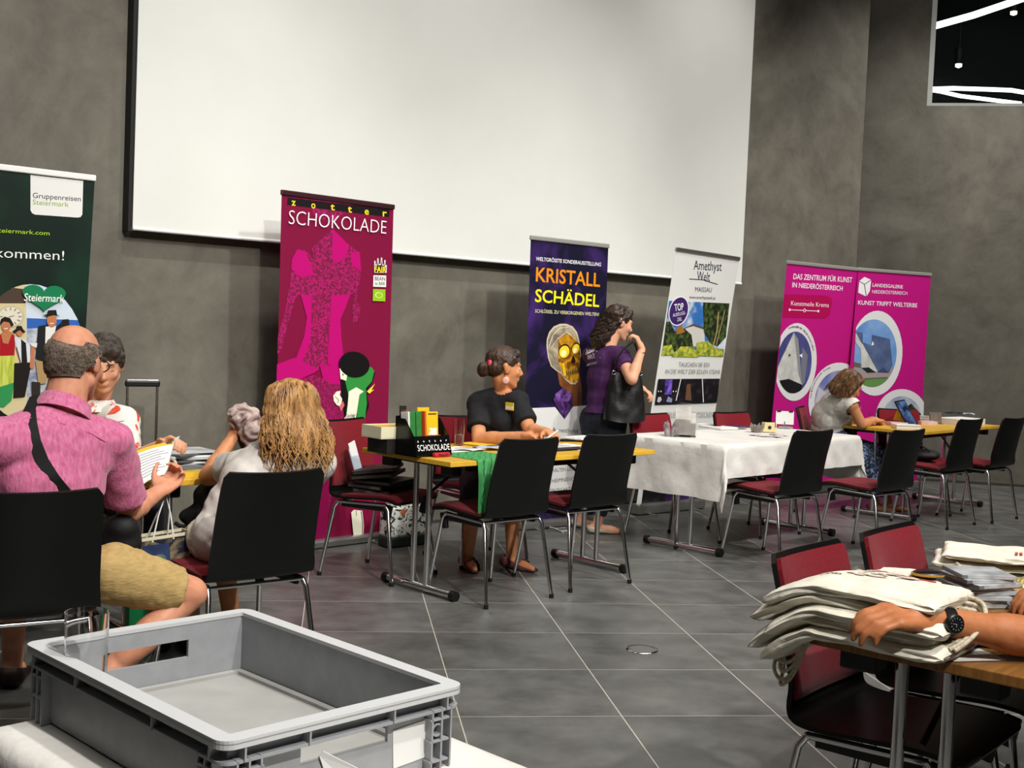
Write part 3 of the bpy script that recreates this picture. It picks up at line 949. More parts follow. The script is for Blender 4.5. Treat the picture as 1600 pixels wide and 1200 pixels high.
# ---- the two magenta museum banners
PNK = mat('mprint_magenta', '#b8127a', .5, spec=.3)
SKY = mat('mprint_sky', '#3f74c0', .5, col2='#8fb4de', nscale=3, lo=.3, hi=.8)
SKD = mat('mprint_dusk', '#2e3068', .5, col2='#5a5f98', nscale=3, lo=.3, hi=.8)
CON = mat('mprint_concrete', '#aeb0ae', .6, col2='#c9cac6', nscale=12)
BLU = mat('mprint_bluegrey', '#41527a', .6, col2='#54658c', nscale=10)
k = sc(1190, 390, .25835)
TL, TR = onz(1231.3, 411, 2.075), onz(1342.0, 422.5, 2.085)
B0, B1 = TL - WN * .12, TR - WN * .10
t, ps, p0, n = banner('left magenta museum banner with pointed white tower in a ring', (B0.x, B0.y, 0), (B1.x, B1.y, 0), TL, TR, PNK, mat('banner_grey_rail', '#a9a9a4', .4, .4), .08)
A = Art(p0, n, [(1231, 412), (1342, 423), (1322, 770), (1196, 772)])
A.text('DAS ZENTRUM FÜR KUNST', k(191, 178)[0], k(546, 199)[0], k(194, 146)[0], '#f0e6ee', .012)
A.text('IN NIEDERÖSTERREICH', k(185, 227)[0], k(489, 249)[0], k(187, 198)[0], '#f0e6ee', .012, True)
A.poly(k(100, 270, 385, 277, 420, 290, 428, 315, 412, 395, 385, 417, 100, 408), '#a8044e')
A.text('Kunstmeile Krems', k(178, 337)[0], k(406, 349)[0], k(179, 310)[0], '#f0e6ee', -.004)
A.line(k(170, 364, 343, 372), 1.0, '#f0e6ee', True)
for x, y in ((170, 364), (343, 372)): A.ell(*k(x, y)[0], 1.5, 2., '#f0e6ee', nolayer=True)
A.ell(*k(260, 368)[0], 2., 2.8, '#f0e6ee'); A.ell(*k(260, 368)[0], 1.2, 1.8, '#a8044e')
A.ell(*k(205, 680)[0], 33, 61, '#d6d6d8', .06)
A.ell(*k(198, 683)[0], 27, 48.5, SKD, .06)
A.window(*k(198, 683)[0], 27, 48.5, .06)
A.poly(k(196, 500, 222, 545, 246, 822, 165, 790, 90, 800, 60, 800, 120, 660), CON)
A.poly(k(196, 500, 222, 545, 246, 822, 225, 760), '#86888c')
A.poly(k(248, 590, 280, 640, 262, 800, 246, 822, 238, 700), '#6f7380')
A.poly(k(60, 800, 165, 782, 246, 818, 240, 850, 195, 868, 130, 868, 60, 845), '#15161a')
A.poly(k(228, 640, 246, 628, 246, 655), '#e6e6e8')
A.poly(k(165, 628, 177, 638, 165, 650), '#2b2b30', True)
A.win = None
for i, ch in enumerate('Landesgalerie Niederösterreich'):
    if ch == ' ': continue
    a = -PI * .60 + i * .052
    cx, cy = k(202, 681)[0]
    x, y = cx + 29.6 * math.cos(a), cy + 54.4 * math.sin(a)
    tx, ty = -29.6 * math.sin(a), 54.4 * math.cos(a); L = math.hypot(tx, ty); tx, ty = tx / L, ty / L
    A.text(ch, (x, y), (x + tx * 1.9, y + ty * 1.9), (x + ty * 3.0, y - tx * 3.0), '#7a4a78', 0, i > 0)
A.ell(*k(460, 915)[0], 45.5, 60, '#d6d6d8', .1)
A.ell(*k(465, 920)[0], 37.5, 49, mat('mprint_pale', '#5f68a4', .5, col2='#a4a8c8', nscale=4), .1)
A.window(*k(465, 920)[0], 37.5, 49, .1)
A.poly(k(320, 960, 345, 830, 380, 860, 400, 840, 470, 930, 470, 1100, 320, 1100), '#bdb8c0')
A.win = None
for i, ch in enumerate('Karikaturmuseum Krems'):
    if ch == ' ': continue
    a = -PI * .97 + i * .058
    cx, cy = k(460, 917)[0]
    x, y = cx + 41 * math.cos(a), cy + 53.5 * math.sin(a)
    tx, ty = -41 * math.sin(a), 53.5 * math.cos(a); L = math.hypot(tx, ty); tx, ty = tx / L, ty / L
    A.text(ch, (x, y), (x + tx * 2.2, y + ty * 2.2), (x + ty * 3.2, y - tx * 3.2), '#7a4a78', 0, i > 0)
fixdir(A.build('printed_artwork', ps), n)
TL, TR = onz(1343.0, 422, 2.085) + V((.01, -.02, 0)), onz(1449.6, 430.5, 2.09)
B0, B1 = TL - WN * .10, TR + V((.02, .03, 0))
t, ps, p0, n = banner('right magenta museum banner with blue grey twisted building in a ring', (B0.x, B0.y, 0), (B1.x, B1.y, 0), TL, TR, PNK, mat('banner_grey_rail', '#a9a9a4', .4, .4), .08)
A = Art(p0, n, [(1343, 423), (1449, 431), (1440, 760), (1322, 770)])
A.poly(k(622, 165, 663, 183, 655, 250, 634, 284, 584, 260, 591, 190), '#e8e6ea')
for pts in ((591, 192, 622, 210, 663, 183), (622, 210, 634, 284)): A.line(k(*pts), 1.0, '#3a2a3a')
A.text('LANDESGALERIE', k(670, 224)[0], k(854, 236)[0], k(671, 204)[0], '#f0e6ee', .012)
A.text('NIEDERÖSTERREICH', k(669, 264)[0], k(881, 274)[0], k(669, 244)[0], '#f0e6ee', 0, True)
A.text('KUNST TRIFFT WELTERBE', k(583, 332)[0], k(940, 350)[0], k(585, 307)[0], '#f0e6ee', .012, True)
A.ell(*k(693, 627)[0], 41, 66.5, '#d9dadc', .05)
A.ell(*k(674, 627)[0], 37, 53, SKY, .05)
A.window(*k(674, 627)[0], 37, 53, .05)
A.poly(k(500, 690, 700, 740, 830, 700, 830, 900, 500, 900), '#8d9298')
A.poly(k(560, 780, 760, 770, 790, 800, 700, 840, 600, 850), '#5d8a4a'); A.poly(k(500, 730, 800, 745, 790, 780, 560, 790), '#9c8f90', True)
A.poly(k(525, 670, 600, 690, 600, 715, 525, 705), '#6a5a50')
A.poly(k(550, 496, 612, 500, 612, 560, 664, 580, 668, 515, 775, 540, 792, 700, 770, 745, 700, 742, 640, 660), BLU)
A.poly(k(540, 520, 566, 492, 600, 560, 612, 572, 704, 742, 640, 720, 605, 715, 598, 600), CON)
A.poly(k(664, 580, 672, 552, 680, 575), '#eceef0')
A.poly(k(605, 715, 650, 712, 690, 742, 640, 745), '#20242c'); A.poly(k(700, 742, 735, 712, 770, 745), '#39456a', True)
A.win = None
A.ell(*k(848, 1010)[0], 40.5, 43, '#d6d6d8'); A.ell(*k(848, 1018)[0], 30.5, 34, mat('mprint_cloudy', '#8f9bb0', .5, col2='#c2c8d0', nscale=5))
A.window(*k(848, 1018)[0], 30.5, 34)
A.poly(k(880, 950, 905, 930, 930, 960, 970, 1000, 970, 1080, 880, 1080), LF); A.poly(k(800, 1010, 900, 985, 960, 1060, 800, 1060), '#7a828e')
fixdir(A.build('printed_artwork', ps), n)

# ---- green tourism banner at the far left
WOFF = .5
TR = onpl(148, 281, W0 + WN * WOFF, WN); TL = TR - WD * .86; TL.z = TR.z
BR = TR - WN * .05 - WD * .05; BL = BR - WD * .86
GRB = mat('sprint_dark_green', '#0f1f19', .45, col2='#16402c', nscale=1.6, lo=.5, hi=.75, spec=.3)
t, ps, p0, n = banner('dark green tourism banner with white tab, heart and people in costume', (BL.x, BL.y, 0), (BR.x, BR.y, 0), TL, TR, GRB, WRAIL, .08)
qd = [onpl(148, 283, p0, n)]
A = Art(p0, n, [(-140, 250), (147, 284), (128, 900), (-160, 900)])
k = sc(0, 240, 1 / 3)
A.poly(k(143, 100, 390, 128, 386, 285, 378, 297, 365, 300, 165, 286, 150, 279, 143, 265), '#dededb')
A.text('Gruppenreisen', k(153, 207)[0], k(378, 224)[0], k(154, 183)[0], '#3c4040', .004)
A.text('Steiermark', k(153, 238)[0], k(322, 250)[0], k(154, 215)[0], '#8fae3a', .004, True)
A.text('www.steiermark.com', k(-125, 362)[0], k(232, 383)[0], k(-124, 342)[0], '#a6d02e', .0)
A.text('Willkommen!', k(-185, 478)[0], k(300, 500)[0], k(-184, 432)[0], '#e6e8e4', -.004, True)
kb = sc(0, 470, .15)
cx, cy, RX, RY = 48, 552, 84, 108
A.ell(cx, cy, RX, RY, '#c8d4e0')
def wedge(pts, m, nl=False):
    el = [(cx + RX * math.cos(t * PI / 24), cy + RY * math.sin(t * PI / 24)) for t in range(48)]
    pts = clip(pts, el)
    if len(pts) > 2: A.poly(pts, m, nl)
wedge([(-60, 430), (40, 430), (43, 700), (-60, 700)], '#cdbf92')
wedge([(-60, 440), (40, 452), (40, 474), (-60, 474)], '#4a3a30')
wedge(kb(280, 180, 900, 205, 900, 300, 280, 300), '#2d5fae')
wedge(kb(280, 290, 900, 260, 900, 1300, 280, 1300), mat('sprint_town', '#5a6a8a', .6, col2='#c2c6cc', nscale=22, ndet=5))
A.ell(*kb(110, 165)[0], 21, 17, '#b8b09a'); A.ell(*kb(110, 165)[0], 18.5, 15, '#d9d3c0')
for i in range(12):
    a = i * PI / 6
    x, y = kb(110, 165)[0]
    A.line([(x + 12 * math.cos(a), y + 10 * math.sin(a)), (x + 17.5 * math.cos(a), y + 14 * math.sin(a))], 2.2, '#a49c88', True)
A.line(kb(90, 170, 150, 155), 1., '#1c1c1c')
SK = '#b8744e'
# woman in red bodice
A.poly(kb(0, 350, 110, 330, 160, 370, 150, 570, 0, 580), '#a3121e'); A.poly(kb(-5, 575, 150, 570, 170, 760, 130, 1010, 60, 1080, -30, 1080), mat('sprint_skirt', '#9aa82a', .6, col2='#c8cf5a', nscale=9, stretch=(8, 8, 1)))
A.poly(kb(-10, 900, 150, 850, 120, 1040, 40, 1110, -40, 1100), '#2e8a4c')
A.poly(kb(10, 340, 50, 300, 130, 330, 85, 450, 30, 440), SK)
A.poly(kb(150, 370, 215, 380, 220, 490, 160, 480), '#c8ccd4'); A.poly(kb(165, 490, 215, 490, 245, 660, 225, 690), '#7a4a34')
A.ell(*kb(62, 255)[0], 7.6, 10.5, SK); A.poly(kb(0, 240, 10, 190, 50, 165, 105, 180, 145, 250, 120, 270, 95, 225, 40, 215, 5, 250), '#1a1614')
A.line(kb(45, 285, 62, 294, 80, 285), 1.2, '#f0e6e0')
# boy
A.poly(kb(160, 420, 250, 400, 310, 460, 320, 640, 230, 680), '#d2d4d8'); A.poly(kb(220, 400, 270, 440, 285, 640, 225, 660), '#17181a')
A.poly(kb(150, 650, 330, 640, 260, 1000, 140, 1010), '#1a1512'); A.ell(*kb(205, 325)[0], 5.2, 7, SK); A.poly(kb(130, 315, 165, 295, 175, 262, 225, 262, 240, 295, 268, 325, 240, 335, 205, 305, 150, 340), '#1a1614')
A.poly(kb(325, 470, 365, 460, 355, 700, 330, 715, 310, 690), SK)
# man in vest
A.poly(kb(400, 265, 480, 250, 600, 270, 640, 620, 480, 640, 370, 600), '#191b1d'); A.poly(kb(475, 270, 585, 260, 560, 400, 500, 480, 470, 480), '#dcdcda')
A.poly(kb(370, 620, 520, 640, 480, 860, 400, 870), '#a5875c'); A.poly(kb(330, 840, 420, 850, 420, 1200, 340, 1200), '#2a2622')
A.poly(kb(310, 440, 390, 440, 380, 490, 330, 470), '#d8d8d6')
A.ell(*kb(540, 205)[0], 7.6, 10.5, SK); A.poly(kb(440, 150, 490, 140, 500, 100, 585, 95, 595, 145, 628, 165, 560, 150, 500, 165), '#1b1917')
A.line(kb(520, 232, 540, 240, 560, 230), 1.2, '#f0e6e0')
A.poly(kb(600, 255, 640, 230, 650, 195, 715, 190, 725, 250, 760, 400, 620, 420), '#1b1917')
# heart
hp = []
for i in range(48):
    a = 2 * PI * i / 48
    x = 16 * math.sin(a) ** 3; y = -(13 * math.cos(a) - 5 * math.cos(2 * a) - 2 * math.cos(3 * a) - math.cos(4 * a))
    hp.append((69 + x * 2.12, 463 + y * 1.45 + x * .10))
A.poly(hp, '#12764a')
A.text('Steiermark', k(112, 690)[0], k(300, 697)[0], k(116, 655)[0], '#ecece8', .006)
fixdir(A.build('printed_artwork', ps), n)
# ================================================================== people
def at(px, py, y): return ony(px, py, y)
def remesh(mb, voxel, smooth=6, name='body'):
    """one continuous skin round all the volumes collected in mb"""
    me = mb.mesh(name, fixn=True)
    o = bpy.data.objects.new(name, me); COL.objects.link(o)
    r = o.modifiers.new('r', 'REMESH'); r.mode = 'VOXEL'; r.voxel_size = voxel; r.use_smooth_shade = True
    if smooth:
        q = o.modifiers.new('s', 'SMOOTH'); q.factor = .5; q.iterations = smooth
    dg = bpy.context.evaluated_depsgraph_get(); dg.update()
    out = bpy.data.meshes.new_from_object(o.evaluated_get(dg))
    bpy.data.objects.remove(o); bpy.data.meshes.remove(me)
    out.name = name
    return out
def wrinkle(me, amp, sc=(14, 14, 9), seed=0.):
    """push a cloth surface in and out along its normals"""
    n = len(me.vertices)
    nr = [0.0] * (3 * n); me.vertices.foreach_get('normal', nr)
    co = [0.0] * (3 * n); me.vertices.foreach_get('co', co)
    for i in range(n):
        x, y, z = co[3 * i:3 * i + 3]
        k = noise.noise(V((x * sc[0] + seed, y * sc[1], z * sc[2]))) + .5 * noise.noise(V((x * sc[0] * 2.3, y * sc[1] * 2.3 + seed, z * sc[2] * 2.1)))
        k *= amp
        co[3 * i] = x + nr[3 * i] * k; co[3 * i + 1] = y + nr[3 * i + 1] * k; co[3 * i + 2] = z + nr[3 * i + 2] * k
    me.vertices.foreach_set('co', co)
    me.update()
def put(me, name, mats, parent=None, origin=None, local=False):
    o = bpy.data.objects.new(name, me); COL.objects.link(o)
    me.materials.clear()
    for m in (mats if isinstance(mats, (list, tuple)) else [mats]): me.materials.append(m)
    if parent is not None:
        o.parent = parent
        if not local: me.transform(WM(parent).inverted())
    elif origin is not None:
        me.transform(Matrix.Translation(-V(origin))); o.location = origin
    return o
def paint(me, fn):
    for p in me.polygons:
        p.material_index = fn(p.center)
def basis(fwd, up=(0, 0, 1)):
    f = V(fwd).normalized(); u = V(up)
    r = f.cross(u).normalized(); u = r.cross(f).normalized()
    return Matrix((r, f, u)).transposed()          # columns: right, forward, up
def azv(a, pitch=0.):
    a = math.radians(a); p = math.radians(pitch)
    return V((math.sin(a) * math.cos(p), math.cos(a) * math.cos(p), math.sin(p)))

def head(mb, c, B, s=1., fem=False):
    q = lambda x, y, z: V(c) + B @ (V((x, y, z)) * s)
    E_ = lambda x, y, z, r: mb.ell(q(x, y, z), [k * s for k in r], B, 18, 12)
    E_(0, -.018, .038, (.076, .096, .084)); E_(0, .020, -.02, (.066, .074, .085))
    E_(0, .030, -.06, (.052, .058, .055))
    jw = .040 if fem else .047
    for x in (-1, 1):
        mb.cap(q(x * jw, .000, -.060), .026 * s, q(x * .012, .062, -.100), .020 * s)
        E_(x * .036, .062, -.025, (.026, .024, .024))
        E_(x * .078, -.006, -.008, (.010, .020, .033)); E_(x * .083, -.014, .004, (.008, .018, .024))
        E_(x * .011, .094, -.034, (.010, .010, .009))
        E_(x * .030, .074, .026, (.024, .016, .009))
        E_(x * .031, .070, .004, (.017, .014, .011))
    E_(0, .068, -.104, (.021, .018, .017))
    mb.cap(q(0, .084, .012), .0085 * s, q(0, .106, -.030), .0125 * s)
    E_(0, .084, -.062, (.026, .012, .0065)); E_(0, .082, -.073, (.022, .012, .007))
def hand(mb, w, d, nrm, thumb, curl=.5, s=1., spread=.02, tc=.4, curls=None):
    """w wrist, d finger direction, nrm palm side, thumb direction of the thumb edge"""
    w, d, nrm = V(w), V(d).normalized(), V(nrm)
    nrm = (nrm - d * nrm.dot(d)).normalized()
    t = d.cross(nrm).normalized()
    if t.dot(V(thumb)) < 0: t = -t
    P = lambda a, b, c: w + (d * a + t * b + nrm * c) * s
    mb.cap(w, .026 * s, P(.035, 0, 0), .027 * s)
    for b in (-.026, -.009, .009, .026):
        mb.cap(P(.02, b * .75, 0), .0155 * s, P(.088, b * 1.12, -.002), .0125 * s)
    mb.cap(P(.03, .028, .006), .018 * s, P(.055, .030, .010), .014 * s)
    Ls = ((-.030, .030, .020, .018), (-.010, .040, .027, .021), (.0105, .042, .028, .022), (.030, .037, .024, .021))
    for i, (b, l1, l2, l3) in enumerate(Ls):
        p = P(.088, b, -.002); a = (curls[i] if curls else curl) * .55
        dirv = (d + t * (b * spread * 40)).normalized()
        r = (.0098, .0090, .0082, .0070) if i else (.0085, .0078, .0070, .0062)
        for j, L in enumerate((l1, l2, l3)):
            dd = dirv * math.cos(a) + nrm * math.sin(a)
            p2 = p + dd * L * s
            mb.cap(p, r[j] * s, p2, r[j + 1] * s, 10)
            p = p2; a += (curls[i] if curls else curl) * (1.0 if j == 0 else .8)
    p = P(.026, .030, .008)
    a = .75
    for j, (L, r0, r1) in enumerate(((.040, .0145, .0115), (.030, .0112, .0098), (.025, .0096, .0075))):
        dd = (d * math.cos(a) + t * math.sin(a) + nrm * tc * (j + .4) * .6).normalized()
        p2 = p + dd * L * s
        mb.cap(p, r0 * s, p2, r1 * s, 10); p = p2; a -= .28
def limb(mb, a, b, r0, r1, bulge=0., bpos=.35, bdir=None, e1=True, e2=True):
    a, b = V(a), V(b)
    mb.cap(a, r0, b, r1, 16, 0, e1, e2)
    if bulge:
        m = a.lerp(b, bpos); d = (b - a)
        x, y, z = frame_from(d)
        M = Matrix((x, y, z)).transposed()
        off = V(bdir) if bdir else V((0, 0, 0))
        mb.ell(m + off, (bulge, bulge, d.length * .33), M)
def torso(mb, J, inf=0., belly=0., fem=False, low=True):
    pel, nk = V(J['pel']), V(J['neck'])
    sl, sr = V(J['shL']), V(J['shR'])
    right = (sr - sl).normalized()
    hr = (V(J['hipR']) - V(J['hipL'])).normalized()
    up = (nk - pel).normalized()
    L = (nk - pel).length
    def fr(r):
        f = up.cross(r).normalized(); r2 = f.cross(up).normalized()
        return Matrix((r2, f, up)).transposed()
    bend = V(J.get('bend', (0, 0, 0)))
    W = (sr - sl).length
    B0, B1 = fr(hr), fr((hr + right).normalized()), 
    B2 = fr(right)
    if low: mb.ell(pel, ((.165 if fem else .160) + inf, .115 + inf, .12 + inf), B0)
    m1 = pel.lerp(nk, .30) + bend * .7
    m2 = pel.lerp(nk, .55) + bend
    m3 = pel.lerp(nk, .78) + bend * .5
    mb.ell(m1 + B1 @ V((0, belly * .5, 0)), ((.140 if fem else .152) + inf, .108 + inf + belly * .6, .15 + inf), B1)
    mb.ell(m2, ((.140 if fem else .165) + inf, .112 + inf, .15 + inf), B2)
    mb.ell(m3, (W * .44 + inf, .100 + inf, .12 + inf), B2)
    if fem:
        for s in (-1, 1): mb.ell(m3 + B2 @ V((s * .07, .075, -.06)), (.066 + inf, .06 + inf, .064 + inf), B2)
    for s in (sl, sr):
        mb.cap(m3.lerp(nk, .45), .070 + inf * .8, s, .056 + inf)
        mb.cap(m3, .09 + inf, s, .052 + inf)
    return B2
def foot(mb, ank, d, s=1., toe=True):
    d = V((d[0], d[1], 0)).normalized(); a = V(ank)
    mb.cap(a, .036 * s, V((a.x, a.y, .045)) - d * .015, .036 * s)
    mb.cap(V((a.x, a.y, .040)) - d * .035, .034 * s, V((a.x, a.y, .030)) + d * .10 * s, .030 * s)
    mb.cap(V((a.x, a.y, .030)) + d * .09 * s, .034 * s, V((a.x, a.y, .022)) + d * .16 * s, .021 * s)
def shoe(d, ank, mat_, parent, name='shoe', s=1., low=.0):
    mb = MB(); d = V((d[0], d[1], 0)).normalized(); a = V(ank); sd = V((d.y, -d.x, 0))
    for o_ in (-.012, .012):
        mb.cap(V((a.x, a.y, .040)) - d * .042 + sd * o_, .038 * s, V((a.x, a.y, .036)) + d * .10 * s + sd * o_, .034 * s)
        mb.cap(V((a.x, a.y, .034)) + d * .09 * s + sd * o_, .037 * s, V((a.x, a.y, .026)) + d * .172 * s + sd * o_ * .6, .024 * s)
    me = remesh(mb, .006, 4, name)
    # flat sole and open top
    bm = bmesh.new(); bm.from_mesh(me)
    for v in bm.verts:
        if v.co.z < .004: v.co.z = .004
    bmesh.ops.bisect_plane(bm, geom=bm.verts[:] + bm.edges[:] + bm.faces[:], plane_co=(a.x, a.y, .062 - low), plane_no=V((0, 0, 1)) + d * .25, clear_outer=True)
    bm.to_mesh(me); bm.free()
    return put(me, name, mat_, parent)
def eyes(c, B, parent, s=1., shut=False, iris='#4a3a28'):
    EW = mat('eye_white', '#d8d4cc', .25); EI = mat('eye_iris_' + iris, iris, .2)
    if shut:
        for x in (-1, 1):
            mb = MB()
            pts = [V(c) + B @ (V((x * .031 + k * .013, .0835 - abs(k) * .006, -.001 - (1 - k * k) * .003)) * s) for k in (-1, -.5, 0, .5, 1)]
            mb.tube(pts, .0014 * s, 6).build('eyelash', mat('lash', '#2a1c14', .7), parent, world=True)
        return
    for x in (-1, 1):
        p = V(c) + B @ (V((x * .031, .0735, .003)) * s)
        mb = MB(); mb.ell(p, .0115 * s, None, 14, 10); mb.ell(p + B @ (V((0, .0075, 0)) * s), (.0055 * s, .0045 * s, .0055 * s), B, 12, 8, 1)
        mb.build('eye', [EW, EI], parent, world=True)
def brows(c, B, parent, m, s=1.):
    for x in (-1, 1):
        pts = [V(c) + B @ (V((x * .032 + k * .017 * x, .0905 - (k + .3) ** 2 * .010, .028 + .004 * (1 - k * k))) * s) for k in (-1, -.4, .3, 1)]
        MB().tube(pts, [.0022 * s, .0034 * s, .0032 * s, .0016 * s], 6).build('eyebrow', m, parent, world=True)
def strands(mb, roots, r, seg=6, m=0):
    for pts in roots: 
        n = len(pts)
        mb.tube(pts, [r * (1 - .75 * (i / (n - 1)) ** 2) for i in range(n)], seg, m)
def liptest(c, B, s=1.):
    Bi = B.transposed(); c = V(c)
    def f(p):
        q = (Bi @ (p - c)) / s
        return 1 if abs(q.x) < .024 and q.y > .083 and -.080 < q.z < -.055 and abs(q.x) < .026 - abs(q.z + .067) * .6 else 0
    return f
def skin(name, a, b): return mat(name, a, .5, col2=b, nscale=30, ndet=3, lo=.3, hi=.8, sss=.08, bump=.03, bscale=120, spec=.35)
SK_F = skin('skin_fair', '#cf9576', '#dba384'); SK_R = skin('skin_ruddy', '#c78567', '#d79a7b'); SK_T = skin('skin_tan', '#bf7f56', '#cc8e64')
LIP = mat('lips', '#8f4a42', .4)
LIPF = mat('lips_pink', '#a2443f', .35)

# ------------------------------------------------ man in the pink shirt (left, back to us)
def man_pink():
    J = dict(pel=(-1.535, 3.93, .565), neck=at(98, 648, 4.06), shL=at(-22, 692, 3.84), shR=at(176, 690, 4.15), hipL=(-1.63, 4.02, .55), hipR=at(176, 896, 4.02))
    hc = at(119, 567, 4.13); HB = basis(azv(12, -10), (-.06, 0, 1))
    elR, wrR = at(202, 800, 4.33), at(246, 770, 4.50)
    elL, wrL = at(-60, 815, 4.00), at(30, 805, 4.30)
    knR = at(298, 927, 4.17); anR = V((-1.40, 3.93, .10))
    knL, anL = V((-1.80, 4.40, .50)), V((-1.82, 4.45, .095))
    mb = MB(); torso(mb, J, 0, .05); head(mb, hc, HB, 1.04)
    limb(mb, J['neck'], hc + HB @ V((0, -.035, -.06)), .074, .066)
    limb(mb, J['shR'], elR, .050, .044); limb(mb, elR, wrR, .043, .029, .044, .3); limb(mb, J['shL'], elL, .050, .044); limb(mb, elL, wrL, .043, .029, .044, .3)
    hand(mb, wrR, at(278, 742, 4.60) - wrR, (.1, -.3, .5), (-.2, .4, .8), 1.15, 1.05)
    hand(mb, wrL, (.35, .9, .1), (.3, 0, -.9), (.9, 0, 0), .7, 1.05)
    limb(mb, J['hipR'], knR, .088, .060); limb(mb, knR, anR, .056, .038, .056, .3, (-.01, -.03, -.01)); limb(mb, J['hipL'], knL, .088, .060); limb(mb, knL, anL, .056, .038, .056, .3)
    foot(mb, anR, (-.5, .6)); foot(mb, anL, (-.2, 1))
    me = remesh(mb, .0065, 5)
    Bi = HB.transposed()
    paint(me, lambda p: 0)
    b = put(me, 'person', [SK_R, LIP], origin=(-1.535, 3.93, 0))
    tag(b, 'balding man in a pink short sleeved shirt and beige shorts, back to the camera', 'person')
    eyes(hc, HB, b, 1.04)
    # shirt
    PINK = mat('pink_linen', '#b8517c', .85, col2='#cf7a9c', nscale=34, ndet=6, stretch=(3, 3, .7), bump=.25, bscale=60, sheen=.2, lo=.3, hi=.7)
    mb = MB(); torso(mb, J, .020, .06)
    limb(mb, J['shR'], V(J['shR']).lerp(elR, .80), .068, .078, e2=False); limb(mb, J['shL'], V(J['shL']).lerp(elL, .80), .068, .078, e2=False)
    me = remesh(mb, .010, 5, 'shirt'); wrinkle(me, .007, (9, 9, 16)); sh = put(me, 'shirt', PINK, b)
    # collar
    nk = V(J['neck']); ax = (hc - nk).normalized(); x, y, z = frame_from(ax)
    mb = MB()
    M = Matrix((x, y, z)).transposed()
    def col(u, v):
        a = 2 * PI * u; r = .082 + .016 * v
        return nk + M @ V((r * math.cos(a), r * 1.02 * math.sin(a), .045 - .052 * v + .012 * math.sin(a)))
    mb.shell(col, 30, 5, .005).build('collar', PINK, sh, world=True)
    # yoke seam and shoulder strap
    up = (nk - V(J['pel'])).normalized()
    def surf(px, py, off):
        """a point on the back of the shirt under a pixel, found by ray cast"""
        o = V((0, 0, H)); d = ray(px, py).normalized()
        Mi = WM(sh).inverted()
        ok, loc, nr, _ = sh.ray_cast(Mi @ o, (Mi.to_3x3() @ d))
        return (WM(sh) @ loc) - d * off if ok else onpl(px, py, nk, V((0, -1, 0)))
    bpy.context.view_layer.update()
    pts = [surf(x_, y_, .004) for x_, y_ in ((56, 618), (46, 640), (48, 662), (54, 690), (66, 720), (84, 748), (104, 772), (118, 788))]
    mb = MB()
    for i in range(len(pts)): pass
    def stp(u, v):
        t = v * (len(pts) - 1); i = min(int(t), len(pts) - 2); p = pts[i].lerp(pts[i + 1], t - i)
        return p + V((.036, .010, .012)) * (u - .5)
    mb.shell(stp, 3, 28, .004).build('bag_strap', mat('strap_black', '#0d0d0e', .7), b, world=True)
    pts2 = [surf(x_, y_, .001) for x_, y_ in ((20, 650), (60, 655), (100, 662), (140, 676), (165, 690))]
    MB().tube(pts2, .0022, 6).build('yoke_seam', PINK, sh, world=True)
    # shorts
    KH = mat('khaki_cotton', '#a98e58', .85, col2='#b99c64', nscale=18, stretch=(2, 2, 6), bump=.2, bscale=30)
    mb = MB(); hr, hl = V(J['hipR']), V(J['hipL'])
    mb.ell(J['pel'], (.19, .15, .125)); limb(mb, hr, hr.lerp(knR, .84), .105, .082, e2=False); limb(mb, hl, hl.lerp(knL, .84), .105, .082, e2=False)
    me = remesh(mb, .009, 5, 'shorts'); wrinkle(me, .006, (22, 22, 10), 3.); put(me, 'shorts', KH, b)
    SHM = mat('dark_leather_shoe', '#2a1d16', .5)
    shoe((-.5, .6), anR, SHM, b, s=1.08); shoe((-.2, 1), anL, SHM, b, s=1.08)
    # grey fringe of hair round a bald crown
    HR = mat('hair_greybrown', '#4c3f35', .8, col2='#7d6e60', nscale=60, stretch=(1, 1, 3), bump=.3, bscale=160)
    mb = MB()
    def fr(u, v):
        a = PI * (-.08 + 1.16 * u) + PI                  # round the back from ear to ear
        t = v
        rx, ry = .084, .104
        z = -.058 + .112 * t + (.012 * math.sin(a * 2)) * t
        if abs(u - .5) > .30: z = -.020 + (.085 - .02 * abs(u - .5)) * t
        k = math.sqrt(max(.05, 1 - ((z - .02) / .105) ** 2)) if z > .02 else 1. - .13 * ((.02 - z) / .08) ** 2
        nz = 1 + .006 * noise.noise(V((u * 24, t * 6, 1)))
        e = 1 - .05 * (t > .85) - .05 * (t < .1)
        return hc + HB @ V((rx * k * nz * e * math.cos(a) * 1.04, (-.016 + ry * k * nz * e * math.sin(a)) * 1.04, z * 1.04))
    mb.shell(fr, 40, 12, .006)
    rn = random.Random(5)
    for i in range(420):
        u = rn.random(); v0 = .35 + .65 * rn.random()
        p = [fr(u + .02 * k * (rn.random() - .4), v0 - .07 * k) for k in range(5)]
        o_ = [q + (q - hc).normalized() * (.0035 + .0012 * rn.random()) for q in p]
        mb.tube(o_, [.0016, .0016, .0014, .0012, .0007], 4, 0, False)
    mb.build('hair', HR, b, world=True)
    # spectacles
    GB = mat('glasses_black', '#0b0b0b', .3)
    q = lambda x, y, z: hc + HB @ (V((x, y, z)) * 1.04)
    mb = MB()
    for s in (-1, 1):
        mb.tube([q(s * .088, -.012, .012), q(s * .086, .03, .020), q(s * .074, .088, .016)], .0026, 8)
        mb.tube([q(s * (.037 + .03 * math.cos(a * PI / 8)), .099 - .006 * abs(math.cos(a * PI / 8)), .002 + .019 * math.sin(a * PI / 8)) for a in range(17)], .0022, 6)
    mb.tube([q(-.010, .101, .008), q(.010, .101, .008)], .0022, 6)
    mb.build('glasses', GB, b, world=True)
    return b
P1 = man_pink()

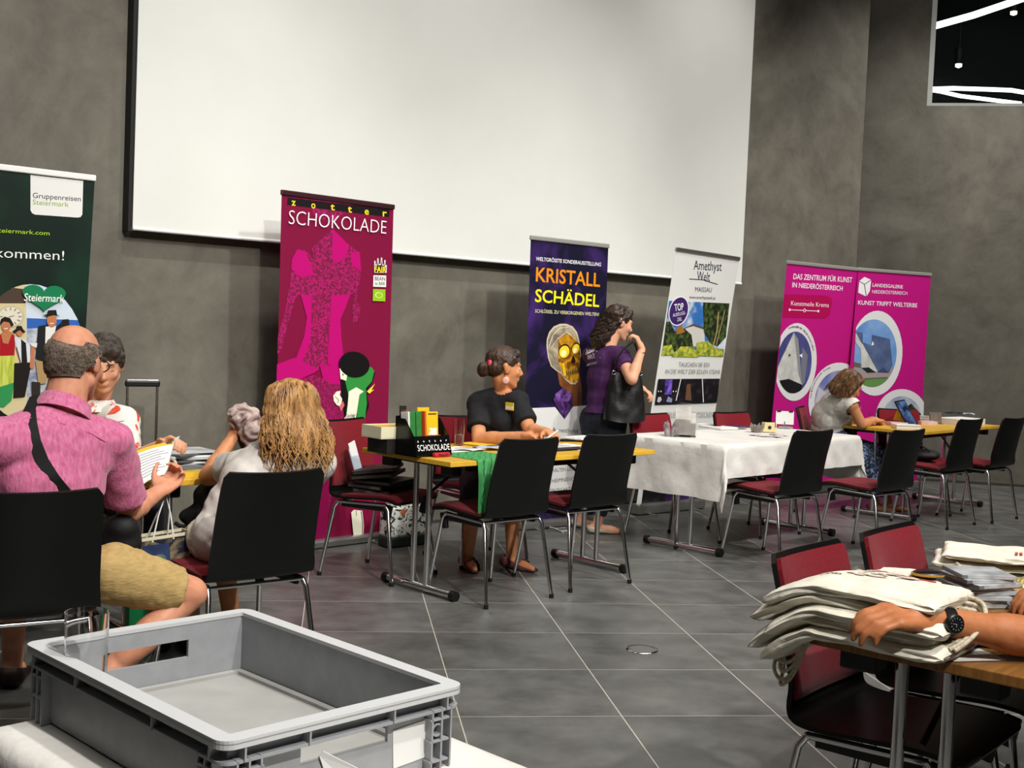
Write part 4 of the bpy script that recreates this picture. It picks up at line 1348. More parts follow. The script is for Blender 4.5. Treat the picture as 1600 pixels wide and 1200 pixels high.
# ------------------------------------------------ man in the floral shirt behind the left table
def man_floral():
    J = dict(pel=(-1.98, 5.75, .56), neck=at(146, 636, 5.48), shL=at(194, 660, 5.40), shR=at(82, 655, 5.52), hipL=(-1.88, 5.66, .55), hipR=(-2.09, 5.62, .55))
    hc = at(163, 568, 5.40); HB = basis(azv(163, -20))
    elL, wrL = at(196, 724, 5.22), at(250, 697, 5.10)
    elR, wrR = at(70, 735, 5.25), at(140, 720, 4.98)
    mb = MB(); torso(mb, J, 0, .03); head(mb, hc, HB, .98)
    limb(mb, J['neck'], hc + HB @ V((0, -.03, -.06)), .062, .060)
    limb(mb, J['shR'], elR, .050, .042); limb(mb, elR, wrR, .042, .028, .043, .3); limb(mb, J['shL'], elL, .050, .042); limb(mb, elL, wrL, .042, .028, .043, .3)
    hand(mb, wrL, at(280, 687, 5.05) - wrL, (-.2, -.3, -.8), (0, -.7, .6), .85, 1.05)
    hand(mb, wrR, (.8, -.2, 0), (0, -.3, -.9), (0, .6, .6), .6, 1.05)
    kn = [V((-1.62, 5.40, .50)), V((-1.86, 5.20, .50))]
    an = [V((-1.62, 5.46, .095)), V((-1.84, 5.30, .095))]
    for h_, k_, a_ in zip((J['hipL'], J['hipR']), kn, an):
        limb(mb, h_, k_, .085, .058); limb(mb, k_, a_, .054, .037, .055, .3); foot(mb, a_, (.5, -.8))
    me = remesh(mb, .0065, 5)
    Bi = HB.transposed()
    def pf(p):
        q = (Bi @ (p - hc)) / .98
        if abs(q.x) < .022 and q.y > .082 and -.078 < q.z < -.057: return 1
        if -.125 < q.z < -.050 and q.y > .03 - (q.z + .05) * .2 and abs(q.x) < .055: return 2
        return 0
    paint(me, pf)
    STB = mat('stubble', '#7d5440', .7, col2='#94664c', nscale=160, lo=.3, hi=.7)
    b = put(me, 'person', [SK_F, LIP, STB], origin=(-1.98, 5.75, 0))
    tag(b, 'man in a white shirt with red flowers leaning over the left table', 'person')
    eyes(hc, HB, b, .98, shut=True)
    HRM = mat('hair_dark_grey', '#231d18', .7, col2='#4a4038', nscale=50, bump=.3, bscale=150)
    brows(hc, HB, b, HRM, .98)
    FLO = mat('floral_cotton', '#d6d2ca', .85, col2='#c8452c', nscale=9, ndet=3, lo=.56, hi=.60, distort=1.6, bump=.1, bscale=40)
    mb = MB(); torso(mb, J, .020, .03)
    limb(mb, J['shR'], V(J['shR']).lerp(elR, .8), .066, .074, e2=False); limb(mb, J['shL'], V(J['shL']).lerp(elL, .8), .066, .074, e2=False)
    me = remesh(mb, .010, 5, 'shirt'); wrinkle(me, .006, (10, 10, 12), 8); sh = put(me, 'shirt', FLO, b)
    nk = V(J['neck']); x, y, z = frame_from((hc - nk)); M = Matrix((x, y, z)).transposed()
    f = azv(158)
    def col(u, v):
        a = 2 * PI * (.08 + .84 * u)
        d = V((-f.x, -f.y, 0)) * math.cos(a) + V((f.y, -f.x, 0)) * math.sin(a) * -1
        d = (V((-f.x, -f.y, 0)).normalized() * math.cos(a + PI) * -1 + V((f.y, -f.x, 0)).normalized() * math.sin(a + PI))
        return nk + d * (.085 + .03 * v) + V((0, 0, .035 - .05 * v))
    MB().shell(col, 26, 4, .005).build('collar', FLO, sh, world=True)
    DKT = mat('dark_trousers', '#17161a', .85)
    mb = MB(); mb.ell(J['pel'], (.18, .15, .12))
    for h_, k_, a_ in zip((J['hipL'], J['hipR']), kn, an):
        limb(mb, h_, k_, .10, .078); limb(mb, k_, V(k_).lerp(a_, .9), .075, .062, e2=False)
    me = remesh(mb, .011, 5, 'trousers'); wrinkle(me, .005, (14, 14, 8), 2); put(me, 'trousers', DKT, b)
    SHM = mat('dark_leather_shoe', '#2a1d16', .5)
    for a_ in an: shoe((.5, -.8), a_, SHM, b, s=1.05)
    mb = MB(); rn = random.Random(3)
    q = lambda x, y, z: hc + HB @ (V((x, y, z)) * .98)
    mb2 = MB()
    mb2.ell(q(0, -.026, .050), (.085, .103, .086), HB); mb2.ell(q(0, -.05, -.01), (.080, .075, .06), HB); mb2.cap(q(-.045, .052, .085), .030, q(.045, .052, .085), .030)
    for s in (-1, 1): mb2.cap(q(s * .072, .02, .05), .020, q(s * .076, .012, -.005), .012)
    me = remesh(mb2, .006, 3, 'hair')
    wrinkle(me, .003, (60, 60, 40))
    put(me, 'hair', HRM, b)
    return b
P2 = man_floral()

# ------------------------------------------------ blonde woman in the white top
def woman_blonde():
    J = dict(pel=(-1.045, 4.60, .555), neck=at(452, 700, 4.64), shL=at(398, 722, 4.60), shR=at(500, 724, 4.74), hipL=at(352, 862, 4.64), hipR=at(425, 855, 4.80), bend=(-.02, -.03, 0))
    hc = at(450, 645, 4.66); HB = basis(azv(-38, -8))
    elL, wrL = at(326, 744, 4.92), at(363, 684, 5.02)
    elR, wrR = at(478, 748, 5.02), at(412, 690, 5.12)
    knL, anL = at(292, 842, 4.98), at(300, 985, 5.02)
    knR, anR = at(345, 838, 5.08), at(364, 985, 5.00)
    anL.z = anR.z = .095
    mb = MB(); torso(mb, J, 0, .02, True); head(mb, hc, HB, .97, True)
    limb(mb, J['neck'], hc + HB @ V((0, -.02, -.06)), .052, .050)
    limb(mb, J['shR'], elR, .044, .039); limb(mb, elR, wrR, .038, .025, .038, .3); limb(mb, J['shL'], elL, .046, .042); limb(mb, elL, wrL, .040, .026, .041, .3)
    hand(mb, wrL, at(370, 655, 5.06) - wrL, (.7, .3, -.1), (.2, -.7, .3), .9, .95)
    hand(mb, wrR, (-.5, .1, .8), (-.6, -.4, .1), (0, -.8, .2), .9, .95)
    for h_, k_, a_ in ((J['hipL'], knL, anL), (J['hipR'], knR, anR)):
        limb(mb, h_, k_, .085, .056); limb(mb, k_, a_, .052, .034, .052, .3); foot(mb, a_, (-.5, .8), .92)
    me = remesh(mb, .0065, 5)
    b = put(me, 'person', [SK_T, LIPF], origin=(-1.045, 4.60, 0))
    tag(b, 'blonde woman in a white top seen from behind, lifting a patterned scarf', 'person')
    eyes(hc, HB, b, .97)
    WHT = mat('white_jersey', '#c4beb6', .85, col2='#d0cbc3', nscale=14, bump=.15, bscale=24)
    mb = MB(); torso(mb, J, .016, .02, True)
    limb(mb, J['shR'], V(J['shR']).lerp(elR, .55), .058, .066, e2=False); limb(mb, J['shL'], V(J['shL']).lerp(elL, .58), .062, .072, e2=False)
    me = remesh(mb, .009, 5, 'top'); wrinkle(me, .008, (9, 9, 15), 5); put(me, 'top', WHT, b)
    SHT = mat('pale_shorts', '#b9b09c', .85, col2='#c9c1ae', nscale=20, stretch=(2, 2, 5), bump=.2, bscale=30)
    mb = MB(); mb.ell(J['pel'], (.185, .145, .12))
    for h_, k_ in ((J['hipL'], knL), (J['hipR'], knR)): limb(mb, h_, V(h_).lerp(k_, .72), .100, .085, e2=False)
    me = remesh(mb, .009, 5, 'shorts'); wrinkle(me, .008, (20, 20, 14), 1); put(me, 'shorts', SHT, b)
    SHM = mat('dark_leather_shoe', '#2a1d16', .5)
    shoe((-.5, .8), anL, SHM, b, s=.95); shoe((-.5, .8), anR, SHM, b, s=.95)
    # long wavy hair: a full mass with locks laid over it
    BL_ = mat('hair_blonde', '#6e4820', .5, col2='#c4945a', nscale=34, ndet=5, stretch=(1, 1, .25), bump=.35, bscale=70, lo=.3, hi=.7)
    q = lambda x, y, z: hc + HB @ V((x, y, z))
    mb2 = MB()
    mb2.ell(q(0, -.02, .045), (.098, .112, .088), HB); mb2.ell(q(0, -.055, -.03), (.122, .085, .10), HB); mb2.ell(q(.0, -.065, -.085), (.130, .072, .085), HB)
    mb2.ell(q(.07, -.04, -.09), (.062, .07, .08), HB); mb2.ell(q(-.07, -.03, -.075), (.062, .07, .08), HB)
    me = remesh(mb2, .008, 4, 'hair'); wrinkle(me, .010, (22, 22, 12), 2)
    h = put(me, 'hair', BL_, b)
    rn = random.Random(11); mb = MB()
    for i in range(360):
        a = PI * (-.05 + 1.1 * rn.random()) + PI
        t0 = rn.random()
        ln = .13 + .10 * rn.random(); ph = rn.random() * 6; am = .010 + .012 * rn.random()
        z0 = .115 - .13 * t0
        pts = []
        for k in range(11):
            f = k / 10
            z = z0 - (ln + .02) * f
            zz = max(-1, min(1, (z - .04) / .098))
            k1 = math.sqrt(max(0.0, 1 - zz * zz)) if z > .04 else 1
            ex = 1 + .34 * max(0, min(1, (.03 - z) / .12))
            rx, ry = .102 * k1 * ex, .110 * k1
            if z < -.12: rx *= 1 - (.12 + z) * -.6; 
            w_ = am * math.sin(ph + f * 11) * (f + .15)
            back = .02 if z < -.05 else 0
            pts.append(q(rx * math.cos(a) + w_, -.028 + ry * math.sin(a) * (1. if math.sin(a) < 0 else .55) - .03 * max(0, min(1, -z / .1)), z))
        mb.tube(pts, [.0036 * (1 - .6 * (k / 10) ** 2) for k in range(11)], 5, 0, False)
    mb.build('hair_lock', BL_, h, world=True)
    o = bpy.data.objects['hair_lock']; o['kind'] = 'stuff'
    return b
P3 = woman_blonde()
# ------------------------------------------------ woman in black behind the chocolate table
BLKC = mat('black_viscose', '#0e0f13', .85, bump=.2, bscale=30)
def woman_black():
    J = dict(pel=at(770, 752, 7.22), neck=at(786, 607, 7.16), shL=at(809, 629, 7.06), shR=at(747, 631, 7.20), hipL=at(795, 752, 7.14), hipR=at(745, 752, 7.18))
    hc = at(789, 574, 7.13); HB = basis(azv(74, -4))
    elR, wrR = at(748, 686, 7.02), at(818, 681, 6.86)
    elL, wrL = at(828, 672, 6.92), at(852, 674, 6.80)
    kn = [at(742, 770, 6.95), at(800, 768, 6.93)]
    an = [at(731, 872, 6.98), at(800, 872, 7.02)]
    for a_ in an: a_.z = .085
    mb = MB(); torso(mb, J, 0, .03, True); head(mb, hc, HB, 1.0, True)
    limb(mb, J['neck'], hc + HB @ V((0, -.02, -.06)), .054, .052)
    limb(mb, J['shR'], elR, .048, .043); limb(mb, elR, wrR, .042, .027, .042, .3); limb(mb, J['shL'], elL, .046, .040); limb(mb, elL, wrL, .039, .026, .04, .3)
    hand(mb, wrR, at(856, 684, 6.74) - wrR, (0, -.2, -1), (0, 1, .2), .55, .98)
    hand(mb, wrL, at(868, 681, 6.70) - wrL, (-.3, .3, -.9), (-.6, -.5, .4), .9, .98)
    ft = ((.28, -.9), (.75, -.6))
    for h_, k_, a_, f_ in zip((J['hipR'], J['hipL']), kn, an, ft):
        limb(mb, h_, k_, .09, .058); limb(mb, k_, a_, .054, .034, .054, .3); foot(mb, a_, f_, .95)
    me = remesh(mb, .007, 5)
    lt = liptest(hc, HB)
    paint(me, lt)
    o = J['pel'].copy(); o.z = 0
    b = put(me, 'person', [SK_T, LIPF], origin=o)
    tag(b, 'woman in black with a yellow name badge and hair bun, at the chocolate table', 'person')
    eyes(hc, HB, b)
    HRD = mat('hair_dark_brown', '#1d130d', .5, col2='#4a3222', nscale=40, stretch=(1, 1, .4), bump=.3, bscale=120)
    brows(hc, HB, b, HRD)
    mb = MB(); torso(mb, J, .018, .035, True)
    limb(mb, J['shR'], V(J['shR']).lerp(elR, .72), .056, .074, e2=False); limb(mb, J['shL'], V(J['shL']).lerp(elL, .75), .055, .070, e2=False)
    mb.ell(V(J['pel']) + V((0, 0, .02)), (.20, .16, .16))
    me = remesh(mb, .010, 5, 'blouse'); wrinkle(me, .006, (10, 10, 13), 1)
    # scooped neckline: cut the top of the blouse open round the throat
    bm = bmesh.new(); bm.from_mesh(me)
    nk = V(J['neck']) + azv(140) * .045
    kill = [f for f in bm.faces if (f.calc_center_median() - (nk + V((0, 0, .01)))).length < .082]
    bmesh.ops.delete(bm, geom=kill, context='FACES'); bm.to_mesh(me); bm.free()
    bl = put(me, 'blouse', BLKC, b)
    mb = MB()
    mb.ell(J['pel'], (.19, .16, .12))
    for h_, k_, a_ in zip((J['hipR'], J['hipL']), kn, an):
        limb(mb, h_, k_, .11, .09); limb(mb, k_, V(k_).lerp(a_, .38), .088, .095, e2=False)
    me = remesh(mb, .011, 5, 'culottes'); wrinkle(me, .005, (14, 14, 6), 4); put(me, 'culottes', BLKC, b)
    MAU = mat('mauve_leather', '#6d3f42', .55, col2='#7d4c4e', nscale=20)
    for a_, f_ in zip(an, ft):
        s_ = shoe(f_, a_, MAU, b, 'loafer', .98)
        d = V((f_[0], f_[1], 0)).normalized(); sd = V((d.y, -d.x, 0))
        p = V((a_.x, a_.y, .066)) + d * .075
        MB().tube([p - sd * .04 - V((0, 0, .012)), p + V((0, 0, .004)), p + sd * .04 - V((0, 0, .012))], .008, 6, flat=.6).build('loafer_strap', MAU, s_, world=True)
    q = lambda x, y, z: hc + HB @ V((x, y, z))
    mb = MB()
    mb.ell(q(0, -.022, .046), (.083, .104, .084), HB); mb.ell(q(0, -.060, .0), (.076, .068, .066), HB); mb.cap(q(-.04, .05, .088), .026, q(.04, .05, .088), .026)
    for s in (-1, 1): mb.cap(q(s * .070, .03, .06), .018, q(s * .074, -.01, .012), .016)
    mb.ell(q(-.01, -.128, -.028), (.043, .038, .043), HB); mb.ell(q(.01, -.140, -.010), (.030, .026, .030), HB)
    me = remesh(mb, .006, 2, 'hair'); wrinkle(me, .004, (60, 60, 30)); h = put(me, 'hair', HRD, b)
    mb = MB(); rn = random.Random(4)
    for i in range(90):
        s = rn.choice((-1, 1)); t = rn.random()
        pts = [q(s * (.070 * t + .01) * (1 - .9 * k / 7), .07 - .175 * k / 7, .105 - .02 * t + .02 * math.sin(k / 7 * PI) - .11 * (k / 7) ** 1.6 - .05 * t * (1 - k / 7)) for k in range(8)]
        pts = [hc + (p - hc).normalized() * max((p - hc).length, .0) for p in pts]
        mb.tube(pts, .0018, 4, 0, False)
    mb.build('hair_lock', HRD, h, world=True)
    MB().tube([q(-.034 + .0 * k, -.098 + .016 * math.cos(k * PI / 6), .006 + .030 * math.sin(k * PI / 6)) + HB @ V((.068 * (k % 2) * 0, 0, 0)) for k in range(13)], .008, 8).ell(q(.030, -.104, .016), (.026, .014, .026), HB).build('hair_tie', mat('coral_scrunchie', '#d8495a', .7), h, world=True)
    er = q(.084, -.012, -.040)
    MB().tube([er, er + V((0, 0, -.014))], .0018, 6).ell(er + V((0, -.004, -.034)), (.021, .006, .021), None, 18, 10).build('earring', mat('pink_earring', '#d5a294', .35), b, world=True)
    # badge lies on the blouse
    bpos = at(797, 635, 6.98); Bm = basis(azv(150))
    bpy.context.view_layer.update()
    d = ray(797, 635).normalized(); Mi = WM(bl).inverted()
    ok, loc, nr, _ = bl.ray_cast(Mi @ V((0, 0, H)), Mi.to_3x3() @ d)
    if ok: bpos = WM(bl) @ loc; nn = V((nr.x, nr.y, nr.z * .3)).normalized(); Bm = basis(nn)
    bpos = bpos - d * .012
    bd = MB().box(bpos + Bm @ V((0, .004, 0)), (.072, .004, .046), Bm, bev=.001).build('name_badge', mat('badge_yellow', '#d8c61e', .4), b, world=True)
    mb = MB(); mb.box(bpos + Bm @ V((0, .0066, -.008)), (.064, .001, .018), Bm)
    mb.build('badge_strip', mat('badge_white', '#e6e3d2', .5), bd, world=True)
    return b
P4 = woman_black()

# ------------------------------------------------ standing woman in the violet shirt
def woman_violet():
    J = dict(pel=at(945, 652, 8.46), neck=at(950, 545, 8.46), shL=at(925, 556, 8.56), shR=at(970, 556, 8.34), hipL=at(927, 655, 8.52), hipR=at(958, 655, 8.38))
    hc = at(967, 504, 8.50); HB = basis(azv(72, -14))
    elR, wrR = at(987, 592, 8.13), at(1003, 546, 8.22)
    elL, wrL = at(975, 615, 8.66), at(999, 605, 8.62)
    kn = [at(935, 738, 8.46), at(952, 740, 8.36)]
    an = [at(909, 812, 8.60), at(934, 819, 8.38)]
    for a_ in an: a_.z = .085
    ft = ((.45, -.35), (.98, .12))
    mb = MB(); torso(mb, J, 0, .02, True); head(mb, hc, HB, .98, True)
    limb(mb, J['neck'], hc + HB @ V((0, -.02, -.06)), .052, .050)
    limb(mb, J['shR'], elR, .048, .043); limb(mb, elR, wrR, .041, .026, .041, .3); limb(mb, J['shL'], elL, .046, .040); limb(mb, elL, wrL, .039, .026)
    hand(mb, wrR, at(994, 526, 8.22) - wrR, (-.5, .2, -.4), (-.3, .8, .3), 1.2, .98)
    hand(mb, wrL, (.7, -.5, -.4), (-.3, 0, -.9), (.2, .2, .9), .8, .96)
    for h_, k_, a_, f_ in zip((J['hipL'], J['hipR']), kn, an, ft):
        limb(mb, h_, k_, .092, .060); limb(mb, k_, a_, .056, .034, .056, .3); foot(mb, a_, f_, .95)
    me = remesh(mb, .007, 5)
    paint(me, liptest(hc, HB, .98))
    o = J['pel'].copy(); o.z = 0
    b = put(me, 'person', [SK_F, LIPF], origin=o)
    tag(b, 'standing woman in a violet printed shirt and jeans with a bag over her arm', 'person')
    eyes(hc, HB, b, .98)
    HRD = mat('hair_dark_brown', '#1d130d', .5)
    brows(hc, HB, b, HRD, .98)
    VSH = mat('violet_jersey', '#3b1446', .8, col2='#471a52', nscale=10, bump=.12, bscale=20)
    mb = MB(); torso(mb, J, .016, .02, True); mb.ell(J['pel'], (.185, .15, .13), basis(azv(60)))
    limb(mb, J['shR'], V(J['shR']).lerp(elR, .52), .062, .066, e2=False); limb(mb, J['shL'], V(J['shL']).lerp(elL, .55), .060, .066, e2=False)
    me = remesh(mb, .009, 5, 'shirt'); wrinkle(me, .005, (9, 9, 12), 9)
    bm = bmesh.new(); bm.from_mesh(me)
    zc = at(940, 640, 8.45).z
    bmesh.ops.bisect_plane(bm, geom=bm.verts[:] + bm.edges[:] + bm.faces[:], plane_co=(0, 0, zc - .02), plane_no=(0, 0, -1), clear_outer=True)
    bm.to_mesh(me); bm.free()
    sh = put(me, 'shirt', VSH, b)
    JN = mat('dark_denim', '#10131c', .8, col2='#1b2130', nscale=60, bump=.15, bscale=60)
    mb = MB(); mb.ell(V(J['pel']) - V((0, 0, .01)), (.178, .140, .13), basis(azv(60)))
    for h_, k_, a_ in zip((J['hipL'], J['hipR']), kn, an):
        limb(mb, h_, k_, .104, .072); limb(mb, k_, V(k_).lerp(a_, .86), .070, .052, e2=False)
    me = remesh(mb, .009, 5, 'jeans'); wrinkle(me, .003, (20, 20, 12), 4); put(me, 'jeans', JN, b)
    CRM = mat('cream_leather', '#cfc5b2', .5)
    for a_, f_ in zip(an, ft): shoe(f_, a_, CRM, b, 'ballerina_shoe', .95, .02)
    # lettering on the back of the shirt
    bpy.context.view_layer.update()
    Mi = WM(sh).inverted()
    def onback(px, py):
        d = ray(px, py).normalized()
        ok, loc, nr, _ = sh.ray_cast(Mi @ V((0, 0, H)), Mi.to_3x3() @ d)
        return (WM(sh) @ loc) - d * .004 if ok else None
    mb = MB()
    def lay(body, bl, br, tl, bold):
        vs, fs = text_mesh(body, bold); x0, x1 = min(v.x for v in vs), max(v.x for v in vs)
        P = []
        for v in vs:
            u = (v.x - x0) / (x1 - x0); w_ = v.y / CAPH
            p = onback(bl[0] + (br[0] - bl[0]) * u + (tl[0] - bl[0]) * w_, bl[1] + (br[1] - bl[1]) * u + (tl[1] - bl[1]) * w_)
            P.append(p or onpl(bl[0], bl[1], J['neck'], V((0, -1, 0))))
        mb.add(P, fs)
    k = sc(900, 460, .1833)
    lay('Amethyst', k(82, 512)[0], k(212, 462)[0], k(80, 470)[0], .012)
    lay('Welt', k(95, 562)[0], k(160, 540)[0], k(92, 512)[0], .012)
    lay('MAISSAU', k(92, 612)[0], k(175, 592)[0], k(92, 590)[0], -.005)
    lay('I', k(80, 582)[0], k(80, 568)[0], k(208, 545)[0], 0.)
    mb.build('shirt_lettering', mat('shirt_white_print', '#d8cfd8', .6), sh, world=True, fixn=False)
    # long wavy hair
    q = lambda x, y, z: hc + HB @ (V((x, y, z)) * .98)
    HRB = mat('hair_wavy_brown', '#140c08', .45, col2='#3b261a', nscale=40, stretch=(1, 1, .4), bump=.3, bscale=120)
    mb = MB()
    mb.ell(q(0, -.022, .044), (.083, .103, .084), HB); mb.ell(q(0, -.065, -.03), (.085, .065, .085), HB); mb.ell(q(.0, -.085, -.105), (.09, .055, .085), HB); mb.ell(q(.0, -.105, -.165), (.080, .05, .07), HB)
    for s in (-1, 1): mb.cap(q(s * .070, .034, .06), .018, q(s * .074, -.03, .0), .02)
    mb.cap(q(-.03, .055, .088), .022, q(.03, .055, .088), .022)
    me = remesh(mb, .007, 3, 'hair'); wrinkle(me, .012, (30, 30, 24), 3); h = put(me, 'hair', HRB, b)
    mb = MB(); rn = random.Random(8)
    for i in range(150):
        a = PI + PI * rn.random(); t = rn.random(); ph = rn.random() * 6
        pts = []
        for k_ in range(10):
            f = k_ / 9
            z = .03 - .04 * t - (.17 + .06 * rn.random() * 0) * f
            pts.append(q(.094 * math.cos(a) + .014 * math.sin(ph + f * 14), -.045 + .080 * math.sin(a) - .05 * f + .012 * math.cos(ph + f * 14), z))
        mb.tube(pts, [.0034 * (1 - .7 * (k_ / 9) ** 2) for k_ in range(10)], 5, 0, False)
    o = mb.build('hair_lock', HRB, h, world=True); o['kind'] = 'stuff'
    MB().tube([wrR + (wrR - elR).normalized() * -.02 + V((.030 * math.cos(a), .030 * math.sin(a), .006 * math.sin(a))) for a in [i * PI / 8 for i in range(17)]], .0024, 6).build('bracelet', mat('dark_bracelet', '#2a1c18', .5), b, world=True)
    return b
P5 = woman_violet()

# handbag hanging from her arm
def handbag():
    LE = mat('black_leather', '#0c0c0b', .42, col2='#111110', nscale=20, bump=.12, bscale=22, spec=.45)
    c = at(977, 620, 8.26)
    t = thing('handbag', 'large soft black leather handbag hanging from the standing woman', 'handbag', c)
    B = basis(azv(-12))
    w_, h_ = .155, .175
    def bagf(a, z):      # a round, z 0..1 height
        hw = w_ * (1 - .36 * z ** 1.6) * (1 - .06 * (1 - z)); hd = .075 * (1 - .55 * z)
        e = 2.6
        ca, sa = math.cos(a), math.sin(a)
        r = (abs(ca) ** e + abs(sa) ** e) ** (-1 / e)
        x, y = hw * r * ca, hd * r * sa
        k = .010 * noise.noise(V((x * 16, z * 5, y * 9))) + .006 * math.sin(x * 60 + z * 4) * z
        return c + B @ V((x * (1 + k * 3), y + k * (1 if y < 0 else -1), -h_ + 2 * h_ * z + .02 * (x / w_) ** 2 * (1 - z) - .01 * (1 - (x / w_) ** 2) * z))
    mb = MB(); nu, nv = 48, 18
    vs = [bagf(2 * PI * i / nu, j / nv) for j in range(nv + 1) for i in range(nu)]
    fs = [(j * nu + i, j * nu + (i + 1) % nu, (j + 1) * nu + (i + 1) % nu, (j + 1) * nu + i) for j in range(nv) for i in range(nu)]
    mb.add(vs, fs, 0, True); mb.add([vs[i] for i in range(nu)], [list(range(nu))]); mb.add([vs[nv * nu + i] for i in range(nu)], [list(range(nu))])
    mb.build('bag_body', LE, t, world=True)
    a0 = c + B @ V((-.095, -.02, h_ * .94)); a1 = c + B @ V((.095, -.02, h_ * .94))
    top = at(990, 534, 8.20)
    mb = MB()
    pts = [a0.lerp(top, k / 12) + (V((-.028, 0, .02)) * math.sin(k / 12 * PI)) for k in range(13)]
    mb.tube(pts, .0115, 8, flat=.45)
    mb.build('strap', LE, t, world=True)
    pts = [a1.lerp(top + V((.01, .03, -.01)), k / 12) + V((.012, .02, .0)) * math.sin(k / 12 * PI) for k in range(13)]
    MB().tube(pts, .0115, 8, flat=.45).build('strap', LE, t, world=True)
    for p in (a0, a1):
        MB().tube([p + B @ V((.013 * math.cos(k * PI / 6), -.004, .013 * math.sin(k * PI / 6))) for k in range(13)], .003, 6).build('strap_ring', CHR, t, world=True)
    return t
handbag()

# ------------------------------------------------ woman in white at the corner table
def woman_white():
    J = dict(pel=at(1292, 690, 10.05), neck=at(1312, 622, 9.88), shR=at(1331, 634, 9.74), shL=at(1294, 632, 9.98), hipR=at(1310, 692, 9.92), hipL=at(1288, 694, 10.06), bend=(-.04, .03, 0))
    hc = at(1328, 602, 9.78); HB = basis(azv(88, -32))
    elR, wrR = at(1347, 664, 9.74), at(1364, 673, 9.92)
    elL, wrL = at(1330, 668, 10.04), at(1362, 672, 10.08)
    wrL.z = max(wrL.z, .775); wrR.z = max(wrR.z, .775)
    kn = [at(1345, 712, 9.85), at(1365, 708, 9.98)]
    an = [at(1368, 785, 10.02), at(1388, 780, 10.15)]
    for a_ in an: a_.z = .085
    mb = MB(); torso(mb, J, 0, 0, True); head(mb, hc, HB, .97, True)
    limb(mb, J['neck'], hc + HB @ V((0, -.02, -.06)), .052, .050)
    limb(mb, J['shR'], elR, .046, .040); limb(mb, elR, wrR, .039, .026, .039, .3); limb(mb, J['shL'], elL, .048, .042); limb(mb, elL, wrL, .040, .026, .04, .3)
    hand(mb, wrR, (.6, .7, -.1), (0, 0, -1), (-.7, .5, 0), .5, .95); hand(mb, wrL, (.8, .2, -.1), (0, 0, -1), (-.2, -.8, 0), .5, .95)
    ft = (.8, -.4)
    for h_, k_, a_ in zip((J['hipR'], J['hipL']), kn, an):
        limb(mb, h_, k_, .088, .057); limb(mb, k_, a_, .054, .034, .054, .3); foot(mb, a_, ft, .95)
    me = remesh(mb, .008, 5)
    paint(me, liptest(hc, HB, .97))
    o = J['pel'].copy(); o.z = 0
    b = put(me, 'person', [SK_T, LIPF], origin=o)
    tag(b, 'woman in a white sleeveless top bending over the corner table', 'person')
    eyes(hc, HB, b, .97, shut=True)
    HRL = mat('hair_light_brown', '#3a2415', .55, col2='#7d5732', nscale=40, stretch=(1, 1, .4), bump=.3, bscale=120)
    brows(hc, HB, b, HRL, .97)
    WH2 = mat('white_blouse', '#d2cdc2', .85, col2='#dcd8ce', nscale=12, bump=.2, bscale=26)
    mb = MB(); torso(mb, J, .018, .0, True); mb.ell(V(J['pel']) + V((0, 0, .04)), (.185, .15, .12), basis(azv(80)))
    me = remesh(mb, .008, 5, 'top'); wrinkle(me, .004, (12, 12, 14), 7)
    bm = bmesh.new(); bm.from_mesh(me)
    cuts = [(V(J['shL']) + (elL - V(J['shL'])).normalized() * .030 + (V(J['shL']) - V(J['neck'])).normalized() * .035, .078), (V(J['shR']) + (elR - V(J['shR'])).normalized() * .030 + (V(J['shR']) - V(J['neck'])).normalized() * .035, .078)]
    bmesh.ops.delete(bm, geom=[f for f in bm.faces if any((f.calc_center_median() - c_).length < r_ for c_, r_ in cuts)], context='FACES')
    bm.to_mesh(me); bm.free(); put(me, 'top', WH2, b)
    BLP = mat('blue_print_skirt', '#1c2840', .85, col2='#8396b8', nscale=34, ndet=3, lo=.5, hi=.62, distort=1)
    mb = MB(); mb.ell(J['pel'], (.19, .16, .12), basis(azv(80)))
    for h_, k_, a_ in zip((J['hipR'], J['hipL']), kn, an):
        limb(mb, h_, k_, .11, .095); limb(mb, k_, V(k_).lerp(a_, .75), .095, .12, e2=False)
    me = remesh(mb, .011, 5, 'skirt'); wrinkle(me, .006, (14, 14, 6), 4); put(me, 'skirt', BLP, b)
    for a_ in an: shoe(ft, a_, mat('tan_sandal', '#8a5433', .5), b, 'sandal', .95, .025)
    q = lambda x, y, z: hc + HB @ (V((x, y, z)) * .97)
    mb = MB()
    mb.ell(q(0, -.022, .044), (.084, .104, .085), HB); mb.ell(q(0, -.060, -.02), (.088, .065, .08), HB); mb.ell(q(0, -.085, -.085), (.085, .05, .06), HB)
    for s in (-1, 1): mb.cap(q(s * .074, .030, .06), .022, q(s * .080, .02, -.06), .022)
    mb.cap(q(-.03, .055, .088), .022, q(.03, .055, .088), .022)
    me = remesh(mb, .007, 3, 'hair'); wrinkle(me, .006, (40, 40, 16), 3); h = put(me, 'hair', HRL, b)
    mb = MB(); rn = random.Random(9)
    for i in range(120):
        a = PI * (-.1 + 1.2 * rn.random()) + PI; t = rn.random(); ph = rn.random() * 6
        pts = []
        for k_ in range(9):
            f = k_ / 8; z = .08 - .05 * t - .19 * f
            k1 = math.sqrt(max(0, 1 - ((z - .03) / .1) ** 2)) if z > .03 else 1
            pts.append(q(.090 * k1 * math.cos(a) + .004 * math.sin(ph + f * 8), -.03 + .100 * k1 * math.sin(a) - .03 * f, z))
        mb.tube(pts, [.003 * (1 - .7 * (k_ / 8) ** 2) for k_ in range(9)], 5, 0, False)
    o = mb.build('hair_lock', HRL, h, world=True); o['kind'] = 'stuff'
    return b
P6 = woman_white()

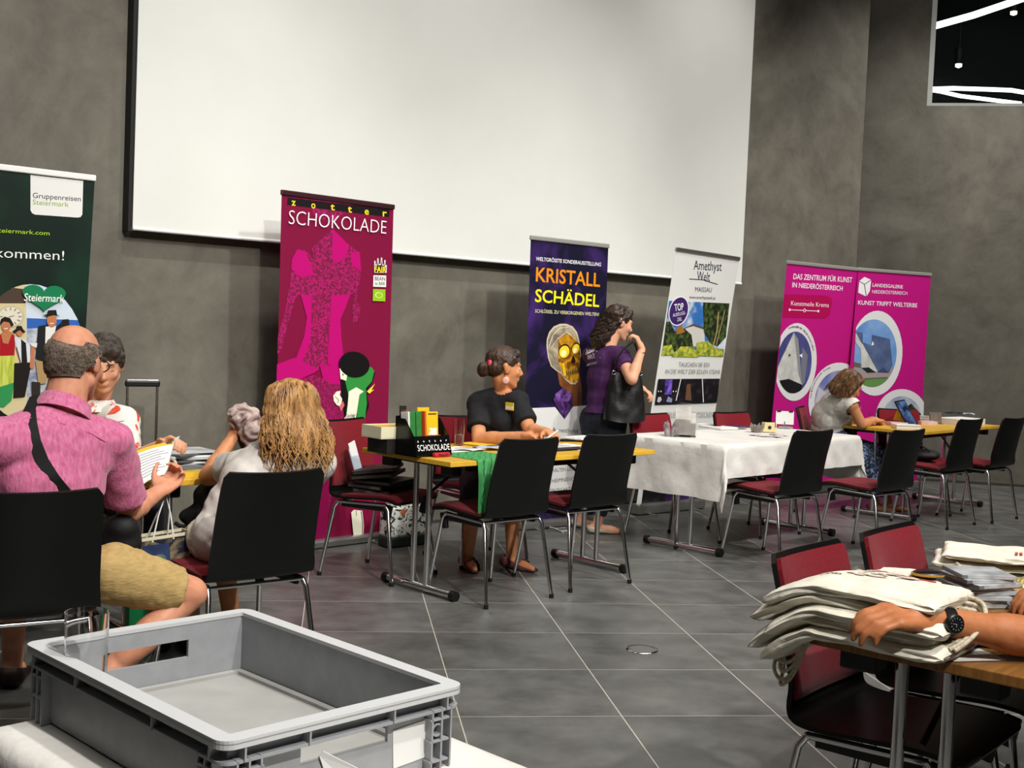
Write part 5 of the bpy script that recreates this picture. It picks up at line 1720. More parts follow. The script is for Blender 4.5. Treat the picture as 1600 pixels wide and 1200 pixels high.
# ------------------------------------------------ person at the right edge, arm reaching over the tote bags
def person_right():
    wr = at(1452, 968, 2.55); el = at(1660, 1005, 2.62)
    J = dict(pel=(1.78, 2.92, .56), neck=(1.62, 2.66, 1.12), shL=(1.42, 2.72, 1.02), shR=(1.74, 2.52, 1.04), hipL=(1.70, 3.02, .55), hipR=(1.84, 2.86, .55))
    J = dict(pel=(1.74, 2.58, .56), neck=(1.70, 2.62, 1.10), shL=(1.56, 2.50, 1.03), shR=(1.78, 2.80, 1.03), hipL=(1.66, 2.50, .55), hipR=(1.80, 2.68, .55))
    hc = V((1.665, 2.655, 1.245)); HB = basis(azv(-60, -20))
    elL = el; wrL = wr
    elR, wrR = V((1.66, 3.02, .82)), V((1.46, 3.06, .80))
    mb = MB(); torso(mb, J, 0, .04); head(mb, hc, HB, 1.03)
    limb(mb, J['neck'], hc + HB @ V((0, -.03, -.06)), .062, .060)
    limb(mb, J['shL'], elL, .054, .046); limb(mb, elL, wrL, .044, .030, .046, .35); limb(mb, J['shR'], elR, .054, .044); limb(mb, elR, wrR, .044, .029)
    hd = at(1362, 962, 2.50) - wr
    hand(mb, wr, hd, (.0, .30, -.95), (-.1, .9, .25), .62, 1.12, .012, .5)
    hand(mb, wrR, (-.9, 0, -.1), (0, 0, -1), (0, -1, 0), .5, 1.05)
    kn = [V((1.38, 2.70, .50)), V((1.50, 2.92, .50))]; an = [V((1.42, 2.66, .095)), V((1.55, 2.88, .095))]
    for h_, k_, a_ in zip((J['hipL'], J['hipR']), kn, an):
        limb(mb, h_, k_, .090, .060); limb(mb, k_, a_, .056, .038, .056, .3); foot(mb, a_, (-.8, .5))
    me = remesh(mb, .0052, 4)
    b = put(me, 'person', [skin('skin_forearm', '#a2623c', '#b5744b'), LIP], origin=(1.74, 2.58, 0))
    tag(b, 'person at the right edge with a black wristwatch, hand on the tote bag pile', 'person')
    mb = MB(); torso(mb, J, .02, .05)
    limb(mb, J['shR'], V(J['shR']).lerp(elR, .75), .07, .076, e2=False); limb(mb, J['shL'], V(J['shL']).lerp(elL, .72), .07, .076, e2=False)
    me = remesh(mb, .011, 5, 'shirt'); wrinkle(me, .006, (10, 10, 12), 2); put(me, 'shirt', mat('dark_polo', '#14151a', .85), b)
    DKT = mat('dark_trousers', '#17161a', .85)
    mb = MB(); mb.ell(J['pel'], (.19, .16, .12))
    for h_, k_, a_ in zip((J['hipL'], J['hipR']), kn, an):
        limb(mb, h_, k_, .105, .084); limb(mb, k_, V(k_).lerp(a_, .9), .080, .066, e2=False)
    me = remesh(mb, .011, 5, 'trousers'); wrinkle(me, .005, (14, 14, 8), 2); put(me, 'trousers', DKT, b)
    for a_ in an: shoe((-.8, .5), a_, mat('dark_leather_shoe', '#2a1d16', .5), b, s=1.05)
    mb = MB(); q = lambda x, y, z: hc + HB @ (V((x, y, z)) * 1.03)
    mb.ell(q(0, -.024, .046), (.084, .104, .085), HB); mb.ell(q(0, -.055, -.01), (.078, .07, .06), HB)
    me = remesh(mb, .008, 3, 'hair'); put(me, 'hair', mat('hair_dark_grey', '#231d18', .7), b)
    # wristwatch
    ax = (wr - el).normalized(); c = wr - ax * .035
    x, y, z = frame_from(ax); M = Matrix((x, y, z)).transposed()
    WB = mat('watch_black', '#0a0a0a', .35)
    wt = MB()
    def strap(u, v):
        a = 2 * PI * u
        return c + M @ V((.0335 * math.cos(a), .0335 * math.sin(a), (v - .5) * .026))
    st = MB().shell(strap, 32, 2, .004).build('wristwatch', WB, b, world=True)
    d = ((V((0, 0, H)) - c).normalized() + V((0, 0, .0))); d = (d - ax * d.dot(ax)).normalized()
    B = Matrix((ax, d.cross(ax).normalized(), d)).transposed()
    f = c + d * .036
    mb = MB().lathe([(0, .010), (.017, .010), (.0205, .008), (.0215, 0), (.019, -.004), (0, -.004)], seg=32); mb.xf(TRN(f) @ B.to_4x4())
    mb.build('watch_case', WB, st, world=True)
    mb = MB().lathe([(0, .0108), (.0150, .0108), (.0150, .0100)], seg=32)
    for i in range(12):
        a = i * PI / 6
        mb.box((.0125 * math.cos(a), .0125 * math.sin(a), .0112), (.003, .0009, .0004), Matrix.Rotation(a, 3, 'Z'), 1)
    mb.box((.004, 0, .0114), (.009, .0009, .0004), None, 1); mb.box((0, .003, .0114), (.0009, .007, .0004), None, 1)
    mb.xf(TRN(f) @ B.to_4x4()); mb.build('watch_dial', [mat('dial_black', '#161718', .2), mat('dial_mark', '#9a9a96', .4)], st, world=True)
    return b
P7 = person_right()
# ================================================================== cloths
def drape(name, T, L, W, z, dl, dr, df, db, m, seed=0, nx=70, ny=56, amp=.006):
    M = WM(T) if T is not None else Matrix()
    th = .0035
    def fn(u, v):
        s = -L / 2 - dl + (L + dl + dr) * u; t = -W / 2 - df + (W + df + db) * v
        cx, cy = max(-L / 2, min(L / 2, s)), max(-W / 2, min(W / 2, t))
        ax, ay = s - cx, t - cy
        d = math.hypot(ax, ay)
        n1 = noise.noise(V((s * 4 + seed, t * 4, 1))); n2 = noise.noise(V((s * 11, t * 11 + seed, 5)))
        if d < 1e-6:
            return V((s, t, z + .003 + .0015 * n2))
        dx, dy = ax / d, ay / d
        corner = min(abs(ax), abs(ay)) / (d + 1e-6)
        out = .012 * min(1, d / .02) + .05 * d + corner * .20 * d
        wv = math.sin((s if abs(ay) > abs(ax) else t) * 17 + seed + n1 * 2) * .5 + .5 * math.sin((s + t) * 29 + seed)
        out += (amp * 1.8 * wv + amp * 1.5 * n1) * min(1, d / .15)
        k = amp * n2 * min(1, d / .1)
        zz = z + .003 - max(0, d - .006)
        return V((cx + dx * (out + k), cy + dy * (out + k), zz + .01 * n1 * min(1, d / .2)))
    mb = MB().shell(lambda u, v: M @ fn(u, v), nx, ny, th)
    return mb
CLO = mat('white_tablecloth', '#cfcbc4', .85, col2='#d9d6d0', nscale=5, bump=.30, bscale=13, sheen=.1)
c_ = drape('tablecloth', TC, 1.70, .78, .732, .36, .34, .215, .268, CLO, 1).build('tablecloth', CLO, origin=TC.location)
tag(c_, 'long white tablecloth with hanging corners over the middle table', 'tablecloth')

# ================================================================== near table with the crate
CRC = V((-.4065, 1.841, 0)); CRA = math.atan2(-.706, .708)
TF = thing('serving_table', 'near table hidden under a white cloth at the lower left', 'table', CRC, CRA)
mb = MB().box((.2975, .003, .735), (1.145, .515, .02))
mb.build('tabletop', WOODD, TF)
for x in (-.22, .78):
    for y in (-.20, .20): MB().tube([(x, y, 0), (x, y, .727)], .018, 10).build('leg', CHR, TF)
TFd = bpy.data.objects.new('x', None); TFd.location = (TF.matrix_basis @ V((0, 0, 0)))
TFd.location = CRC + RZ(CRA).to_3x3() @ V((.2975, .003, 0)); TFd.rotation_euler = (0, 0, CRA)
c_ = drape('tablecloth', TFd, 1.165, .530, .746, .30, .3, .3, .28, CLO, 4, 56, 44).build('tablecloth', CLO, origin=TFd.location)
bpy.data.objects.remove(TFd)
tag(c_, 'white tablecloth under the grey crate at the lower left', 'tablecloth')

GRY = mat('crate_grey', '#8d8f92', .42, col2='#95979a', nscale=30, spec=.4)
GRYL = mat('crate_grey_floor', '#9d9c98', .4, col2='#a5a4a0', nscale=16)
CR = thing('plastic_crate', 'open grey stackable plastic crate on the near white cloth', 'crate', (CRC.x, CRC.y, .7525), CRA)
LX, LY, HZ = .595, .415, .118
ix, iy = LX - .05, LY - .05
def frame_ring(mb, ox, oy, jx, jy, z0, z1, rr=.02, m=0):
    """rounded rectangular ring between an outer and an inner outline"""
    def outl(x, y, r, n=6):
        o = []
        for cx, cy, a0 in ((x / 2 - r, y / 2 - r, 0), (-x / 2 + r, y / 2 - r, 90), (-x / 2 + r, -y / 2 + r, 180), (x / 2 - r, -y / 2 + r, 270)):
            for k in range(n + 1):
                a = math.radians(a0 + 90 * k / n); o.append((cx + r * math.cos(a), cy + r * math.sin(a)))
        return o
    A_, B_ = outl(ox, oy, rr), outl(jx, jy, max(.004, rr - (ox - jx) / 2))
    n = len(A_)
    vs = [(x, y, z0) for x, y in A_] + [(x, y, z1) for x, y in A_] + [(x, y, z1) for x, y in B_] + [(x, y, z0) for x, y in B_]
    fs = []
    for i in range(n):
        j = (i + 1) % n
        for a, b in ((0, 1), (1, 2), (2, 3), (3, 0)): fs.append((a * n + i, a * n + j, b * n + j, b * n + i))
    mb.add(vs, fs, m)
# walls (with hand holes in both short sides), floor
mb = MB()
wt = .006
for s in (-1, 1): mb.box((0, s * (iy / 2 + wt / 2), HZ / 2), (ix + 2 * wt, wt, HZ - .004))
hw, hz0, hz1 = .075, .054, .0845
for s in (-1, 1):
    x = s * (ix / 2 + wt / 2)
    mb.box((x, 0, hz0 / 2), (wt, iy, hz0)); mb.box((x, 0, (hz1 + HZ - .003) / 2), (wt, iy, HZ - .003 - hz1))
    for t in (-1, 1): mb.box((x, t * (hw + iy / 2) / 2, (hz0 + hz1) / 2), (wt, iy / 2 - hw, hz1 - hz0))
mb.build('crate_wall', GRY, CR)
mb = MB().box((0, 0, .006), (ix, iy, .008)); mb.build('crate_floor', GRYL, CR)
mb = MB().box((0, 0, .014), (ix - .07, iy - .07, .008), bev=.003)
mb.build('floor_panel', GRYL, CR)
mb = MB(); frame_ring(mb, ix - .004, iy - .004, ix - .030, iy - .030, .009, .016, .01); mb.build('floor_ridge', GRYL, CR)
mb = MB(); frame_ring(mb, LX, LY, ix - .002, iy - .002, HZ - .006, HZ, .022); frame_ring(mb, LX, LY, LX - .006, LY - .006, HZ - .012, HZ - .004, .022)
mb.build('rim', mat('crate_rim_lit', '#bcbdbe', .4), CR)  # rim coloured lighter than the walls to imitate light falling on it
mb = MB(); frame_ring(mb, LX - .006, LY - .006, ix + 2 * wt, iy + 2 * wt, HZ - .033, HZ - .029, .02); mb.build('lower_flange', GRY, CR)
for s in (-1, 1):
    for t in (-.5, -.22, .22, .5):
        mb = MB().box((t * (ix - .02), s * (iy / 2 + wt + .009), HZ - .0185), (.003, .018, .026)); mb.build('rib', GRY, CR)
    for t in (-.5, -.21, .21, .5):
        mb = MB().box((s * (ix / 2 + wt + .009), t * (iy - .02), HZ - .0185), (.018, .003, .026)); mb.build('rib', GRY, CR)
for s in (-1, 1):
    for t in (-1, 1):
        mb = MB()
        x, y = s * (ix / 2 + wt + .008), t * (iy / 2 - .022)
        for q in (-.020, -.002, .016): mb.box((x, y + t * q * 1.0 + t * .006, .045), (.016, .003, .090))
        mb.box((x, y, .074), (.016, .036, .003)); mb.box((x, y, .042), (.016, .036, .003)); mb.box((x, y, .012), (.016, .036, .003))
        mb.add(*((lambda n: ([V((x + s * .006, y - t * .003 + r * math.cos(2 * PI * i / n), .058 + r * math.sin(2 * PI * i / n))) for r in (.010, .0075) for i in range(n)] + [V((x - s * .006, y - t * .003 + r * math.cos(2 * PI * i / n), .058 + r * math.sin(2 * PI * i / n))) for r in (.010, .0075) for i in range(n)], [f for i in range(n) for f in ((i, (i + 1) % n, n + (i + 1) % n, n + i), (i, (i + 1) % n, 2 * n + (i + 1) % n, 2 * n + i), (n + i, n + (i + 1) % n, 3 * n + (i + 1) % n, 3 * n + i))]))(20)))
        x2, y2 = s * (ix / 2 - .022), t * (iy / 2 + wt + .008)
        for q in (-.018, .0, .018): mb.box((x2 + q, y2, .045), (.003, .016, .090))
        mb.box((x2, y2, .074), (.036, .016, .003)); mb.box((x2, y2, .042), (.036, .016, .003))
        mb.build('corner_rib', GRY, CR)
mb = MB().box((0, 0, .004), (LX - .06, LY - .06, .006)); mb.build('base_foot', GRY, CR)
# paper label and red sticker on the short side towards the camera
xw = ix / 2 + wt + .0008
mb = MB().box((xw, .122, .043), (.0012, .074, .056), Matrix.Rotation(.06, 3, 'X'))
plabel(mb.build('paper_label', mat('label_white', '#dcdcda', .6), CR), 'blank white paper label')
mb = MB().box((xw, -.135, .030), (.0012, .03, .03)); plabel(mb.build('sticker', mat('sticker_red', '#b3122c', .4), CR), 'red sticker')

GLA_ = mat('clear_glass', '#ffffff', .0, transm=1., ior=1.45)
WAT = mat('water', '#ffffff', .0, transm=1., ior=1.33)
def tumbler(label, p, r0, r1, h, fill=0., liq=None, group=None):
    t = thing('drinking_glass', label, 'glass', p, 0, group)
    MB().lathe([(0, 0), (r0, 0), (r0 + .0006, .004), (r1, h), (r1 - .0014, h), (r0 - .0014, .010), (0, .009)], seg=40).build('glass_body', GLA_, t)
    if fill:
        k = (fill - .010) / (h - .010); rr = (r0 - .0018) + (r1 - r0) * k
        MB().lathe([(0, .0104), (r0 - .002, .0104), (rr, fill), (0, fill)], seg=32).build('drink', liq or WAT, t)
    return t
gp_ = ony(134, 1040, 1.86); tumbler('tall clear glass standing empty inside the grey crate', (gp_.x, gp_.y, .7525 + .0185), .030, .0335, .165)

PAP = mat('white_paper', '#dcdbd7', .7)
lf = thing('folded_leaflet', 'white folded leaflet propped against the front of the grey crate', 'leaflet', ony(520, 1195, 1.50))
def fl(px, py, y): return ony(px, py, y)
for k, (dy, mm) in enumerate(((0, PAP), (.004, mat('leaflet_grey_back', '#a5a5a6', .6)))):
    pts = [fl(499 - k * 3, 1181 + k * 3, 1.50 + dy), fl(505, 1174, 1.50 + dy), fl(590, 1216, 1.44 + dy), fl(585, 1262, 1.42 + dy), fl(525, 1262, 1.44 + dy)]
    MB().prism(pts, (0, .0015, 0)).build('leaflet_page', mm, lf, world=True)

# ================================================================== things on the chocolate table
def onT(px, py, z=.7305): return onz(px, py, z)
ra = rzv((.7225, .6914))
CRMB = mat('cream_card', '#cfc9a8', .7, col2='#d6d0b2', nscale=8); DBX = mat('dark_box', '#15110f', .6)
p = onT(590, 709); p = p + V((.06, .11, 0))
t = thing('cardboard_box', 'dark flat cardboard box under the cream box on the chocolate table', 'box', (p.x, p.y, .7305), ra)
MB().box((0, 0, .037), (.19, .17, .074), bev=.003).build('box_body', DBX, t)
MB().box((0, 0, .076), (.194, .174, .006), bev=.002).build('box_lid', DBX, t)
q = p + V((-.012, -.008, 0))
t = thing('cardboard_box', 'open cream cardboard box on top of the dark box', 'box', (q.x, q.y, .810), ra - .06)
mb = MB().box((0, 0, .003), (.23, .18, .006))
for s in (-1, 1): mb.box((s * .1125, 0, .033), (.005, .18, .060)); mb.box((0, s * .0875, .033), (.22, .005, .060))
mb.build('box_body', CRMB, t)
MB().box((-.0, 0, .052), (.212, .165, .014), bev=.004).build('box_filling', mat('yellow_filling', '#c99c3a', .6), t)

# black acrylic stand with sloping name plate
SP = onT(664, 712); SB = V((SP.x - .008, SP.y + .030, .7305))
ST = thing('display_stand', 'black chocolate display stand with white lettering', 'display stand', SB, ra)
ACR = mat('black_acrylic', '#0b0b0b', .2, spec=.5)
# local: x along the table (to the right back), -y to the front
w2 = .118
MB().prism([(-w2, -.085, .012), (w2, -.085, .012), (w2, -.055, .105), (-w2, -.055, .105)], (0, .004, 0)).build('name_plate', ACR, ST)
for s in (-1, 1): MB().prism([(s * w2, -.085, 0), (s * w2, .10, 0), (s * w2, .085, .19), (s * w2, .02, .19), (s * w2, -.055, .105)], (-.004 * s, 0, 0)).build('side_panel', ACR, ST)
MB().box((0, .095, .10), (2 * w2, .004, .20)).build('rear_panel', ACR, ST)
MB().box((0, .01, .006), (2 * w2, .18, .006)).build('base_panel', ACR, ST)
MB().box((0, .045, .070), (2 * w2 - .01, .10, .004)).build('shelf', ACR, ST)
mb = MB()
def plate_text(body, x0, x1, z0, hgt, bold):
    vs, fs = text_mesh(body, bold); a, b = min(v.x for v in vs), max(v.x for v in vs)
    sl_ = .030 / .093
    P = []
    for v in vs:
        z = z0 + v.y / CAPH * hgt
        P.append(V((x0 + (x1 - x0) * (v.x - a) / (b - a), -.085 + (z - .012) * sl_ - .0012, z)))
    mb.add(P, fs)
plate_text('SCHOKOLADE', -.105, .110, .032, .030, .0)
for i, ch in enumerate('zotter'): plate_text(ch, -.100 + i * .038, -.092 + i * .038, .075, .011, .02)
o = mb.build('plate_lettering', mat('plate_white', '#e4e4e2', .5), ST, fixn=False)
for p_ in o.data.polygons:
    if p_.normal.y > 0: p_.flip()
def bar(label, x, y, z, w_, h_, th, rot, m, m2=None, g='chocolate bars in the black stand'):
    t = thing('chocolate_bar', label, 'chocolate bar', WM(ST) @ V((x, y, z)), ra + rot, g)
    MB().box((0, 0, h_ / 2), (w_, th, h_), Matrix.Rotation(-.10, 3, 'X'), bev=.002).build('wrapper', m, t)
    if m2:
        R_ = Matrix.Rotation(-.10, 3, 'X')
        MB().box(V((0, 0, h_ / 2)) + R_ @ V((0, -th / 2 - .0006, -h_ * .26)), (w_ * .7, .0008, h_ * .38), R_).build('printed_flower', m2, t)
        MB().box(V((0, 0, h_ / 2)) + R_ @ V((0, -th / 2 - .0006, h_ * .42)), (w_ * .7, .0008, h_ * .05), R_).build('printed_title', mat('title_brown', '#6a3a14', .5), t)
    return t
YEL = mat('wrap_yellow', '#d9b31c', .45); GRE = mat('wrap_green', '#2f7a36', .5, col2='#256a2c', nscale=30); ORA = mat('wrap_orange', '#d4561a', .45); WHI = mat('wrap_white', '#d5d2cc', .5); BRW = mat('wrap_brown', '#7a4a38', .5)
FLW = mat('print_white_flower', '#e8e4da', .5, col2='#c8b62c', nscale=60, lo=.55, hi=.62)
zb = .074
bar('white wrapped chocolate bar at the left end of the black stand', -.100, .035, zb, .012, .150, .060, .0, WHI)
bar('brown and white chocolate bar behind the white one in the stand', -.088, .060, zb, .012, .158, .050, .0, BRW)
bar('green chocolate bar in the stand, left of the two green ones', -.068, .020, zb, .034, .150, .012, -.05, GRE)
bar('green chocolate bar in the stand, right of the two green ones', -.026, .022, zb, .034, .152, .012, -.05, GRE)
bar('orange chocolate bar between the green and yellow bars', .006, .030, zb, .010, .152, .060, .0, ORA)
bar('yellow chocolate bar with white flowers at the front of the stand', .054, .010, zb, .076, .150, .012, -.04, YEL, FLW)
bar('yellow chocolate bar peeping out behind the flowered yellow bar', .040, .064, zb, .076, .168, .012, -.04, YEL)
bar('red edged chocolate bar low behind the black name plate', .050, -.018, .045, .084, .060, .010, -.04, mat('wrap_red', '#b3162a', .45))
bar('black wrapped chocolate bar at the back of the stand', -.080, .080, zb, .040, .178, .010, .0, DBX)
t = thing('red_pouch', 'small red pouch under the black name plate of the chocolate stand', 'pouch', WM(ST) @ V((.03, -.105, 0)), ra)
MB().box((0, 0, .012), (.105, .03, .022), bev=.008).build('pouch_body', mat('pouch_red', '#b0122a', .5), t)
MB().tube([(-.03, -.016, .016), (0, -.018, .010), (.03, -.016, .016)], .003, 6).build('pouch_fold', mat('pouch_dark', '#5a0a14', .6), t)

tumbler('water glass on the chocolate table beside the black stand', onT(717, 696), .026, .031, .152, .062)

# green runner hanging over the front edge, white runner beside it
def runner(name, label, x0, x1, y_in, drop, m, cat, seed=0, lift=.0012):
    W_ = .73
    def fn(u, v):
        x = x0 + (x1 - x0) * u
        t_ = v * (y_in + drop)
        n = noise.noise(V((x * 9 + seed, t_ * 7, 2)))
        if t_ < y_in: return WM(TA) @ V((x, -W_ / 2 + y_in - t_, .7305 + lift + .0008 * (1 + n)))
        d = t_ - y_in
        return WM(TA) @ V((x + .10 * d * (.5 - u) * .4 + .006 * n, -W_ / 2 - .006 - .03 * d - .010 * (1 + math.sin(x * 46 + seed)) * min(1, d / .1), .7305 + lift - max(0, d - .004)))
    o = MB().shell(fn, 24, 60, .002).build(name, m, origin=WM(TA) @ V((0, 0, 0)))
    tag(o, label, cat)
    return o
GRC = mat('green_leaf_cloth', '#3f9450', .8, col2='#23603a', kind='wave', nscale=9, distort=9, lo=.86, hi=.95)
runner('cloth_runner', 'green leaf patterned cloth hanging over the front of the chocolate table', -.62, -.30, .34, .272, GRC, 'cloth')
runner('cloth_runner', 'narrow white cloth beside the green one on the chocolate table', -.305, -.12, .20, .10, CLO, 'cloth', 3, .0035)
runner('cloth_runner', 'white sheet hanging at the right half of the chocolate table', .30, .46, .26, .20, PAP, 'cloth', 5, .0012)

# papers, leaflets and pens: each sheet its own thing
def sheet(name, label, pts, z, m, cat, group=None, th=.0012, print_m=None, wavy=0.):
    c = sum(pts, V((0, 0, 0))) / 4
    t = thing(name, label, cat, (c.x, c.y, z), 0, group)
    loc = [V((q.x - c.x, q.y - c.y, 0)) for q in pts]
    def fn(u, v):
        a = loc[0].lerp(loc[1], u); b = loc[3].lerp(loc[2], u); p = a.lerp(b, v)
        return V((p.x, p.y, th / 2 + wavy * abs(math.sin(u * 5 + v * 3)) ))
    MB().shell(fn, 8, 8, th).build('page', m, t)
    if print_m:
        mb = MB()
        def in_(u, v, h): 
            p = fn(u, v); return V((p.x, p.y, p.z + th / 2 + h))
        for k in range(5):
            v = .14 + .17 * k
            mb.add([in_(.12, v, .0004), in_(.12 + .7 * (.6 + .4 * ((k * 37) % 10) / 10), v, .0004), in_(.12 + .7 * (.6 + .4 * ((k * 37) % 10) / 10), v + .05, .0004), in_(.12, v + .05, .0004)], [(0, 1, 2, 3)])
        mb.build('printed_lines', print_m, t)
    return t
def quad(cx, cy, w_, h_, a, z=.7305):
    """four corners round the table point seen at px cx, cy"""
    c = onz(cx, cy, z); R_ = Matrix.Rotation(a, 3, 'Z')
    return [c + R_ @ V((x * w_ / 2, y * h_ / 2, 0)) for x, y in ((-1, -1), (1, -1), (1, 1), (-1, 1))]
INKM = mat('print_ink', '#4a4c52', .6)
BLG = mat('leaflet_bluegrey', '#8a96ac', .5, col2='#c4ccd6', nscale=9); YLF = mat('leaflet_yellow', '#d4ad2c', .6); NVY = mat('leaflet_navy', '#23283c', .5)
GG = 'papers on the chocolate table'
zt = .7345
sheet('paper_sheet', 'white printed sheet next to the red pouch on the chocolate table', quad(696, 706, .21, .15, ra + .1), zt, PAP, 'paper', GG, print_m=INKM)
sheet('paper_sheet', 'crumpled white printed sheet in front of the water glass', quad(728, 704, .19, .14, ra - .5), zt + .002, PAP, 'paper', GG, print_m=INKM, wavy=.008)
sheet('yellow_folder', 'yellow folder lying behind the water glass', quad(752, 694, .24, .18, ra + .2), zt, YLF, 'folder', GG)
sheet('leaflet', 'blue grey leaflet before the forearm of the woman in black', quad(770, 703, .22, .10, ra - .3), zt + .004, BLG, 'leaflet', GG, wavy=.01)
sheet('leaflet', 'pale blue leaflet right of the blue grey one, before the black chair', quad(792, 702, .20, .14, ra - .2), zt + .002, mat('leaflet_pale', '#b8c0cc', .5), 'leaflet', GG, wavy=.006)
sheet('paper_sheet', 'white sheet under the arm of the woman in black', quad(806, 695, .28, .20, ra), zt - .002, PAP, 'paper', GG)
sheet('magazine', 'open grey magazine in front of the hands of the woman in black', quad(885, 688, .30, .2, ra - .35), zt + .004, mat('magazine_grey', '#9a9da2', .4), 'magazine', GG, wavy=.012)
sheet('magazine', 'white magazine at the back edge of the chocolate table by the jeans', quad(910, 688, .24, .18, ra + .1), zt + .010, PAP, 'magazine', GG, th=.006)
sheet('leaflet', 'navy blue leaflet near the front edge between the two black chairs', quad(884, 703, .26, .09, ra), zt + .004, NVY, 'leaflet', GG)
sheet('paper_sheet', 'white sheet with scribbles between the two black chairs', quad(878, 697, .24, .16, ra), zt, PAP, 'paper', GG, print_m=INKM)
def pen(label, a, b, m, r=.0045):
    t = thing('pen', label, 'pen', a)
    a, b = V(a), V(b)
    MB().tube([a, b], r, 8).build('pen_barrel', m, t, world=True)
    MB().tube([b, b + (b - a).normalized() * .012], [r * .8, r * .2], 8).build('pen_tip', CHR, t, world=True)
pen('black pen lying before the forearm of the woman in black', onT(762, 697, .742), onT(783, 696, .742), PLB, .005)
pen('white pen held by the woman in black', at(873, 672, 6.66), at(852, 687, 6.66), PAP, .006)

# ================================================================== things on the cloth table
zc = .7400
ACC = mat('clear_acrylic', '#ffffff', .03, transm=1., ior=1.4)
AMY = mat('pale_crystal', '#e8d8dc', .05, transm=.85, ior=1.5, col2='#f2ecec', nscale=20)
# crystal druse
p = onz(1048, 681, zc); cr = thing('crystal_cluster', 'clear crystal cluster at the left end of the cloth table', 'crystal', (p.x, p.y, zc))
rn = random.Random(2)
for i in range(11):
    a = i * 2.4; r = .012 + .010 * (i % 4); hh = .10 - .07 * (r / .06) + .02 * rn.random()
    b0_ = V((r * 1.2 * math.cos(a), r * math.sin(a), 0)); b1_ = V((r * 2.2 * math.cos(a), r * 1.8 * math.sin(a), hh))
    MB().tube([b0_, b0_.lerp(b1_, .75), b1_], [.015, .014, .001], 6, smooth=False).build('crystal_point', AMY, cr)
p = onz(1046, 682, zc)
for i, (dx, px_) in enumerate(((-.02, 1066), (.03, 1074))):
    p = onz(px_, 682, zc)
    t = thing('leaflet_holder', ('taller' if i == 0 else 'shorter') + ' clear acrylic leaflet holder leaning back on the cloth table', 'leaflet holder', (p.x, p.y, zc), ra - .9)
    hh = (.225, .175)[i]
    R_ = Matrix.Rotation(-.26, 3, 'X')
    MB().box(R_ @ V((0, 0, hh / 2)), (.11, .004, hh), R_).build('back_plate', ACC, t)
    MB().box(R_ @ V((0, -.03, hh * .25)), (.11, .003, hh * .5), R_).build('front_plate', ACC, t)
    for k in range(3): MB().box(R_ @ V((0, -.022 + .007 * k, hh * .46)), (.100, .004, hh * .86), R_).build('leaflet', mat('leaflet_taupe', '#8a8078', .5, col2='#cfcac4', nscale=6), t)
    MB().box((0, .0, .002), (.11, .09, .004)).build('base_plate', ACC, t)
VLT = mat('leaflet_violet', '#3a2858', .5)
GC = 'leaflets on the cloth table'
sheet('leaflet_stack', 'stack of white and violet leaflets before the red chair on the cloth table', quad(1128, 671, .30, .20, ra), zc, PAP, 'leaflets', GC, th=.014)
sheet('leaflet', 'violet leaflet on the white leaflet stack of the cloth table', quad(1150, 671, .13, .16, ra), zc + .015, VLT, 'leaflet', GC, th=.004)
sheet('leaflet', 'white leaflet fanned left of the violet one on the cloth table', quad(1112, 669, .13, .2, ra + .4), zc + .015, PAP, 'leaflet', GC, th=.003)
for i, (x, y, a) in enumerate(((1180, 682, .2), (1196, 684, -.5), (1210, 681, .6), (1222, 683, -.2), (1214, 685, 1.1))):
    sheet('card', ('first', 'second', 'third', 'fourth', 'fifth')[i] + ' small card from the left scattered at the middle of the white cloth', quad(x, y, .10, .06, ra + a), zc + .0015 * i, mat('card_rose', '#b79aa4', .5, col2='#e0dcd8', nscale=22), 'card', 'cards scattered on the cloth table', wavy=.004)
p = onz(1082, 671, zc); t = thing('grey_cup', 'small grey cup behind the leaflet holders on the cloth table', 'cup', (p.x, p.y, zc))
MB().lathe([(0, 0), (.016, 0), (.020, .045), (.018, .045), (.014, .004), (0, .004)], seg=20).build('cup_body', mat('cup_grey', '#4a4c50', .5), t)
MB().lathe([(.0182, .043), (.021, .043), (.021, .047), (.0182, .047)], seg=20).build('cup_rim', mat('cup_rim_grey', '#5e6064', .4), t)
p = onz(1181, 675, zc); cr = thing('crystal_cluster', 'smoky crystal cluster beside the cream box on the cloth table', 'crystal', (p.x, p.y, zc))
for i in range(9):
    a = i * 2.4; r = .010 + .008 * (i % 3)
    MB().tube([(r * math.cos(a), r * math.sin(a), 0), (r * 2 * math.cos(a), r * 2 * math.sin(a), .045), (r * 2.2 * math.cos(a), r * 2.2 * math.sin(a), .068 - .006 * (i % 4))], [.014, .013, .001], 6, smooth=False).build('crystal_point', mat('smoky_crystal', '#a89c94', .08, transm=.5, ior=1.5), cr)
p = onz(1201, 675, zc); t = thing('cream_box', 'small cream gift box with a round dark seal on the cloth table', 'box', (p.x, p.y, zc), ra - .75)
MB().box((0, 0, .034), (.10, .05, .068), bev=.004).build('box_body', mat('cream_gift', '#d8cb96', .6), t)
mb = MB().lathe([(0, .002), (.013, .002), (.013, 0)], seg=20); mb.xf(TRN((0, -.0255, .034)) @ Matrix.Rotation(PI / 2, 4, 'X')); mb.build('seal', mat('seal_brown', '#3a2414', .5), t)
for s in (-1, 1): MB().box((s * .040, -.026, .052), (.004, .003, .035)).build('ribbon', PLB, t)
p = onz(1226, 669, zc); t = thing('card_stand', 'white card in a clip stand on the cloth table', 'card stand', (p.x, p.y, zc), ra - .78)
MB().prism([(-.055, -.03, 0), (.055, -.03, 0), (.035, .03, 0), (-.035, .03, 0)], (0, 0, .014)).build('stand_base', ALU, t)
MB().tube([(0, .01, .01), (0, .012, .05)], .006, 8).build('stand_stem', ALU, t)
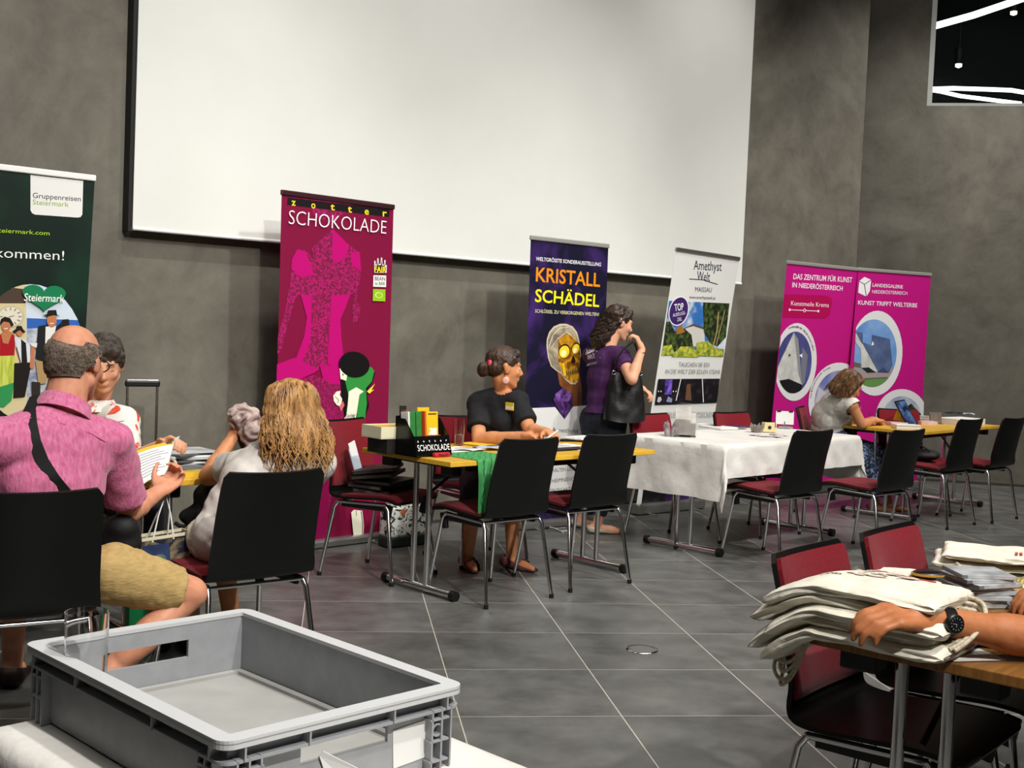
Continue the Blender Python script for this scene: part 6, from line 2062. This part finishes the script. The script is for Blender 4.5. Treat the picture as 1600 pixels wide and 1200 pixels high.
MB().box((0, .012, .078), (.135, .002, .100), Matrix.Rotation(-.08, 3, 'X')).build('card_sheet', PAP, t)
for s in (-1, 1): MB().box((s * .045, .014, .126), (.030, .008, .010)).build('clip', PLB, t)

# ================================================================== things on the corner table
zd = .7305
tumbler('glass of yellow juice on the corner table beside the seated woman', onz(1336, 665, zd), .034, .039, .155, .055, mat('juice', '#d8b020', .05, transm=.6, ior=1.33))
rd = rzv((.669, .743))
p = onz(1415, 670, zd)
t = thing('white_box', 'flat white box carrying the tablet stand on the corner table', 'box', (p.x, p.y, zd), rd - .75)
MB().box((0, 0, .018), (.20, .12, .036), bev=.002).build('box_body', PAP, t)
MB().box((0, -.0602, .026), (.19, .001, .003)).build('lid_gap', mat('gap_grey', '#77777a', .6), t)
zt2 = zd + .0365
tb = thing('tablet_stand', 'small wooden easel holding the tablet on the corner table', 'tablet stand', (at(1413, 667, 10.16).x, at(1413, 667, 10.16).y, zt2), rd - .75 + .5)
R_ = Matrix.Rotation(-.30, 3, 'X')
MB().prism([(-.012, .03, 0), (-.012, .11, 0), (-.012, .05, .15), (-.012, .035, .15)], (.024, 0, 0)).build('easel_leg', WOOD, tb)
MB().box((0, -.02, .004), (.13, .07, .008)).build('easel_ledge', WOOD, tb)
tl_, tr_, br_, bl_ = at(1398, 627, 10.10), at(1416, 627, 10.21), at(1436, 664, 10.13), at(1419, 668, 10.02)
tabl = thing('tablet_computer', 'upright dark tablet computer with blue screen on the corner table', 'tablet', (bl_ + br_) / 2)
tx_ = (br_ - bl_).normalized(); tn_ = tx_.cross(tl_ - bl_).normalized(); ty_ = tn_.cross(tx_)
if tn_.y > 0: tn_ = -tn_
RT = Matrix((tx_, ty_, tx_.cross(ty_))).transposed(); tw_, th_ = .150, (tl_ - bl_).length
sk_ = (tl_ - bl_).dot(tx_)
MB().prism([bl_, bl_ + tx_ * tw_, bl_ + tx_ * tw_ + (tl_ - bl_), tl_], -tn_ * .009).build('tablet_case', mat('tablet_dark', '#14161a', .3), tabl, world=True)
def tbp(u, v): return bl_ + tx_ * tw_ * u + (tl_ - bl_) * v + tn_ * .0008
MB().add([tbp(.07, .05), tbp(.93, .05), tbp(.93, .95), tbp(.07, .95)], [(0, 1, 2, 3)]).build('tablet_screen', mat('tablet_screen', '#16203a', .15, col2='#5a7ab0', nscale=9, lo=.4, hi=.6), tabl, world=True)
GD = 'leaflets and papers on the corner table'
PNKL = mat('leaflet_pink', '#cf9aa2', .5, col2='#dfc4c4', nscale=12)
sheet('leaflet_stack', 'pink leaflet stack left of the tablet on the corner table', quad(1401, 665, .15, .10, rd - .7), zd, PNKL, 'leaflets', GD, th=.030)
sheet('leaflet_stack', 'pink leaflet stack right of the tablet on the corner table', quad(1448, 663, .15, .10, rd - .7), zd, PNKL, 'leaflets', GD, th=.028)
sheet('paper_sheet', 'loose white sheet by the juice glass on the corner table', quad(1360, 663, .22, .14, rd - .6), zd, PAP, 'paper', GD)
sheet('paper_sheet', 'pale printed sheet before the red chair back on the corner table', quad(1385, 659, .2, .14, rd - .5), zd, mat('paper_rose', '#d9c2bc', .6), 'paper', GD)
sheet('magazine_stack', 'stack of dark and white magazines at the back of the corner table', quad(1440, 656, .26, .18, rd - .7), zd, mat('magazine_dark', '#3a3c48', .5, col2='#c8c6c2', nscale=9, stretch=(1, 1, 30)), 'magazines', GD, th=.035)
sheet('magazine_stack', 'big stack of white catalogues at the right of the corner table', quad(1500, 662, .42, .24, rd - .15), zd, PAP, 'catalogues', GD, th=.050)
sheet('leaflet', 'dark leaflet on the white catalogue stack of the corner table', quad(1490, 655, .2, .12, rd), zd + .0515, NVY, 'leaflet', GD, wavy=.015)
sheet('leaflet', 'grey leaflet at the right of the white catalogue stack', quad(1512, 656, .16, .10, rd + .5), zd + .0515, BLG, 'leaflet', GD, wavy=.012)
p = onz(1462, 662, zd); t = thing('leaflet_holder', 'grey leaflet holder beside the white catalogues on the corner table', 'leaflet holder', (p.x, p.y, zd), rd - .75)
R_ = Matrix.Rotation(-.2, 3, 'X')
MB().box(R_ @ V((0, 0, .05)), (.11, .004, .10), R_).build('back_plate', mat('taupe_card', '#6a6058', .5), t)
MB().box(R_ @ V((0, -.008, .042)), (.10, .006, .075), R_).build('leaflet', mat('leaflet_taupe2', '#8a7a6c', .5, col2='#55483e', nscale=14), t)
MB().box((0, .0, .002), (.11, .06, .004)).build('base_plate', mat('taupe_card', '#6a6058', .5), t)
p = onz(1363, 664, zd); t = thing('price_stand', 'thin clear acrylic card holder left of the red chair back on the corner table', 'card holder', (p.x, p.y, zd), rd - .3)
MB().box((0, 0, .055), (.08, .003, .11), Matrix.Rotation(-.12, 3, 'X')).build('front_plate', ACC, t)
MB().box((0, -.01, .002), (.08, .05, .004)).build('base_plate', ACC, t)
p = onz(1395, 765, .45); p = V((3.30, 9.66, .462))
t = thing('black_bag', 'black bag lying on the red chair seat before the tablet table', 'bag', (p.x, p.y, .482), -.7)
me = MB().ell((0, 0, .05), (.16, .12, .048)).ell((.04, .01, .055), (.12, .10, .045))
put(remesh(me, .012, 4, 'bag_body'), 'bag_body', mat('bag_nylon', '#0c0c0d', .7), t, local=True)
MB().tube([(-.10, -.05, .09), (-.05, -.08, .13), (.04, -.08, .13), (.10, -.05, .09)], .007, 6).build('bag_handle', mat('bag_nylon', '#0c0c0d', .7), t)
# ================================================================== left table, visitors' belongings
zl = .7305
GL = 'leaflets on the left table'
rl = rzv((.72, .69))
sheet('yellow_folder', 'thick yellow folder at the right end of the left table', quad(292, 741, .26, .20, rl), zl, YLF, 'folder', th=.016)
sheet('leaflet', 'grey leaflet lying on the yellow folder', quad(292, 737, .20, .12, rl + .2), zl + .0165, mat('leaflet_grey', '#55585a', .5, col2='#6c6f70', nscale=8), 'leaflet', GL, th=.002)
c = onz(290, 722, .75)
for i in range(7):
    m_ = (mat('mag_grey', '#8b8e8e', .4, col2='#c4c6c6', nscale=7), PAP, mat('mag_dark', '#3a3d40', .4, col2='#6a6d70', nscale=9))[i % 3]
    a = rl + (.15, -.1, .3, -.25, .1, .35, -.05)[i]
    nm = ('lowest', 'second', 'third', 'fourth', 'fifth', 'sixth', 'topmost')[i]
    q_ = [V((c.x - .04, c.y + .10, 0)) + Matrix.Rotation(a, 3, 'Z') @ V((x * .125, y * .095, 0)) for x, y in ((-1, -1), (1, -1), (1, 1), (-1, 1))]
    sheet('magazine', nm + ' magazine from the bottom in the pile on the left table' if i < 6 else 'topmost magazine of the pile on the left table', q_, zl + .0005 + .0092 * i, m_, 'magazine', 'magazines piled on the left table', th=.008)
mg = thing('white_mug', 'white mug half hidden behind the held sheet on the left table', 'mug', onz(250, 742, zl))
MB().lathe([(0, 0), (.034, 0), (.040, .012), (.041, .085), (.037, .085), (.036, .012), (0, .006)], seg=28).build('mug_body', mat('porcelain', '#d6d5d0', .2), mg)
MB().tube([(.036 + .030 * math.sin(k * PI / 10), 0, .045 + .028 * math.cos(k * PI / 10)) for k in range(11)], .006, 8).build('mug_handle', mat('porcelain', '#d6d5d0', .2), mg)
# held sheets
def held(name, label, pts, m, lines, strip=None, cat='paper'):
    c = sum(pts, V((0, 0, 0))) / 4
    t = thing(name, label, cat, c)
    nrm = (pts[1] - pts[0]).cross(pts[3] - pts[0]).normalized()
    if nrm.dot(V((0, 0, H)) - c) < 0: nrm = -nrm
    def fn(u, v, o=0.):
        a = pts[0].lerp(pts[1], u); b = pts[3].lerp(pts[2], u)
        return a.lerp(b, v) + nrm * (.010 * math.sin(u * PI) + .004 * math.sin(v * 4) + o)
    MB().shell(fn, 10, 10, .0008).build('page', m, t, world=True)
    mb = MB()
    for k in range(lines):
        v = .20 + .72 * k / lines; L_ = .55 + .35 * ((k * 7) % 5) / 5
        for j in range(6):
            u0, u1 = .08 + L_ * j / 6, .08 + L_ * (j + 1) / 6
            mb.add([fn(u0, v, .0012), fn(u1, v, .0012), fn(u1, v + .014, .0012), fn(u0, v + .014, .0012)], [(0, 1, 2, 3)])
    mb.build('printed_lines', INKM, t, world=True)
    if strip:
        mb = MB().grid(lambda u, v: fn(u, v * .10, .0012), 10, 2); mb.build('header_strip', strip, t, world=True)
        mb = MB()
        for j in range(4):
            mb.ell(fn(.82 + .035 * j, .05, .0015), (.005, .0008, .006))
        mb.build('header_logo', INKM, t, world=True)
    return t
held('paper_sheet', 'white printed sheet held upright before the man in floral shirt', [at(166, 649, 4.98), at(213, 643, 5.0), at(209, 707, 4.96), at(163, 714, 4.94)], PAP, 5)
held('paper_sheet', 'white form with yellow header held between the two men', [at(204, 708, 4.80), at(272, 690, 4.98), at(259, 740, 4.74), at(222, 757, 4.66)], PAP, 9, YLF)
held('paper_sheet', 'folded white sheet corner in the hand of the man in floral shirt', [at(269, 692, 5.01), at(281, 681, 5.02), at(277, 700, 5.01), at(267, 713, 4.98)], mat('paper_back', '#b9b7b0', .7), 1)
# carrier bag hanging from the hand of the man in pink
hb = at(262, 772, 4.56)
gb = thing('carrier_bag', 'small printed paper carrier bag with white cord handles, held by the man in pink', 'bag', at(254, 884, 4.56))
Bg = Matrix.Rotation(.55, 3, 'Z') @ Matrix.Rotation(-.10, 3, 'Y')
PRB = mat('bag_print', '#10182c', .5, col2='#8a7a5c', nscale=16, ndet=5, lo=.46, hi=.62, distort=.8)
PRB2 = mat('bag_print_blue', '#16264a', .5, col2='#3a4a70', nscale=9)
def bgp(x, y, z): return Bg @ V((x, y, z))
bw, bd_, bh = .095, .042, .125
mb = MB()
P = [bgp(s * bw, t * bd_, z) for z in (-bh, bh) for s, t in ((-1, -1), (1, -1), (1, 1), (-1, 1))]
mb.add(P, [(0, 1, 5, 4), (1, 2, 6, 5), (2, 3, 7, 6), (3, 0, 4, 7), (0, 3, 2, 1)])
mb.build('bag_body', PRB, gb)
mb = MB()
for s in (-1, 1): mb.box(bgp(0, s * (bd_ + .001), bh - .006), (2 * bw + .004, .003, .012), Bg)
for s in (-1, 1): mb.box(bgp(s * (bw + .001), 0, bh - .006), (.003, 2 * bd_, .012), Bg)
mb.build('bag_edge', CRMB, gb)
mb = MB().box(bgp(-.03, -bd_ - .0012, .03), (.10, .001, .13), Bg); mb.ell(bgp(-.02, -bd_ - .002, .03), (.026, .001, .026), Bg, 18, 8, 1)
mb.build('printed_picture', [PRB2, mat('bag_print_green', '#4a6a5a', .5)], gb)
loc = WM(gb).inverted()
for s in (-1, 1):
    a, b2 = bgp(-.04, s * bd_, bh), bgp(.04, s * bd_, bh); top = loc @ (hb + V((.004 * s, .012 * s, 0)))
    MB().tube([a - V((0, 0, .02)), a.lerp(top, .5) + V((-.003, 0, 0)), top, b2.lerp(top, .5) + V((.003, 0, 0)), b2 - V((0, 0, .02))], .0032, 6).build('cord_handle', PAP, gb)
# shoulder bag of the man in pink
NYL = mat('bag_nylon', '#0c0c0d', .7)
sb = thing('shoulder_bag', 'black shoulder bag at the hip of the man in pink', 'bag', at(188, 836, 4.30))
put(remesh(MB().ell((0, 0, 0), (.075, .06, .075)).ell((0, 0, -.03), (.08, .06, .06)).ell((.01, -.02, .03), (.06, .05, .05)), .010, 4, 'bag_body'), 'bag_body', NYL, sb, local=True)
MB().tube([(.0, -.064, -.034), (.03, -.062, -.045), (.055, -.050, -.055)], .003, 6).build('zipper', CHR, sb)
# green paper in the shadow below the left table
gp2 = thing('paper_bag', 'green paper bag in the shadow under the left table', 'bag', V((-1.50, 5.10, 0)), .5)
MB().box((0, 0, .155), (.20, .09, .30), bev=.004).build('bag_body', mat('bag_green', '#12824a', .6, col2='#1a9a58', nscale=6), gp2)
MB().tube([(-.04, -.046, .29), (-.03, -.05, .36), (.03, -.05, .36), (.04, -.046, .29)], .0035, 6).build('cord_handle', PAP, gp2)
sc_ = thing('suitcase', 'black suitcase with extended silver pull handle against the wall', 'suitcase', V((-2.06, 6.72, 0)), .55)
# suitcase body stands behind the table, its handle frame rises to 1 m
top_ = onpl(221, 596, (-2.06, 6.72, 0), V((0, -1, 0)))
hz = top_.z; dx = .082
MB().box((0, .06, .33), (.36, .22, .56), bev=.03).build('case_body', mat('suitcase_black', '#151517', .5), sc_)
for s in (-1, 1):
    MB().tube([(s * dx, 0, .55), (s * dx, 0, hz - .02)], .008, 10).build('handle_tube', CHR, sc_)
    for t in (-.05, .13): MB().ell((s * .14, .06 + t - .04, .027), (.012, .025, .025)).build('wheel', PLB, sc_)
MB().box((0, 0, hz - .012), (2 * dx + .028, .026, .034), bev=.008).build('grip', PLB, sc_)
MB().box((0, 0, hz + .007), (2 * dx + .01, .020, .008), bev=.003).build('grip_top', ALU, sc_)
# scarf and bag of the blonde woman
SCF = mat('scarf_print', '#b8a39c', .85, col2='#87706c', nscale=24, ndet=4, lo=.42, hi=.62, distort=1.5)
cs = at(381, 660, 5.02)
sf = thing('scarf', 'crumpled pale pink patterned scarf in the hands of the blonde woman', 'scarf', cs)
mb = MB()
mb.ell((0, 0, .02), (.066, .05, .058)); mb.ell((.03, .0, -.02), (.05, .045, .05)); mb.ell((-.03, -.01, .035), (.035, .035, .03)); mb.cap((.02, 0, -.03), .04, (.035, .01, -.10), .03)
me = remesh(mb, .006, 2, 'scarf_cloth')
for v in me.vertices:
    p = v.co; v.co = p + v.normal * (.007 * math.sin(p.x * 60 + p.z * 90 + 14 * noise.noise(p * 14)) + .004 * noise.noise(p * 40))
put(me, 'scarf_cloth', SCF, sf, local=True)
me = remesh(MB().cap((.0, .03, -.04), .045, (.03, .05, -.13), .04), .008, 2, 'scarf_lining')
put(me, 'scarf_lining', mat('scarf_dark', '#1e1514', .85, col2='#4a3a34', nscale=34, lo=.5, hi=.7), sf, local=True)
bk = thing('handbag', 'soft black bag on the lap of the blonde woman', 'handbag', at(338, 790, 4.98))
me = remesh(MB().ell((.02, 0, .03), (.12, .08, .10)).ell((-.04, 0, -.05), (.11, .08, .06)).ell((.06, 0, .05), (.10, .07, .08)), .012, 3, 'bag_body'); wrinkle(me, .010, (14, 14, 14), 3)
put(me, 'bag_body', mat('bag_nylon', '#0c0c0d', .7), bk, local=True)
MB().tube([(-.16 + .02 * k, -.03 - .01 * math.sin(k), -.075 - .012 * math.sin(k * .9)) for k in range(8)], .009, 8).build('bag_strap', NYL, bk)

# ================================================================== pile on the red chair by the chocolate banner
Zc = CHAIRS[8]; ZM = WM(Zc)
FOL = mat('folder_black', '#111110', .5, col2='#2a2823', nscale=3, stretch=(1, 1, 60), spec=.4)
GF = 'black folders on the red chair'
fo = [(.0, .02, .000, .05, 0, 'lowest black folder on the red chair by the banner'), (.01, .0, .024, -.08, 0, 'second black folder from the bottom on the red chair'), (-.005, .02, .048, .06, 0, 'third black folder from the bottom on the red chair'),
      (.01, -.02, .082, .35, .12, 'fourth black folder, lying askew on the red chair'), (.0, -.03, .110, .42, .14, 'topmost black folder, lying askew on the pile of the red chair')]
for x, y, z, a, tilt, lb in fo:
    t = thing('ring_folder', lb, 'folder', ZM @ V((x, y, .472 + z)), Zc.rotation_euler.z + a, GF)
    R_ = Matrix.Rotation(tilt, 3, 'X')
    MB().box(R_ @ V((0, 0, .011)), (.30, .24, .021), R_, bev=.002).build('folder_cover', FOL, t)
    MB().box(R_ @ V((.148, 0, .011)), (.008, .22, .014), R_).build('folder_pages', mat('pages_grey', '#55524c', .7), t)
t = thing('paper_sheet', 'white papers leaning behind the folders on the red chair', 'paper', ZM @ V((.06, -.145, .60)), Zc.rotation_euler.z + .2)
MB().box((0, 0, .045), (.09, .003, .19), Matrix.Rotation(.25, 3, 'X') @ Matrix.Rotation(.15, 3, 'Y')).build('page', PAP, t)
MB().box((.01, .006, .030), (.10, .003, .15), Matrix.Rotation(.32, 3, 'X')).build('page_behind', mat('paper_blue', '#a8b4c0', .6), t)
bt_ = thing('spray_bottle', 'small white bottle with orange cap beside the folders on the red chair', 'bottle', onpl(602, 757, ZM @ V((0, 0, 0)), V((0, -1, 0))) if False else V((ony(602, 757, 6.78).x, 6.78, ony(602, 757, 6.78).z)))
MB().lathe([(0, 0), (.017, 0), (.018, .004), (.018, .062), (.010, .070), (0, .070)], seg=20).build('bottle_body', PAP, bt_)
MB().lathe([(0, .070), (.015, .070), (.014, .098), (.006, .104), (0, .104)], seg=20).build('bottle_cap', mat('cap_orange', '#e0561a', .4), bt_)
MB().lathe([(.0182, .015), (.0186, .015), (.0186, .05), (.0182, .05)], seg=20).build('bottle_label', mat('label_pale', '#c4b7a0', .5), bt_)
p = onz(629, 852, 0)
fb2 = thing('shopping_bag', 'white shopping bag with black scribbled flowers and dark green bottom on the floor', 'bag', (p.x, p.y, 0), rzv(WD))
SCB = mat('bag_scribble', '#d8d8d0', .7, col2='#1a1f18', nscale=16, ndet=6, lo=.53, hi=.57, distort=3)
MB().box((0, 0, .163), (.30, .12, .20), bev=.02).build('bag_body', SCB, fb2)
MB().box((0, 0, .036), (.305, .125, .070), bev=.012).build('bag_base', mat('bag_bottle_green', '#0d1f16', .6), fb2)
MB().ell((-.05, -.062, .225), (.020, .003, .022)).build('printed_flower', mat('flower_orange', '#c8682a', .6), fb2)
MB().tube([(-.07, -.05, .25), (-.06, -.05, .33), (.06, -.05, .33), (.07, -.05, .25)], .006, 6).build('bag_handle', NYL, fb2)
cb = [onz(*q_, .006) for q_ in ((850, 823), (865, 825), (876, 830), (890, 829), (884, 824), (868, 826), (880, 832))]
o = MB().tube(cb, .0045, 6).build('power_cable', mat('cable_white', '#c4c2bc', .5), origin=cb[0]); tag(o, 'short white cable coiled on the floor before the skull banner', 'cable')

# ================================================================== tote bags and goods on the brown table
EX, EY = V((.766, -.643, 0)), V((.643, .766, 0))
COT = mat('raw_cotton', '#cbc5b4', .9, col2='#d8d3c4', nscale=26, bump=.22, bscale=22)
CORD = mat('cotton_cord', '#a79b84', .9, col2='#c2b7a0', nscale=120, bump=.3, bscale=200)
def tote(label, c, L0, L1, W, z, th, droop, seed, m=COT, group='tote bags on the brown table', ex=EX, ey=EY, hemz=None):
    c = V(c)
    t = thing('tote_bag', label, 'tote bag', (c.x, c.y, z), 0, group)
    nu, na = 44, 40
    vs = []
    for i in range(nu + 1):
        u = i / nu; s = -L0 + (L0 + L1) * u
        e = min(1, min(u, 1 - u) / .045); k = math.sqrt(max(0, 1 - (1 - e) ** 2))
        zz = -droop * max(0, -.055 - s) ** 1.35 * 3.2 + .004 * noise.noise(V((s * 9, seed, 0)))
        sl_ = droop * 3.2 * 1.35 * max(0, -.055 - s) ** .35; nl_ = math.hypot(1, sl_)
        for j in range(na):
            a = 2 * PI * j / na; ca, sa = math.cos(a), math.sin(a)
            r = (abs(ca) ** 2.8 + abs(sa) ** 2.8) ** (-1 / 2.8)
            y = W / 2 * r * ca * (.96 + .04 * k); h = th / 2 * r * sa * (.15 + .85 * k)
            n = noise.noise(V((s * 13 + seed, y * 13, sa * 2 + seed)))
            n2 = noise.noise(V((s * 34, y * 30 + seed, sa)))
            side = abs(ca) ** 6
            h += .0045 * n + .002 * n2
            y += (.006 * n + .004 * math.sin(sa * 9 + s * 20 + seed) * side) * (1 if ca > 0 else -1)
            x = s + .007 * noise.noise(V((y * 22 + seed, sa * 3, 1)))
            vs.append(ex * (x - h * sl_ / nl_) + ey * y + V((0, 0, th / 2 + h / nl_ + zz)))
    fs = [(i * na + j, i * na + (j + 1) % na, (i + 1) * na + (j + 1) % na, (i + 1) * na + j) for i in range(nu) for j in range(na)]
    mb = MB().add(vs, fs, 0, True)
    mb.add(vs[:na], [list(range(na))], 0, True); mb.add(vs[-na:], [list(range(na))], 0, True)
    mb.build('bag_cloth', m, t)
    return t
TC0 = V((.815, 2.735, 0)); z0 = .7315
names = ('lowest tote bag of the near pile, overhanging the table edge', 'second tote bag from the bottom of the near pile', 'third tote bag from the bottom of the near pile', 'fourth tote bag from the bottom of the near pile', 'topmost cream tote bag of the near pile, printed with flowers and a red line')
TB = []
for i in range(5):
    jx = (.0, -.02, .015, -.01, .01)[i]; jy = (.0, .012, -.01, .006, -.004)[i]
    TB.append(tote(names[i], TC0 + EX * jx + EY * jy, (.175, .195, .185, .200, .190)[i], .240 - .008 * i, .27 - .006 * i, z0 + .0255 * i, .041, (.46, .42, .37, .32, .27)[i], i * 3.1))
# print on the topmost bag
top_t = TB[-1]; zt_ = z0 + .0255 * 4 + .041
bpy.context.view_layer.update()
clo = [o for o in bpy.data.objects if o.parent == top_t][0]
Mi = WM(clo).inverted()
def ontop(x, y):
    o = TC0 + EX * x + EY * y + V((0, 0, 1.2))
    ok, loc, nr, _ = clo.ray_cast(Mi @ o, V((0, 0, -1)))
    return (WM(clo) @ loc) + V((0, 0, .0012)) if ok else V((o.x, o.y, zt_))
rn = random.Random(21)
mb = MB()
for i in range(34):
    x0_, y0_ = -.03 + .13 * rn.random(), .0 + .09 * rn.random()
    r = .006 + .008 * rn.random(); n = 7
    mb.add([ontop(x0_ + r * math.cos(2 * PI * k / n), y0_ + r * .8 * math.sin(2 * PI * k / n)) + V((0, 0, .0001 * i)) for k in range(n)], [list(range(n))], i % 2)
plabel(mb.build('printed_flowers', [mat('print_rose', '#d3bcae', .85), mat('print_grey', '#bdb7aa', .85)], top_t, world=True, fixn=False), 'faded rose and grey flower print')
mb = MB(); mb.tube([ontop(-.01 + .022 * k, .105 - .004 * k) for k in range(8)], .0022, 5); mb.build('printed_line', mat('print_red', '#a84438', .8), top_t, world=True)
vs, fs = text_mesh('LAND', .02); x0, x1 = min(v.x for v in vs), max(v.x for v in vs)
mb = MB().add([ontop(-.085 + .05 * (v.x - x0) / (x1 - x0), -.035 + .014 * v.y / CAPH) for v in vs], fs); mb.build('printed_word', mat('print_black', '#1c1b1a', .8), top_t, world=True, fixn=False)
vs, fs = text_mesh('Wir sind', .02); x0, x1 = min(v.x for v in vs), max(v.x for v in vs)
mb = MB().add([ontop(.005 + .04 * (v.x - x0) / (x1 - x0), .035 + .010 * v.y / CAPH) for v in vs], fs); mb.build('printed_word', mat('print_black', '#1c1b1a', .8), top_t, world=True, fixn=False)
# cord handles: loops at the right end and hanging at the left end
def loop(parent, pts, r=.0052):
    P = []
    for i in range(len(pts) - 1):
        for k in range(6):
            t = k / 6; p0, p1, p2, p3 = pts[max(0, i - 1)], pts[i], pts[i + 1], pts[min(len(pts) - 1, i + 2)]
            P.append(.5 * (2 * p1 + (p2 - p0) * t + (2 * p0 - 5 * p1 + 4 * p2 - p3) * t * t + (3 * p1 - p0 - 3 * p2 + p3) * t ** 3))
    P.append(pts[-1])
    MB().tube(P, r, 8).build('cord_handle', CORD, parent, world=True)
def E_(x, y, z): return TC0 + EX * x + EY * y + V((0, 0, z))
for i, dz in enumerate((.0, .012, .024, .036)):
    loop(TB[4 - i], [E_(.15 - .01 * i, .06, .845 - dz), E_(.20, .075 - .01 * i, .852 - dz), E_(.25, .07, .845 - dz), E_(.275 - .012 * i, .02, .82 - dz * .8), E_(.27 - .012 * i, -.04, .79 - dz * .4), E_(.25 - .012 * i, -.08, .765)])
for i, (d1, d2) in enumerate(((.10, .0), (.065, .03), (.03, -.03), (.12, .05))):
    loop(TB[i], [E_(-.17, .09 - d2, .715 + .016 * i), E_(-.205, .05, .700 - d1 * .3), E_(-.20, -.01 + d2, .685 - d1 * .6), E_(-.16, -.05, .668 - d1 * .6), E_(-.12, -.07, .680 - d1 * .4), E_(-.09, -.06, .720)], .0045)
# second pile further along the table
C2 = V((1.50, 3.52, 0)); ex2 = V((.93, -.36, 0)).normalized(); ey2 = V((.36, .93, 0)).normalized()
nm2 = ('lowest tote bag of the far pile at the right edge', 'middle tote bag of the far pile at the right edge', 'topmost cream tote bag of the far pile, with small red stripes')
TB2 = []
for i in range(3):
    TB2.append(tote(nm2[i], C2 + ex2 * (.012, -.015, .01)[i] + ey2 * (.0, .01, -.005)[i], .21, .24, .25, z0 + .027 * i, .028, 0, 20 + i * 4, ex=ex2, ey=ey2))
tz = z0 + .027 * 2 + .030
mb = MB()
for k in range(2): mb.box(C2 + ex2 * (.0 + .012 * k) + ey2 * -.06 + V((0, 0, tz + .001)), (.007, .036, .0012), Matrix((ex2, ey2, V((0, 0, 1)))).transposed())
plabel(mb.build('red_stripes', mat('print_red', '#a84438', .8), TB2[-1], world=True), 'two small red stripes')
vs, fs = text_mesh('Museum', .0); x0, x1 = min(v.x for v in vs), max(v.x for v in vs)
mb = MB().add([C2 + ex2 * (.035 + .08 * (v.x - x0) / (x1 - x0)) + ey2 * (-.075 + .02 * v.y / CAPH) + V((0, 0, tz + .002)) for v in vs], fs); mb.build('printed_word', mat('print_taupe', '#9a8f88', .8), TB2[-1], world=True, fixn=False)
for i in range(2):
    q2 = lambda x, y, z: C2 + ex2 * x + ey2 * y + V((0, 0, z))
    loop(TB2[i], [q2(-.16, -.12, .78 - .02 * i), q2(-.13, -.15, .765), q2(-.05, -.165 - .01 * i, .745), q2(.06, -.16 - .015 * i, .742), q2(.15, -.15, .75)])
# flat tote bag between the piles and the dark case on it
C3 = onz(1420, 902, .74)
tote('flat white cloth bag lying between the two tote bag piles', C3, .15, .16, .16, z0, .022, 0, 55, ex=V((.98, -.2, 0)).normalized(), ey=V((.2, .98, 0)).normalized())
pc_ = onz(1460, 896, .762)
t = thing('oval_case', 'dark oval case with yellow rim lying before the far tote bags', 'case', (pc_.x, pc_.y, .7545), .25)
MB().lathe([(0, .001), (.062, .001), (.066, .008), (.062, .013), (0, .015)], seg=32, sx=1, sy=.62).build('case_body', mat('case_dark', '#17100f', .3), t)
MB().lathe([(.0655, .004), (.070, .004), (.070, .010), (.0655, .010)], seg=32, sx=1, sy=.62).build('case_rim', mat('case_yellow', '#b98f3a', .4), t)
# stack of clear cases
CSP = onz(1532, 940, .74)
CASE = mat('case_clear', '#e2e4e6', .12, transm=.3, ior=1.3, col2='#a9adb0', nscale=14, spec=.6)
for i in range(8):
    a = (.2, .35, .1, .28, .15, .4, .22, .05)[i]; ox, oy = (0, .01, -.012, .006, -.01, .008, -.004, .0)[i], (.0, .006, -.008, .004, .01, -.006, .0, .004)[i]
    nm = ('lowest', 'second', 'third', 'fourth', 'fifth', 'sixth', 'seventh', 'eighth')[i]
    t = thing('clear_case', nm + ' clear disc case from the bottom of the stack by the wristwatch arm', 'disc case', (CSP.x + ox, CSP.y + .02 + oy, z0 + .0108 * i), a, 'stack of clear disc cases')
    MB().box((0, 0, .0052), (.142, .125, .0104), bev=.001).build('case_shell', CASE, t)
    MB().box((-.064, 0, .0052), (.016, .127, .0078)).build('case_spine', mat('spine_grey', '#6a6e72', .3), t)
GOLD = mat('gold_mesh', '#b58f3a', .3, .7, col2='#e8d48a', nscale=120, kind='voronoi', lo=.1, hi=.5, bump=.4, bscale=140)
gpz = onz(1597, 918, .76)
t = thing('gold_pouch', 'gold glittering pouch at the right edge behind the disc cases', 'pouch', (gpz.x + .05, gpz.y, z0))
me = remesh(MB().ell((0, 0, .030), (.085, .060, .030)).ell((.03, .01, .035), (.06, .05, .032)), .006, 2, 'pouch_body'); wrinkle(me, .004, (50, 50, 50))
put(me, 'pouch_body', GOLD, t, local=True)
MB().tube([(-.08, -.01, .034), (-.10, -.02, .030), (-.11, .0, .012)], .003, 6).build('pouch_cord', CORD, t)
tz2 = z0
t = thing('black_tray', 'flat black tray under the forearm at the table edge', 'tray', onz(1540, 1004, z0), -.28)
MB().box((0, 0, .006), (.24, .10, .012), bev=.003).build('tray_base', ACR, t)
mb = MB(); 
for s in (-1, 1): mb.box((s * .118, 0, .014), (.004, .10, .008)); mb.box((0, s * .048, .014), (.236, .004, .008))
mb.build('tray_rim', ACR, t)
P4_ = [onz(1452, 1013, z0), onz(1490, 1034, z0), onz(1572, 1032, z0), onz(1530, 1014, z0)]
sheet('paper_sheet', 'white sheet sticking out at the end of the brown table', P4_, z0 + .0005, PAP, 'paper')
o2 = thing('leather_purse', 'small tan purse at the right edge beside the gold pouch', 'purse', onz(1600, 946, z0) + V((.05, 0, 0)), .2)
MB().box((0, 0, .02), (.14, .09, .04), bev=.012).build('purse_body', mat('purse_tan', '#b08a68', .5), o2)
MB().tube([(-.07, -.03, .03), (-.10, -.05, .02), (-.09, .02, .012)], .005, 6).build('purse_strap', mat('purse_dark', '#3a2a22', .5), o2)
